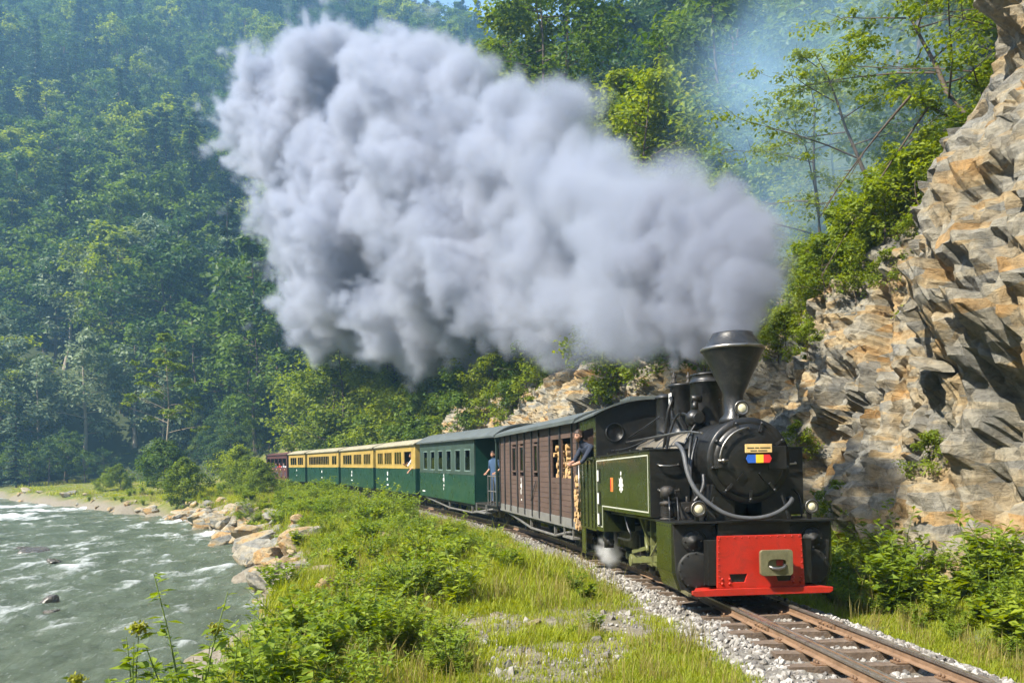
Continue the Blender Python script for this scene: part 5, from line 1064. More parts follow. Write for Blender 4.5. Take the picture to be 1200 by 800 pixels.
def sitter(label, sh, M, x, y, rot, hair='hair', group=None):
    body, hb = sitters[sh]; o = bpy.data.objects.new('person', body); COL.objects.link(o); o.matrix_world = at(M, x, y, Z0 + 0.22, rot); tag(o, label, 'person', group); hb.build('hair', hair, o)
G_ = 'seated passengers'
sitter('seated passenger in orange top inside the teal coach', 'cloth_orange', Mg, -0.66, 5.0, 0.0, 'hair_brown', G_)
sitter('seated passenger in grey top inside the teal coach', 'cloth_grey', Mg, -0.66, 7.75, 0.0, 'hair', G_)
sitter('seated passenger in red top inside the teal coach', 'cloth_red', Mg, -0.66, 10.3, 0.0, 'hair', G_)
sitter('seated passenger in orange top inside the cream coach next to the teal coach', 'cloth_orange', M1, -0.62, 3.9, 0.0, 'hair', G_)
sitter('seated passenger in blue top inside the cream coach next to the teal coach', 'cloth_blue', M1, -0.62, 5.9, 0.0, 'hair_brown', G_)
sitter('seated passenger in red top inside the second cream coach', 'cloth_red', M2, -0.62, 1.7, 0.0, 'hair', G_)
sitter('seated passenger in white top inside the second cream coach', 'cloth_white', M2, -0.62, 4.6, 0.0, 'hair', G_)
sitter('seated passenger in orange top inside the short cream coach', 'cloth_orange', M4, -0.62, 1.9, 0.0, 'hair', G_)
for k, (sh, nm) in enumerate((('cloth_white', 'white'), ('cloth_grey', 'grey'), ('cloth_red', 'red'), ('cloth_blue', 'blue'))):
    sitter('seated passenger in %s top inside the dark open wagon' % nm, sh, Mo, -0.70, 0.9 + 1.4 * k, -0.6, 'hair', G_)

# ------------------------------------------------------------------ firewood: split logs on the shelf behind the cab and inside the van
def log_mesh(seed, split):
    r = np.random.default_rng(seed); n = 9; rad = 0.075; hl_ = 0.22; P = []
    for k in range(n):
        t = 2 * math.pi * k / n; q = rad * (1 + 0.12 * r.normal())
        if split and math.cos(t) < -0.1: q *= 0.35
        P.append((q * math.cos(t), q * math.sin(t)))
    mb = MB(); V = [(-hl_, a, b) for a, b in P] + [(hl_, a * 0.95, b * 0.95) for a, b in P]
    mb.mi = 0
    for k in range(n):
        mb.mi = 1 if split and math.cos(2 * math.pi * (k + 0.5) / n) < 0.05 else 0; mb.add([V[k], V[(k + 1) % n], V[n + (k + 1) % n], V[n + k]], [(0, 1, 2, 3)])
    mb.mi = 1; mb.add(V[:n], [tuple(reversed(range(n)))]); mb.add(V[n:], [tuple(range(n))])
    return mb.mesh('firewood_log', ['log_bark', 'log_cut'])
LOGS = [log_mesh(k, k % 3 != 0) for k in range(6)]; r_ = np.random.default_rng(77); k = 0
for row in range(9):
    for col in range(3):
        o = link('firewood_log', LOGS[k % 6]); k += 1
        o.matrix_world = ML @ Matrix.Translation((-0.96 + 0.02 * r_.normal(), 6.62 + 0.145 * col + (0.07 if row % 2 else 0) * (col < 2), 0.67 + row * 0.128)) @ Matrix.Rotation(r_.normal() * 0.10, 4, 'Z') @ Matrix.Rotation(r_.uniform(0, 6.28), 4, 'X')
        tag(o, 'split firewood log stacked on the shelf behind the locomotive cab', 'log', 'firewood behind the cab')
mb = MB(); mb.box(-1.0, -0.48, 0.3, 2.3, Z0 + 0.04, Z0 + 0.06 + 6 * 0.135); mb.build('log_rack', 'interior', van)
for row in range(6, 13):
    for col in range(11):
        if row > 9 and col in (3, 4) : continue
        o = link('firewood_log', LOGS[(k * 5) % 6]); k += 1
        o.matrix_world = Mv @ Matrix.Translation((-0.74 + 0.03 * r_.normal(), 0.42 + col * 0.165 + (0.08 if row % 2 else 0), Z0 + 0.13 + row * 0.135)) @ Matrix.Rotation(r_.normal() * 0.12, 4, 'Z') @ Matrix.Rotation(r_.uniform(0, 6.28), 4, 'X')
        tag(o, 'split firewood log stacked inside the brown luggage van', 'log', 'firewood inside the van')
# ================================================================== VEGETATION
def tubes_mesh(paths, n=6):
    """paths: list of (points, radii) -> V, F"""
    V = []; F = []; b = 0
    for P, r in paths:
        P = np.asarray(P, float); k = len(P); d = np.gradient(P, axis=0); d /= np.linalg.norm(d, axis=1)[:, None] + 1e-9
        a = np.cross(d, np.where(np.abs(d[:, 2:3]) > 0.9, [[1, 0, 0]], [[0, 0, 1]])); a /= np.linalg.norm(a, axis=1)[:, None] + 1e-9; c = np.cross(d, a)
        t = np.arange(n) * 2 * math.pi / n
        ring = P[:, None] + np.asarray(r)[:, None, None] * (a[:, None] * np.cos(t)[None, :, None] + c[:, None] * np.sin(t)[None, :, None])
        V.append(ring.reshape(-1, 3)); i, j = np.meshgrid(np.arange(k - 1), np.arange(n), indexing='ij'); j2 = (j + 1) % n
        F.append(b + np.stack([i * n + j, i * n + j2, (i + 1) * n + j2, (i + 1) * n + j], -1).reshape(-1, 4)); b += k * n
    return np.concatenate(V), np.concatenate(F)
def leaves(C, nrm, ax, ln, wd, fold=0.25):
    """rhombic folded leaves: centres, normals, axes, length, width -> V (4 each), F"""
    s_ = np.cross(nrm, ax); s_ /= np.linalg.norm(s_, axis=1)[:, None] + 1e-9
    ln = np.asarray(ln)[:, None]; wd = np.asarray(wd)[:, None]
    V = np.stack([C - ax * ln * 0.5, C + s_ * wd * 0.5 + nrm * wd * fold * 0.5, C + ax * ln * 0.5 - nrm * ln * 0.08, C - s_ * wd * 0.5 + nrm * wd * fold * 0.5], 1).reshape(-1, 3)
    n = len(C); F = np.arange(n * 4).reshape(n, 4); return V, F
def unit(v): return v / (np.linalg.norm(v, axis=1)[:, None] + 1e-9)
def broadleaf(seed, h, rad, base=0.25, nlimb=14, clumps=90, per=26, leaf=0.3, flat=0.55, lean=0.05, mat='leaf_mid', bark='bark', shape=1.0, trunk_r=None, csize=0.13, droop=0.0):
    """returns (trunk mesh, crown mesh). limbs carry clumps of leaf-sized faces, gaps are left between the clumps"""
    r = np.random.default_rng(seed); tr = trunk_r or h * 0.016
    z = np.linspace(0, h * 0.93, 9); wob = np.cumsum(r.normal(0, h * 0.008, (9, 2)), 0); wob[0] = 0; tilt = r.normal(0, lean, 2)
    T = np.c_[wob + z[:, None] * tilt, z]; paths = [(T, np.interp(z / z[-1], [0, 0.05, 1], [tr * 1.5, tr, tr * 0.12]))]
    env = lambda q: rad * np.clip(np.sin(np.clip((q - base * 0.7) / (1.04 - base * 0.7), 0, 1) ** (0.75 * shape) * math.pi), 0.10, 1)
    tips = []
    for k in range(nlimb):
        q = base + (0.97 - base) * (k + r.random()) / nlimb; p0 = np.array([np.interp(q * h, z, T[:, 0]), np.interp(q * h, z, T[:, 1]), q * h * 0.95]); az = k * 2.4 + r.normal() * 0.4
        ln = env(q) * r.uniform(0.75, 1.15); up = r.uniform(0.15, 0.6) - droop; d = np.array([math.cos(az), math.sin(az), up]); u = np.linspace(0, 1, 5)[:, None]
        P = p0 + d * ln * u + np.c_[r.normal(0, 0.04, (5, 2)) * ln, np.zeros(5)] * u - np.array([0, 0, 1]) * (u ** 2) * ln * (0.12 + droop * 0.6)
        r0 = tr * 0.42 * (1 - 0.6 * q); paths.append((P, np.linspace(r0, r0 * 0.15, 5)))
        for f in (0.45, 0.65, 0.85, 1.0):
            b_ = P[0] + (P[-1] - P[0]) * f; tips.append((b_, ln, az))
            if f < 1:
                a2 = az + r.choice([-1, 1]) * r.uniform(0.5, 1.1); e = b_ + np.array([math.cos(a2), math.sin(a2), r.uniform(0.1, 0.5)]) * ln * 0.38; paths.append((np.array([b_, (b_ + e) / 2 + r.normal(0, 0.02, 3) * ln, e]), np.array([r0 * 0.4, r0 * 0.25, r0 * 0.08]))); tips.append((e, ln, a2))
    tips.append((T[-1], rad * 0.5, 0)); cl = []
    for i in range(clumps):
        b_, ln, az = tips[r.integers(len(tips))]; cl.append(np.r_[b_ + r.normal(0, 0.10, 3) * ln, csize * h * r.uniform(0.45, 1.0) * (0.55 + 0.45 * min(1, ln / rad))])
    cl = np.array(cl); n = clumps * per; ci = np.repeat(np.arange(clumps), per); u = unit(r.normal(size=(n, 3))); q = r.random(n) ** 0.45
    C = cl[ci, :3] + u * (cl[ci, 3] * q)[:, None] * np.array([1, 1, flat]); nr = unit(u * 0.55 + np.array([0, 0, 0.85]) + r.normal(0, 0.35, (n, 3))); ax = unit(np.cross(nr, r.normal(size=(n, 3))))
    ln = leaf * r.uniform(0.6, 1.35, n); V, F = leaves(C, nr, ax, ln, ln * r.uniform(0.5, 0.8, n))
    tint = np.clip(0.42 + 0.22 * (r.random(clumps)[ci] - 0.5) * 2 + 0.16 * r.normal(size=n), 0, 1)
    tv, tf = tubes_mesh(paths, 6); return fastmesh('trunk', tv, tf, bark, smooth=True), fastmesh('crown', V, F, mat, np.repeat(tint, 4))
def conifer(seed, h, rad, mat='needle', whorls=26, per=7, spray=0.55, base=0.08, thin=1.0):
    r = np.random.default_rng(seed); tr = h * 0.013; z = np.linspace(0, h, 7); T = np.c_[np.cumsum(r.normal(0, h * 0.003, (7, 2)), 0), z]; T[0, :2] = 0; paths = [(T, np.linspace(tr * 1.3, tr * 0.1, 7))]
    Cs, Ns, As, Ls, Ti = [], [], [], [], []
    for k in range(whorls):
        q = base + (1 - base) * (k + r.random() * 0.7) / whorls; L0 = rad * (1 - q) ** 0.85 * r.uniform(0.75, 1.1) + 0.02 * h
        for j in range(per):
            if r.random() > thin: continue
            az = r.random() * 6.283; dr = -0.20 - 0.25 * (1 - q) + 0.5 * max(0, q - 0.75); ln = L0 * r.uniform(0.7, 1.15); d = np.array([math.cos(az), math.sin(az), dr]); p0 = np.array([np.interp(q * h, z, T[:, 0]), np.interp(q * h, z, T[:, 1]), q * h])
            m = max(3, int(ln / spray * 3.0)); u = (np.arange(m) + 0.6) / m; P = p0 + d * (ln * u)[:, None] + np.array([0, 0, 0.12 * ln]) * (u ** 2)[:, None]
            if j % 3 == 0 and ln > 1: paths.append((np.array([p0, P[-1]]), np.array([tr * 0.22, tr * 0.05])))
            for sg in (-1, 1):
                side = np.array([-math.sin(az) * sg, math.cos(az) * sg, -0.35]); ax = unit(d * 0.55 + side + r.normal(0, 0.2, (m, 3))); l_ = spray * (1.15 - 0.5 * u) * r.uniform(0.7, 1.2, m)
                Cs.append(P + ax * (l_ * 0.4)[:, None]); As.append(ax); Ns.append(unit(np.array([0, 0, 1.0]) + r.normal(0, 0.3, (m, 3)))); Ls.append(l_); Ti.append(np.clip(0.40 + 0.25 * r.normal() + 0.12 * r.normal(size=m), 0, 1))
    C = np.concatenate(Cs); ln = np.concatenate(Ls); V, F = leaves(C, np.concatenate(Ns), np.concatenate(As), ln, ln * 0.42, -0.3)
    tv, tf = tubes_mesh(paths, 5); return fastmesh('trunk', tv, tf, 'bark', smooth=True), fastmesh('crown', V, F, mat, np.repeat(np.concatenate(Ti), 4))
def plant(name, meshes, label, cat, loc, rotz=0, sc=1.0, group=None, parts=('trunk', 'crown'), tilt=0.0):
    o = bpy.data.objects.new(name, None); COL.objects.link(o); o.empty_display_size = 0.2; o.location = loc; o.rotation_euler = (tilt, 0, rotz); o.scale = (sc,) * 3 if not isinstance(sc, tuple) else sc
    tag(o, label, cat, group)
    for nm, me in zip(parts, meshes): c = bpy.data.objects.new(nm, me); COL.objects.link(c); c.parent = o
    return o
def gz1(x, y): return float(ground_h([x], [y])[0])
r_ = np.random.default_rng(2024)
# ------------------------------------------------------------------ forest on the mountain
FB = [broadleaf(500 + i, 17, 4.8 + 0.5 * (i % 3), 0.18, 16, 120, 22, 0.62, 0.6, mat=('leaf_deep', 'leaf_mid', 'leaf_deep', 'leaf_mid', 'leaf_bright')[i], csize=0.12, shape=0.85 + 0.1 * i) for i in range(5)]
FC = [conifer(600 + i, 21, 3.1, whorls=30, per=7, spray=0.85) for i in range(3)]
FP = [broadleaf(520 + i, 16, 4.2, 0.22, 15, 110, 24, 0.55, 0.6, mat='leaf_pale', bark='bark_pale', csize=0.12) for i in range(2)]
KINDS_ = FB + FC + FP
def px_of(x, y, z): return 600 + 960 * x / y, 548 - 960 * (z - CAMZ) / y
cand = []
for y0, y1, sp in ((112, 200, 5.2), (200, 330, 6.6), (330, 480, 7.6)):
    xs = np.arange(-0.78 * y1, 0.30 * y1, sp); ys = np.arange(y0, y1, sp); X, Y = np.meshgrid(xs, ys); X = (X + r_.uniform(-0.5, 0.5, X.shape) * sp).ravel(); Y = (Y + r_.uniform(-0.5, 0.5, Y.shape) * sp).ravel(); cand.append(np.c_[X, Y])
cand = np.concatenate(cand); d_, s_ = track_sd(cand[:, 0], cand[:, 1]); e_ = shore_sd(cand[:, 0], cand[:, 1]); z_ = ground_h(cand[:, 0], cand[:, 1])
k_ = (cand[:, 0] > -0.72 * cand[:, 1]) & (cand[:, 0] < 0.28 * cand[:, 1]) & ((z_ > 0.6) | ((cand[:, 1] > 122) & (e_ > 3) & (z_ > -1.2))) & (np.abs(d_) > 7) & (e_ > 2)
cand = cand[k_]; z_ = z_[k_]; d_ = d_[k_]
# a tree is kept unless the ground and the crowns in front hide all of it (coarse horizon sweep)
order = np.argsort(np.hypot(cand[:, 0], cand[:, 1])); hor = np.full(260, -1.0); vis = []; shown = []
for i in order:
    x, y = cand[i]; pxx = 600 + 960 * x / y; b = int(np.clip((pxx + 200) / 5.6, 0, 259)); top = (z_[i] + 17 - CAMZ) / y; hid = hor[b]
    if top > hid + 0.002: vis.append(i); shown.append((top - hid, i))
    w_ = max(1, int(3.5 / y * 960 / 5.6)); hor[max(0, b - w_ // 2):b + w_ // 2 + 1] = np.maximum(hor[max(0, b - w_ // 2):b + w_ // 2 + 1], (z_[i] + 8 - CAMZ) / y)
FN = fbm(cand / 38.0, 3, 8)
def kind_of(i):
    q = r_.random() + 0.35 * FN[i]
    return 5 + int(r_.integers(3)) if q < 0.30 else (int(r_.choice([8, 9])) if q > 1.10 else int(r_.choice(5, p=[0.22, 0.24, 0.18, 0.18, 0.18])))
big = [i for _, i in sorted(shown, key=lambda t: -t[0] * (1 if -20 < px_of(cand[t[1], 0], cand[t[1], 1], 0)[0] < 540 else 0.2))[:290]]; bigs = set(big)
names = {0: ('broadleaf_tree', 'dark green broadleaf tree on the wooded mountainside across the river'), 1: ('broadleaf_tree', 'mid green broadleaf tree on the wooded mountainside across the river'), 2: ('broadleaf_tree', 'dark green broadleaf tree on the wooded mountainside across the river'), 3: ('broadleaf_tree', 'mid green broadleaf tree on the wooded mountainside across the river'), 4: ('broadleaf_tree', 'light yellow-green broadleaf tree on the wooded mountainside across the river')}
for k in (5, 6, 7): names[k] = ('spruce_tree', 'dark pointed spruce on the wooded mountainside across the river')
for k in (8, 9): names[k] = ('pale_tree', 'pale silvery broadleaf tree on the wooded mountainside across the river')
rest = []
for i in vis:
    k = kind_of(i); sc = r_.uniform(0.8, 1.5); rz = r_.uniform(0, 6.28)
    if i in bigs: plant(names[k][0], KINDS_[k], names[k][1], 'tree', (cand[i, 0], cand[i, 1], z_[i] - 0.3), rz, (sc, sc, sc * r_.uniform(0.9, 1.2)), 'trees on the mountainside')
    else: rest.append((cand[i, 0], cand[i, 1], z_[i] - 0.3, rz, sc, k))
for _ in range(420):                                       # low growth along the foot of the mountain
    x = r_.uniform(-92, -20); y = r_.uniform(108, 140)
    if abs(track_sd([x], [y])[0][0]) > 6 and shore_sd([x], [y])[0] > 1.5: rest.append((x, y, gz1(x, y) - 0.2, r_.uniform(0, 6.28), r_.uniform(0.22, 0.5), int(r_.choice([0, 1, 2, 3]))))
rest = np.array(rest)
def joined(pair):                                           # trunk and crown as one mesh for the uncountable mass
    a, b = pair; me = bpy.data.meshes.new('tree'); bm = bmesh.new(); bm.from_mesh(a); 
    n0 = len(bm.faces); bm.from_mesh(b); bm.faces.ensure_lookup_table()
    for f in bm.faces[n0:]: f.material_index = 1
    bm.to_mesh(me); bm.free(); me.materials.append(a.materials[0]); me.materials.append(b.materials[0]); return me
JK = [joined(p) for p in KINDS_]
scatter('far_forest', rest[:, :3], np.c_[np.zeros((len(rest), 2)), rest[:, 3]], rest[:, 4:5].repeat(3, 1), rest[:, 5].astype(int), JK, 'dense mixed forest covering the far mountainside', 'forest')
print('FOREST', len(big), len(rest))
# ------------------------------------------------------------------ trees on the steep slope above the line
def on_track(s, d): p = tpos(s, d); return p.x, p.y
def put(name, meshes, label, x, y, h_scale=1.0, rz=0.0, group=None, cat='tree', sink=0.3, z=None, tilt=0.0): return plant(name, meshes, label, cat, (x, y, (gz1(x, y) if z is None else z) - sink), rz, h_scale, group, tilt=tilt)
TA = broadleaf(701, 25, 6.2, 0.30, 22, 330, 34, 0.34, 0.42, 0.02, 'leaf_bright', 'bark', 0.9, 0.24, 0.075)
put('broadleaf_tree', TA, 'tall bright yellow-green tree with layered branches on the slope beside the dark trunks', -0.6, 63, 1.22, 0.6)
TT = [broadleaf(710 + i, 27, 4.2, 0.55, 14, 140, 28, 0.34, 0.5, 0.012, 'leaf_mid', 'bark', 1.0, 0.22, 0.09) for i in range(2)]
put('broadleaf_tree', TT[0], 'tall tree with bare dark trunk, straightest of the trunks on the slope', 2.9, 58, 1.05, 0.2); put('broadleaf_tree', TT[1], 'tall tree with bare dark trunk and thin crown high on the slope', 4.0, 60, 1.1, 1.9)
put('broadleaf_tree', TT[0], 'tall dark-trunked tree rising from the smoke on the slope', -3.4, 66, 1.0, 2.5)
TB = broadleaf(720, 14, 4.4, 0.15, 18, 210, 36, 0.30, 0.5, 0.06, 'leaf_bright', 'bark', 0.9, 0.15, 0.11)
put('broadleaf_tree', TB, 'bright green broadleaf tree standing between the dark trunks and the round bush', 7.2, 46, 1.0, 0.0)
TB2 = broadleaf(721, 12, 3.4, 0.2, 14, 120, 34, 0.30, 0.5, 0.06, 'leaf_bright', 'bark', 0.9, 0.13, 0.12)
put('broadleaf_tree', TB2, 'small bright green tree low on the slope above the smoke', 5.4, 50, 1.1, 1.0)
TC = broadleaf(730, 7.5, 2.6, 0.03, 18, 200, 34, 0.20, 0.75, 0.03, 'leaf_mid', 'bark', 0.75, 0.10, 0.15)
put('broadleaf_tree', TC, 'dense round yellow-green bushy tree above the smoke near the cliff', 9.2, 37, 1.05, 0.0); put('broadleaf_tree', TC, 'dense bushy tree half hidden by the blue smoke', 11.6, 40, 1.15, 2.0)
TD = [broadleaf(740 + i, 15, 4.5, 0.12, 16, 150, 30, 0.36, 0.55, 0.05, ('leaf_bright', 'leaf_mid', 'leaf_mid')[i], 'bark', 0.9, 0.16, 0.13) for i in range(3)]
CN = [conifer(750 + i, 19, 3.0, whorls=32, per=8, spray=0.6) for i in range(2)]
r_ = np.random.default_rng(99); n_ = 0
slope_spots = []
for _ in range(2600):
    s = r_.uniform(8, 120); d = r_.uniform(6.0, 75) ; x, y = on_track(s, d)
    if y < 14 or not (-0.40 * y < x < 0.62 * y): continue
    mind = 3.6 + 0.02 * y
    if all((x - a) ** 2 + (y - b) ** 2 > mind ** 2 for a, b in slope_spots):
        slope_spots.append((x, y))
        if len(slope_spots) > 190: break
spec = [(-0.6, 63), (2.9, 58), (4, 60), (7.2, 46), (5.4, 50), (9.2, 37), (11.6, 40), (-3.4, 66)]
for x, y in slope_spots:
    if any((x - a) ** 2 + (y - b) ** 2 < 9 for a, b in spec): continue
    pxx = 600 + 960 * x / y
    if 330 < pxx < 900 and y < np.interp(pxx, [290, 400, 500, 620, 740, 850, 900], [60, 58, 54, 44, 28, 22, 20]) and 548 - 960 * (gz1(x, y) + 7 - CAMZ) / y < 425: continue
    sc = r_.uniform(0.7, 1.15); d0 = track_sd([x], [y])[0][0]
    if d0 < 9.5: sc *= 0.5
    elif d0 < 14 and y < 40: sc *= 0.7
    if r_.random() < 0.12: put('spruce_tree', CN[r_.integers(2)], 'dark spruce among the trees on the steep slope above the railway', x, y, sc * 0.9, r_.uniform(0, 6), 'trees on the slope above the railway')
    else:
        k = int(r_.choice(3, p=[0.6, 0.2, 0.2])); put('broadleaf_tree', TD[k], ('bright' if k == 0 else 'mid') + ' green broadleaf tree on the steep slope above the railway', x, y, sc, r_.uniform(0, 6), 'trees on the slope above the railway')
# trees where the train comes round the bend
TE = [broadleaf(760 + i, 13, 4.0, 0.05, 20, 230, 32, 0.34, 0.55, 0.04, 'leaf_bright', 'bark', 0.8, 0.15, 0.12) for i in range(2)]
for k, (s, d, sc) in enumerate(((68, 4.6, 1.2), (61, 5.6, 0.9), (74, 5.0, 1.25), (80, 6.5, 1.2), (55, 6.6, 0.75), (66, 9, 1.2), (73, 11, 1.2))):
    x, y = on_track(s, d); put('broadleaf_tree', TE[k % 2], 'bright leafy tree beside the line where the train rounds the bend', x, y, sc * 1.05, k * 1.3, 'trees at the bend')
# ------------------------------------------------------------------ bushes along cliff, slope and bank
BU = [broadleaf(800 + i, 2.2, 1.15, 0.02, 14, 80, 30, 0.12, 0.75, 0.05, m_, 'bark', 0.7, 0.03, 0.20) for i, m_ in enumerate(('leaf_bright', 'leaf_bright', 'leaf_mid', 'leaf_mid'))]
GB = 'bushes on the cliff'
for k, (s, t, sc) in enumerate(((6.2, 1.10, 0.75), (6.8, 1.02, 0.8), (7.6, 1.12, 0.9), (7.2, 0.92, 0.6), (8.4, 0.98, 0.7), (9.6, 1.04, 0.8), (5.4, 1.06, 0.55), (9.2, 0.80, 0.5), (10.4, 0.86, 0.55), (11.6, 0.95, 0.6), (12.8, 1.0, 0.7), (6.3, 0.86, 0.45), (8.0, 0.74, 0.4), (14.5, 1.02, 0.8), (17, 1.05, 0.8), (19, 0.98, 0.7), (3.1, 1.08, 0.7), (2.2, 1.1, 0.8), (4.2, 1.1, 0.6), (1.2, 1.06, 0.7), (7.0, 1.25, 1.0), (8.2, 1.3, 1.0), (9.0, 1.2, 0.9), (10.2, 1.15, 0.9), (11.2, 1.1, 0.8), (6.0, 1.25, 0.9), (7.8, 1.05, 0.8), (5.6, 0.72, 0.4), (9.8, 0.95, 0.6), (12.2, 0.8, 0.5), (6.6, 0.35, 0.4), (4.6, 0.15, 0.45), (8.8, 0.2, 0.5), (2.2, 0.2, 0.4), (13.6, 0.9, 0.6), (15.5, 0.9, 0.7))):
    q = cliff_point(np.array([float(s)]), np.array([float(t)]))[0]; plant('cliff_bush', BU[k % 2], 'small yellow-green bush growing from a ledge of the rock face', 'bush', (q[0], q[1], q[2] - 0.15), k * 1.7, sc, GB)
rb = np.random.default_rng(91)
for k in range(34):
    s = rb.uniform(4.6, 14); t = rb.uniform(0.84, 1.55); q = cliff_point(np.array([s]), np.array([t]))[0]; plant('cliff_bush', BU[k % 2], 'small yellow-green bush growing from a ledge of the rock face', 'bush', (q[0], q[1], q[2] - 0.12), rb.uniform(0, 6), rb.uniform(0.28, 0.7), GB)
GB2 = 'bushes on the slope'
r_ = np.random.default_rng(31)
for k in range(130):
    s = r_.uniform(14, 72); t = r_.uniform(0.75, 1.6) if s < 34 else r_.uniform(0.15, 1.6)
    if s < 40 and r_.random() < 0.55: continue
    q = cliff_point(np.array([s]), np.array([t]))[0]; kk = k % 4; plant('slope_bush', BU[kk], ('yellow-green' if kk < 2 else 'mid green') + ' bush on the rocky slope behind the coaches', 'bush', (q[0], q[1], q[2] - 0.25), r_.uniform(0, 6), r_.uniform(0.7, 1.7) * (1 + (s > 40) * 0.4), GB2)
# leaning dead branches and an overhanging tree on the buttress
OV = broadleaf(850, 5.0, 2.6, 0.12, 14, 130, 40, 0.095, 0.4, 0.25, 'leaf_bright', 'bark', 0.9, 0.07, 0.10)
for k, (s, d, sc) in enumerate(((4.6, 6.0, 1.0), (2.6, 6.2, 1.0), (6.2, 8.2, 1.2), (9.5, 8.5, 1.1), (13.5, 9, 1.2))):
    x, y = on_track(s, d); put('overhanging_tree', OV, 'small leaning tree reaching out over the top of the cliff', x, y, sc, 1.2 + k, 'trees on the cliff edge', z=float(cliff_top(s)) + (d - 5.6) * 0.7)
for k, (a, b) in enumerate((((7.4, 15.2, 8.7), (6.3, 16.6, 7.0)), ((9.2, 18.0, 9.8), (7.1, 18.8, 6.2))  )):
    a = np.array(a); b = np.array(b); u = np.linspace(0, 1, 7)[:, None]; P = a + (b - a) * u + np.c_[np.zeros((7, 2)), 0.10 * np.sin(u[:, 0] * 3)]
    paths = [(P, np.linspace(0.028, 0.006, 7))] + [(np.array([P[i], P[i] + (b - a) * 0.12 + np.array([0.1 * (-1) ** i, 0.1, 0.28 * (-1) ** i])]), np.array([0.014, 0.004])) for i in range(2, 6)]
    tv, tf = tubes_mesh(paths, 5); o = link('fallen_branch', fastmesh('fallen_branch', tv, tf, 'bark', smooth=True)); tag(o, 'bare dead branch hanging down over the cliff edge', 'branch', 'dead branches on the cliff')
# ------------------------------------------------------------------ the spit by the river bend
LT = broadleaf(861, 14.4, 3.0, 0.38, 17, 80, 30, 0.30, 0.28, 0.02, 'leaf_bright', 'bark_pale', 0.65, 0.13, 0.062)
put('slender_tree', LT, 'slender sparse yellow-green tree with bare gaps standing on the grassy spit', -31.6, 75.5, 1.1, 0.4)
SB = [broadleaf(870 + i, 3.6, 1.7, 0.02, 18, 190, 36, 0.17, 0.85, 0.03, m_, 'bark', 0.7, 0.05, 0.20) for i, m_ in enumerate(('leaf_bright', 'leaf_mid', 'leaf_bright'))]
for (x, y, k, sc, lb) in ((-24.2, 60.5, 0, 1.0, 'round light green shrub beside the slender sparse tree on the spit'), (-31.8, 75, 1, 1.5, 'dark green shrub around the foot of the slender sparse tree'), (-41, 86, 2, 0.85, 'low light shrub by itself on the grassy spit'), (-44, 88, 2, 0.6, 'small light shrub on the spit next to the low light shrub'), (-21.5, 66, 0, 0.9, 'light green shrub on the bank below the tail wagon'), (-19.5, 62, 2, 0.8, 'low green shrub on the bank below the short cream coach'), (-23.2, 70, 2, 1.15, 'tall light shrub on the bank in front of the tail wagon'), (-17.2, 56, 0, 0.6, 'small light green shrub at the edge of the river boulders'), (-26, 80, 1, 0.9, 'green shrub behind the bank by the tail wagon')):
    put('shrub', SB[k], lb, x, y, sc, x, cat='shrub', sink=0.15)
for (x, y, k, sc, lb) in ((-63, 121, 8, 1.3, 'large pale silvery tree at the foot of the mountain by the river'), (-57, 124, 9, 1.15, 'pale silvery tree beside the large pale one at the foot of the mountain'), (-69, 119, 8, 1.1, 'smaller pale silvery tree at the river edge under the mountain'), (-52, 121, 9, 0.95, 'pale silvery tree furthest downstream at the foot of the mountain')):
    put('pale_tree', FP[k - 8], lb, x, y, sc, x)
put('spruce_tree', FC[0], 'spruce standing alone by the river at the foot of the mountain', -63.5, 105, 0.6, 0.3)
# ------------------------------------------------------------------ boulders along the bank and in the stream
BO = [rock_mesh('boulder', 900 + i, 3, 14, (1, 0.8, 0.62), 0.012, 'rock', False) for i in range(8)]
r_ = np.random.default_rng(17); seg = np.r_[0, np.cumsum(np.hypot(*np.diff(SHORE, axis=0).T))]
def shore_at(u): return np.interp(u, seg, SHORE[:, 0]), np.interp(u, seg, SHORE[:, 1])
u0 = np.interp(19, SHORE[:, 1], seg); u1 = np.interp(58, SHORE[:, 1], seg); u2 = np.interp(92, SHORE[:, 1], seg); k = 0
BW = [rock_mesh('boulder', 930 + i, 3, 14, (1, 0.8, 0.55), 0.012, 'wet_rock', False) for i in range(3)]
def boulder(x, y, sc, z=None, lb='brown weathered boulder in the heap along the river bank', gp='boulders along the bank'):
    global k
    o = link('boulder', BW[k % 3] if gp == 'rocks in the stream' else BO[k % 8], None, (x, y, (max(gz1(x, y), WATER) if z is None else z) + sc * 0.12)); o.scale = (sc * r_.uniform(0.8, 1.4), sc * r_.uniform(0.8, 1.3), sc * r_.uniform(0.7, 1.1)); o.rotation_euler = (r_.normal() * 0.3, r_.normal() * 0.3, r_.uniform(0, 6.28)); tag(o, lb, 'boulder', gp); k += 1
for i in range(215):
    u = u0 + (u1 - u0) * r_.random() ** 0.9 if i < 190 else r_.uniform(u1, u2); x, y = shore_at(u); off = abs(r_.normal(0, 1.0)) + r_.uniform(-0.5, 0.6); x2, y2 = shore_at(u + 1); tx, ty = x2 - x, y2 - y; l_ = math.hypot(tx, ty)
    sc = (r_.uniform(0.18, 0.42) if r_.random() < 0.66 else r_.uniform(0.4, 0.78)) * (1 if y < 52 else 0.8) * (1.25 if y > 26 else 0.7)
    boulder(x + ty / l_ * off, y - tx / l_ * off, sc)
for (x, y, sc) in ((-20.2, 34.5, 0.75), (-21.5, 36, 0.5), (-17.3, 31.0, 0.45), (-16.2, 31.2, 0.3), (-19.4, 30.2, 0.3), (-12.5, 22.0, 0.35), (-11.6, 20.6, 0.22)): boulder(x, y, sc, WATER - sc * 0.22, 'wet dark rock breaking the surface of the stream', 'rocks in the stream')
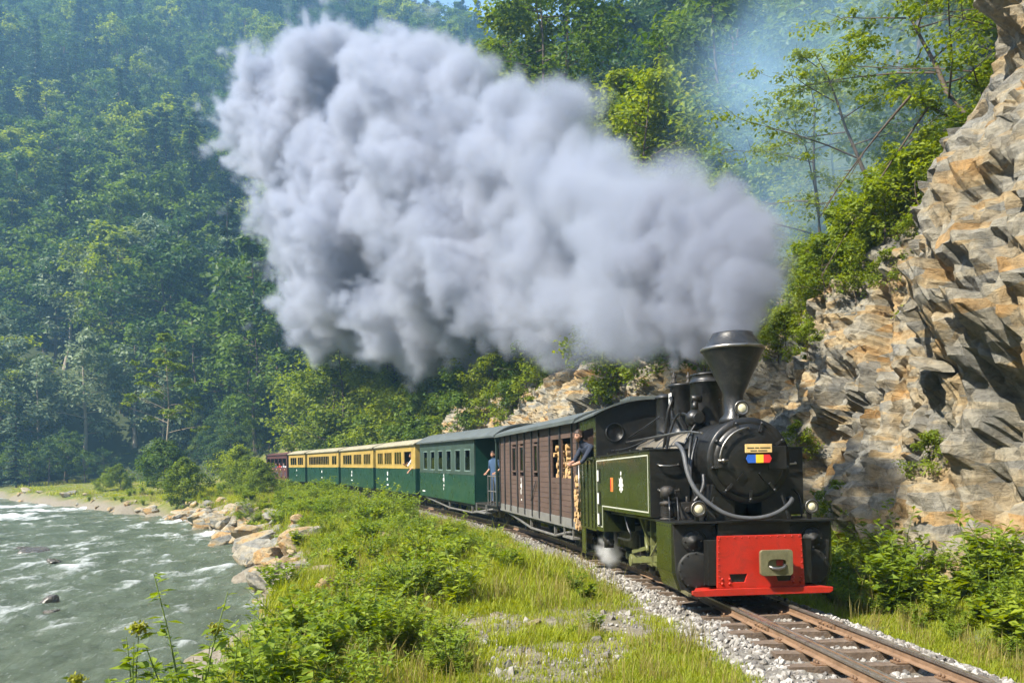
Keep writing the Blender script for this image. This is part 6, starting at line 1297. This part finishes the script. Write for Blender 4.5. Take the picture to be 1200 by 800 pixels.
for (x, y, sc) in ((-3.6, 16.2, 0.34), (-4.1, 18.0, 0.22), (-0.8, 9.2, 0.14), (0.3, 11.2, 0.12), (-0.2, 12.0, 0.10), (1.0, 9.6, 0.09), (-3.9, 20.5, 0.3), (5.9, 13.6, 0.22), (6.3, 12.4, 0.26)): boulder(x, y, sc, None, 'pale stone lying in the grass of the embankment', 'stones in the grass')
rp_ = np.random.default_rng(66); xx = rp_.uniform(-2.6, 2.0, 5000); yy = rp_.uniform(6.5, 17, 5000); kk = bare(xx, yy) > 0.35; xx, yy = xx[kk], yy[kk]; sz = rp_.uniform(0.008, 0.03, len(xx)) * (1 + 1.5 * (rp_.random(len(xx)) < 0.06))
scatter('pebbles', np.c_[xx, yy, ground_h(xx, yy) + sz * 0.2], rp_.uniform(0, 6.28, (len(xx), 3)), sz[:, None] * rp_.uniform(0.8, 1.3, (len(xx), 3)), rp_.integers(0, 6, len(xx)), st, 'small pebbles on the bare earth patches of the embankment', 'pebbles')
# ------------------------------------------------------------------ weeds: leafy plants, each with stems and foliage
def weed(seed, h, stems, leaf, mat, spread=0.5, wide=0.55, up=0.3, per=14, head=None):
    r = np.random.default_rng(seed); paths = []; Cs, Ns, As, Ls = [], [], [], []
    for k in range(stems):
        az = r.uniform(0, 6.28); hh = h * r.uniform(0.6, 1.05); sp = spread * hh * r.uniform(0.2, 1); u = np.linspace(0, 1, 5); P = np.c_[math.cos(az) * sp * u ** 1.5 + r.normal(0, 0.02), math.sin(az) * sp * u ** 1.5 + r.normal(0, 0.02), hh * u - 0.15 * sp * u ** 2]; paths.append((P, np.linspace(0.0045, 0.0015, 5) * (0.6 + h)))
        m = per; q = np.sort(r.uniform(0.15, 1.0, m)); B = np.stack([np.interp(q, u, P[:, i]) for i in range(3)], 1); a = r.uniform(0, 6.28, m); l_ = leaf * r.uniform(0.6, 1.2, m) * (1.15 - 0.45 * q)
        ax = unit(np.c_[np.cos(a), np.sin(a), r.normal(up, 0.25, m)]); Cs.append(B + ax * (l_ * 0.55)[:, None]); As.append(ax); Ns.append(unit(np.c_[np.zeros((m, 2)), np.ones(m)] + r.normal(0, 0.3, (m, 3)))); Ls.append(l_)
    C = np.concatenate(Cs); ln = np.concatenate(Ls); V, F = leaves(C, np.concatenate(Ns), np.concatenate(As), ln, ln * wide * r.uniform(0.8, 1.2, len(ln))); t = np.clip(0.45 + 0.22 * r.normal(size=len(ln)), 0, 1)
    tv, tf = tubes_mesh(paths, 4); return fastmesh('stem', tv, tf, 'stem', smooth=True), fastmesh('foliage', V, F, mat, np.repeat(t, 4))
WE = [weed(950 + i, (0.55, 0.8, 0.45, 0.65, 0.9, 0.5)[i], (12, 14, 10, 12, 14, 12)[i], (0.11, 0.15, 0.16, 0.10, 0.14, 0.18)[i], ('weed_leaf', 'leaf_fern', 'weed_leaf', 'leaf_fern', 'weed_leaf', 'weed_leaf')[i], 0.7, (0.55, 0.5, 0.7, 0.45, 0.4, 0.7)[i], per=26) for i in range(6)]
LBL = ['bushy yellow-green weed with small leaves', 'tall fern-green weed with narrow leaves', 'low bright weed with broad leaves', 'fern-green weed with small slender leaves', 'tall yellow-green weed with long leaves', 'low yellow-green weed with big rounded leaves']
r_ = np.random.default_rng(321); pts = []
def weeds(n, fx, where, gp, s0=0.7, s1=1.3, mind=0.35):
    c = 0; t = 0; got = []
    while c < n and t < n * 12:
        t += 1; x, y = fx(); 
        if y < 3.2 or any((x - a) ** 2 + (y - b) ** 2 < mind ** 2 for a, b in got): continue
        d, e = track_sd([x], [y])[0][0], shore_sd([x], [y])[0]
        if abs(d) < 2.0 or e < 0.7 or bare(np.array([x]), np.array([y]))[0] > 0.25: continue
        got.append((x, y)); c += 1; k = int(r_.integers(6)); plant('weed', WE[k], LBL[k] + ' ' + where, 'plant', (x, y, gz1(x, y) - 0.03), r_.uniform(0, 6), r_.uniform(s0, s1), gp, ('stem', 'foliage'))
def mid():                                                            # thick belt on the river side of the line
    y = 8.5 + 44 * r_.random() ** 1.2; c = np.interp(y, TK[:, 1], TK[:, 0]); lo = np.interp(y, SHORE[:, 1], SHORE[:, 0]); t = r_.beta(2.2, 2.0); return lo + 0.8 + (c - 2.4 - lo - 0.8) * t, y
weeds(150, mid, 'on the embankment between track and river', 'weeds on the embankment', 0.7, 1.5)
weeds(8, lambda: (r_.uniform(-2.0, -0.4), r_.uniform(5.5, 9.0)), 'in grass atop the river bank', 'weeds on the river bank', 0.6, 1.1)
weeds(90, lambda: (lambda s, d: on_track(s, d))(r_.uniform(-4, 8), r_.uniform(2.05, 3.7)), 'under the cliff beside the track', 'weeds under the cliff', 0.7, 1.5, 0.25)
weeds(45, lambda: (lambda s, d: on_track(s, d))(r_.uniform(22, 62), r_.uniform(-4.6, -2.1)), 'in the rank growth below the coaches', 'weeds below the coaches', 1.2, 2.0)
# tall stems with round yellowish seed heads over the water
def tallplant(seed, h, head=True):
    r = np.random.default_rng(seed); st_, fo_ = weed(seed, h, 4, 0.14, 'leaf_fern', 0.24, 0.5, 0.1, 34); return st_, fo_
for k, (x, y, h, hd) in enumerate(((-2.30, 5.0, 1.25, True), (-2.62, 5.3, 0.95, True), (-2.02, 5.1, 1.35, False), (-1.85, 5.4, 1.0, False), (-1.62, 5.2, 0.95, False), (-2.15, 5.6, 1.1, True), (-1.45, 5.7, 0.8, False), (-2.45, 4.9, 0.75, False), (-1.2, 5.3, 0.7, False), (-2.5, 5.6, 1.0, False), (-2.2, 4.7, 0.9, False), (-1.95, 4.8, 0.8, False), (-2.75, 5.0, 0.8, False), (-1.7, 4.7, 0.75, False))):
    st_, fo_ = tallplant(970 + k, h); o = plant('tall_weed', (st_, fo_), ('tall leafy stems with a round yellow seed head standing over the river' if hd else 'tall leafy stems standing over the river without seed head'), 'plant', (x, y, gz1(x, y) - 0.03), k, 1.0, 'tall stems over the river', ('stem', 'foliage'))
    if hd:
        V = np.empty(len(st_.vertices) * 3); st_.vertices.foreach_get('co', V); V = V.reshape(-1, 3); tip = V[V[:, 2].argmax()]; r2 = np.random.default_rng(k); C = tip + r2.normal(0, 0.022, (160, 3)) * [1, 1, 0.8]; nr = unit(r2.normal(size=(160, 3))); ax = unit(np.cross(nr, r2.normal(size=(160, 3))))
        fv, ff = leaves(C, nr, ax, np.full(160, 0.028), np.full(160, 0.018)); link('seed_head', fastmesh('seed_head', fv, ff, 'flower', r2.random(640)), o)
# ------------------------------------------------------------------ low undergrowth nobody could count
JW = [joined(p) for p in WE]; r_ = np.random.default_rng(808); U = []
for (n, y0, y1, f) in ((1700, 4, 14, 0.36), (3600, 12, 34, 0.6), (3000, 30, 75, 0.95)):
    y = r_.uniform(y0, y1, n); x = r_.uniform(-0.68, 0.68, n) * y; d, s = track_sd(x, y); e = shore_sd(x, y); pat = fbm(np.c_[x, y] / 2.2, 3, 15)
    ok = (bare(x, y) < 0.3) & (e > 0.8) & (((d < -1.9) & (pat + 0.35 * (d < -3.5) > 0.18)) | ((d > 1.75) & (d < cliff_foot(s) + 0.9))); x, y = x[ok], y[ok]; z = ground_h(x, y); ok = z > WATER + 0.2; x, y, z = x[ok], y[ok], z[ok]; m = len(x); sc = f * r_.uniform(0.6, 1.4, m); U.append(np.c_[x, y, z - 0.02, r_.uniform(0, 6.28, m), sc, r_.integers(0, 6, m)])
U = np.concatenate(U); scatter('undergrowth', U[:, :3], np.c_[np.zeros((len(U), 2)), U[:, 3]], U[:, 4:5].repeat(3, 1), U[:, 5].astype(int), JW, 'low leafy undergrowth mixed into the grass on both sides of the track', 'undergrowth')
# ------------------------------------------------------------------ grass
def tuft(seed, n, h, w_, spread, mat, bend=0.5):
    r = np.random.default_rng(seed); V = []; F = []; t = []
    for k in range(n):
        a = r.uniform(0, 6.28); q = spread * math.sqrt(r.random()); b = np.array([q * math.cos(a), q * math.sin(a), -0.02]); a2 = r.uniform(0, 6.28); hh = h * r.uniform(0.5, 1.15); bd = bend * hh * r.uniform(0.2, 1); d = np.array([math.cos(a2), math.sin(a2), 0]); s_ = np.array([-d[1], d[0], 0]) * w_ / 2
        m = b + d * bd * 0.3 + [0, 0, hh * 0.6]; e = b + d * bd + [0, 0, hh]; i = len(V); V += [b - s_, b + s_, m + s_ * 0.8, m - s_ * 0.8, e]; F += [(i, i + 1, i + 2, i + 3), (i + 3, i + 2, i + 4, i + 4)]; t += [r.normal(0.5, 0.2)] * 5
    F3 = []
    for f in F: F3 += [(f[0], f[1], f[2])] + ([(f[0], f[2], f[3])] if f[2] != f[3] else [])
    return fastmesh('tuft', np.array(V), np.array(F3), mat, np.clip(t, 0, 1))
TU = [tuft(1, 30, 0.09, 0.008, 0.12, 'grass_blade', 0.8), tuft(2, 30, 0.12, 0.009, 0.14, 'grass_blade', 0.8), tuft(3, 24, 0.20, 0.010, 0.15, 'grass_blade', 0.9), tuft(4, 22, 0.34, 0.012, 0.18, 'grass_blade', 0.9), tuft(5, 16, 0.30, 0.006, 0.12, 'grass_dry', 0.6)]
r_ = np.random.default_rng(55); P = []
for (n, y0, y1, f) in ((26000, 4, 14, 1.0), (22000, 12, 34, 1.5), (16000, 30, 70, 2.6), (9000, 60, 125, 4.2)):
    y = r_.uniform(y0, y1, n); x = r_.uniform(-0.68, 0.68, n) * y; d, s = track_sd(x, y); e = shore_sd(x, y) + 0.9 * fbm(np.c_[x, y] / 3.1, 3, 3)
    pat = fbm(np.c_[x, y] / 1.7, 3, 77); ok = (e > 1.2 + 0.5 * r_.random(n)) & ((d < -1.10 - 0.35 * r_.random(n)) | ((d > 1.35) & (d < cliff_foot(s) + 0.5))) & ~((pat > 0.32) & (d < 0) & (d > -6) & (y < 16) & (r_.random(n) < 0.75)); ok &= (y < 100) | (x > -0.6 * y); ok &= (bare(x, y) < 0.35) | (r_.random(n) < 0.18)
    x, y, d = x[ok], y[ok], d[ok]; z = ground_h(x, y); ok = z > WATER + 0.25; x, y, d, z = x[ok], y[ok], d[ok], z[ok]; m = len(x); nn = fbm(np.c_[x, y] / 2.5, 3, 5) + r_.normal(0, 0.25, m) + 0.10 * (np.abs(d) > 4.5) - 0.30 * (y < 15) - 0.30 * (np.abs(d) < 2.8)
    kk = np.digitize(nn, [-0.25, 0.25, 0.75]); kk = np.where(r_.random(m) < 0.06, 4, kk); sc = r_.uniform(0.7, 1.3, m); P.append(np.c_[x, y, z, r_.uniform(0, 6.28, m), sc * (f if f < 2 else f * 0.8), sc * min(f, 1.5), kk])
P = np.concatenate(P); scatter('grass', P[:, :3], np.c_[r_.normal(0, 0.1, (len(P), 2)), P[:, 3]], np.c_[P[:, 4], P[:, 4], P[:, 5]], P[:, 6].astype(int), TU, 'bright yellow-green grass on the embankment and under the cliff', 'grass')
print('GRASS', len(P), 'SLOPE', len(slope_spots))
# ================================================================== SMOKE, STEAM AND AIR
def volume_object(name, centers, radii, lo, hi, vox, dens, col, aniso, noise1, noise2, edge, label, cat, emi_abs=None, warp=0.5, w1=0.55, w2=0.28, absorb=(0.3, 0.3, 0.32), parent=None):
    """real volume: density sampled on a voxel grid from the nearest puff plus fractal noise"""
    m, nt, out = newmat(name); pv = N(nt, 'ShaderNodeVolumePrincipled'); pv.inputs['Color'].default_value = tuple(col) + (1,); pv.inputs['Density'].default_value = dens; pv.inputs['Anisotropy'].default_value = aniso
    pv.inputs['Absorption Color'].default_value = tuple(absorb) + (1,); pv.inputs['Density Attribute'].default_value = 'density'
    nt.links.new(pv.outputs[0], out.inputs['Volume'])
    me = bpy.data.meshes.new(name); n = len(centers); me.vertices.add(n); me.vertices.foreach_set('co', np.asarray(centers, np.float32).ravel()); me.attributes.new('puff', 'FLOAT', 'POINT').data.foreach_set('value', np.asarray(radii, np.float32)); me.materials.append(m)
    o = link(name, me, parent)
    if label: tag(o, label, cat, kind='stuff')
    ng = bpy.data.node_groups.new(name, 'GeometryNodeTree'); ng.interface.new_socket('Geometry', in_out='INPUT', socket_type='NodeSocketGeometry'); ng.interface.new_socket('Geometry', in_out='OUTPUT', socket_type='NodeSocketGeometry')
    L = ng.links; nn = lambda t: ng.nodes.new(t); gi = nn('NodeGroupInput'); go = nn('NodeGroupOutput')
    def math_(op, a, b=None, c=None, clamp=False):
        q = nn('ShaderNodeMath'); q.operation = op; q.use_clamp = clamp
        for i, v in enumerate((a, b, c)):
            if v is None: continue
            if isinstance(v, (int, float)): q.inputs[i].default_value = v
            else: L.new(v, q.inputs[i])
        return q.outputs[0]
    pos = nn('GeometryNodeInputPosition').outputs[0]
    nz = nn('ShaderNodeTexNoise'); nz.inputs['Scale'].default_value = noise1; nz.inputs['Detail'].default_value = 3.0; L.new(pos, nz.inputs['Vector'])
    sub = nn('ShaderNodeVectorMath'); sub.operation = 'SUBTRACT'; L.new(nz.outputs['Color'], sub.inputs[0]); sub.inputs[1].default_value = (0.5, 0.5, 0.5)
    scl = nn('ShaderNodeVectorMath'); scl.operation = 'SCALE'; L.new(sub.outputs[0], scl.inputs[0]); scl.inputs['Scale'].default_value = warp
    add = nn('ShaderNodeVectorMath'); add.operation = 'ADD'; L.new(pos, add.inputs[0]); L.new(scl.outputs[0], add.inputs[1])
    sn = nn('GeometryNodeSampleNearest'); sn.domain = 'POINT'; L.new(gi.outputs[0], sn.inputs['Geometry']); L.new(add.outputs[0], sn.inputs['Sample Position'])
    def samp(field, ty):
        s_ = nn('GeometryNodeSampleIndex'); s_.data_type = ty; s_.domain = 'POINT'; L.new(gi.outputs[0], s_.inputs['Geometry']); L.new(field, s_.inputs['Value']); L.new(sn.outputs[0], s_.inputs['Index']); return s_.outputs[0]
    na = nn('GeometryNodeInputNamedAttribute'); na.data_type = 'FLOAT'; na.inputs['Name'].default_value = 'puff'
    c_ = samp(nn('GeometryNodeInputPosition').outputs[0], 'FLOAT_VECTOR'); r0 = samp(na.outputs['Attribute'], 'FLOAT')
    dist = nn('ShaderNodeVectorMath'); dist.operation = 'DISTANCE'; L.new(add.outputs[0], dist.inputs[0]); L.new(c_, dist.inputs[1])
    q = math_('DIVIDE', dist.outputs['Value'], r0)
    n2 = nn('ShaderNodeTexNoise'); n2.inputs['Scale'].default_value = noise2; n2.inputs['Detail'].default_value = 4.0; n2.inputs['Roughness'].default_value = 0.6; L.new(pos, n2.inputs['Vector'])
    v = math_('SUBTRACT', 1.0, q)                                          # 1 in the core, 0 at the edge of a puff
    v = math_('ADD', v, math_('MULTIPLY', math_('SUBTRACT', n2.outputs[0], 0.5), w2))
    for sc_, wt in ((noise2 * 0.55, w1), (noise2 * 1.25, w1 * 0.55), (noise2 * 2.7, w1 * 0.28)):      # billows: rounded lumps with creases between
        nb = nn('ShaderNodeTexNoise'); nb.inputs['Scale'].default_value = sc_; nb.inputs['Detail'].default_value = 0.0; L.new(add.outputs[0], nb.inputs['Vector'])
        v = math_('ADD', v, math_('MULTIPLY', math_('SUBTRACT', math_('ABSOLUTE', math_('SUBTRACT', nb.outputs[0], 0.5)), 0.10), wt * 2.6))
    v = math_('DIVIDE', v, edge, None, True); v = math_('MULTIPLY', v, v)
    vc = nn('GeometryNodeVolumeCube'); L.new(v, vc.inputs['Density']); vc.inputs['Min'].default_value = lo; vc.inputs['Max'].default_value = hi
    for k in range(3): vc.inputs['Resolution ' + 'XYZ'[k]].default_value = int((hi[k] - lo[k]) / vox)
    sm = nn('GeometryNodeSetMaterial'); sm.inputs['Material'].default_value = m; L.new(vc.outputs[0], sm.inputs[0]); L.new(sm.outputs[0], go.inputs[0])
    md = o.modifiers.new('volume', 'NODES'); md.node_group = ng; return o
# the plume rolls back over the train: puffs along a rising, widening path from the funnel
TOP = [(868, 368), (905, 315), (900, 245), (850, 226), (770, 222), (725, 185), (680, 150), (640, 128), (590, 95), (540, 62), (470, 52), (420, 58), (375, 56), (335, 66), (298, 98), (290, 140), (305, 190), (315, 240), (335, 300), (352, 370), (372, 405), (410, 410), (470, 425), (500, 432), (560, 402), (620, 408), (685, 430), (745, 402), (810, 398), (850, 392)]
def inside(x, y):
    c = False; j = len(TOP) - 1
    for i in range(len(TOP)):
        (xi, yi), (xj, yj) = TOP[i], TOP[j]
        if (yi > y) != (yj > y) and x < (xj - xi) * (y - yi) / (yj - yi) + xi: c = not c
        j = i
    return c
def edged(x, y):
    A = np.array(TOP, float); B = np.roll(A, -1, 0); d = B - A; t = np.clip(((x - A[:, 0]) * d[:, 0] + (y - A[:, 1]) * d[:, 1]) / (d ** 2).sum(1), 0, 1); return float(np.min(np.hypot(x - A[:, 0] - t * d[:, 0], y - A[:, 1] - t * d[:, 1])))
def depth(x): return float(np.interp(x, [290, 400, 500, 620, 740, 850, 880], [84, 70, 55, 40, 24, 13.0, 11.8]))
r_ = np.random.default_rng(4); C = []; Rr = []
fp = ML @ Vector((0, YF, 3.62))
for k in range(4): C.append((fp.x + 0.02 * k, fp.y + 0.05 * k, fp.z - 0.05 + 0.13 * k)); Rr.append(0.34 + 0.05 * k)
for x, y, rp, Y in ((870, 366, 32, 11.7), (876, 345, 40, 11.8), (882, 318, 42, 12.0), (884, 290, 42, 12.2), (872, 266, 42, 12.6), (846, 264, 44, 13.2), (852, 305, 50, 12.6), (848, 345, 46, 12.5), (818, 282, 52, 14.2), (816, 335, 54, 14.0), (806, 366, 40, 14.0), (782, 258, 46, 16.5), (778, 310, 56, 16.5), (770, 362, 46, 16.5), (735, 240, 50, 20), (738, 300, 60, 20), (728, 360, 52, 20)):
    C.append(((x - 600) * Y / 960, Y, CAMZ + (548 - y) * Y / 960)); Rr.append(rp / 960 * Y)
tries = 0
while len(C) < 230 and tries < 20000:
    tries += 1; x = r_.uniform(285, 915); y = r_.uniform(35, 435)
    if not inside(x, y): continue
    e = edged(x, y); rp = (r_.uniform(55, 100) if r_.random() < 0.5 else r_.uniform(26, 55)) * (0.6 + 0.5 * (900 - x) / 600)
    if e < 0.55 * rp: rp = e / 0.55
    if rp < 14: continue
    if x > 790: rp = max(rp, 30)
    Y = depth(x); half = 0.60 * e / 960 * Y; Y2 = Y + r_.uniform(-1, 1) * half; rm = rp / 960 * Y2
    C.append(((x - 600) * Y2 / 960, Y2, CAMZ + (548 - y) * Y2 / 960)); Rr.append(rm * 1.12)
C = np.array(C); Rr = np.array(Rr); smoke = bpy.data.objects.new('smoke', None); COL.objects.link(smoke); tag(smoke, 'thick grey-white smoke plume rolling back from the locomotive funnel', 'smoke', kind='stuff')
nearp = C[:, 1] < 19.5
for nm, k_, vox, dn, n1_, n2_, wp, col_, ed in (('plume_head', nearp, 0.075, 4.2, 0.8, 2.3, 0.55, (0.30, 0.325, 0.39), 0.24), ('plume_tail', ~nearp | (C[:, 1] > 17), 0.25, 1.5, 0.22, 0.68, 2.4, (0.38, 0.415, 0.50), 0.26)):
    c_, r2_ = C[k_], Rr[k_]; lo = c_.min(0) - r2_.max() * 0.9; hi = c_.max(0) + r2_.max() * 0.9; lo[2] = max(lo[2], 3.55 if nm == 'plume_head' else 4.5)
    volume_object(nm, c_, r2_ * 0.97, tuple(lo), tuple(hi), vox, dn, col_, 0.15, n1_, n2_, ed, None, None, warp=wp, w1=0.70, w2=0.40, parent=smoke)
# thin blue wood smoke drifting against the slope behind the cliff
r_ = np.random.default_rng(14); C = []; Rr = []
for k in range(44):
    x = r_.uniform(880, 1070); y = r_.uniform(20, 330) if x < 990 else r_.uniform(-20, 200); Y = r_.uniform(22, 30); C.append(((x - 600) * Y / 960, Y, CAMZ + (548 - y) * Y / 960)); Rr.append(r_.uniform(2.0, 3.6))
C = np.array(C); volume_object('thin_smoke', C, Rr, tuple(C.min(0) - 2.6), tuple(C.max(0) + 2.6), 0.36, 0.13, (0.38, 0.64, 1.0), 0.0, 0.30, 0.8, 1.0, 'thin blue smoke drifting between cliff and wooded slope', 'smoke', warp=1.8, absorb=(0.6, 0.75, 1.0))
# a wisp of steam from the drain cocks by the rear wheels
r_ = np.random.default_rng(24); C = []; Rr = []
for k in range(9): q = ML @ Vector((-0.92 + r_.normal() * 0.08, 5.05 + r_.normal() * 0.12, 0.16 + 0.06 * k)); C.append(tuple(q)); Rr.append(0.20 + 0.02 * r_.normal() - 0.010 * k)
C = np.array(C); volume_object('steam', C, Rr, tuple(C.min(0) - 0.35), tuple(C.max(0) + 0.35), 0.035, 7.0, (0.97, 0.97, 0.97), 0.2, 2.0, 6.0, 0.6, 'small puff of white steam beside the wheels under the cab', 'steam', warp=0.2, absorb=(0.9, 0.9, 0.9))
# the hazy air of the gorge
m, nt, out = newmat('haze'); pv = N(nt, 'ShaderNodeVolumePrincipled'); pv.inputs['Color'].default_value = (0.34, 0.66, 1.0, 1); pv.inputs['Density'].default_value = 0.00066; pv.inputs['Anisotropy'].default_value = 0.1
nt.links.new(pv.outputs[0], out.inputs['Volume'])
mb = MB(); mb.box(-720, 720, -720, 720, -12, 292); hz = mb.build('haze', 'haze'); tag(hz, 'pale blue haze filling the gorge', 'haze', kind='stuff')
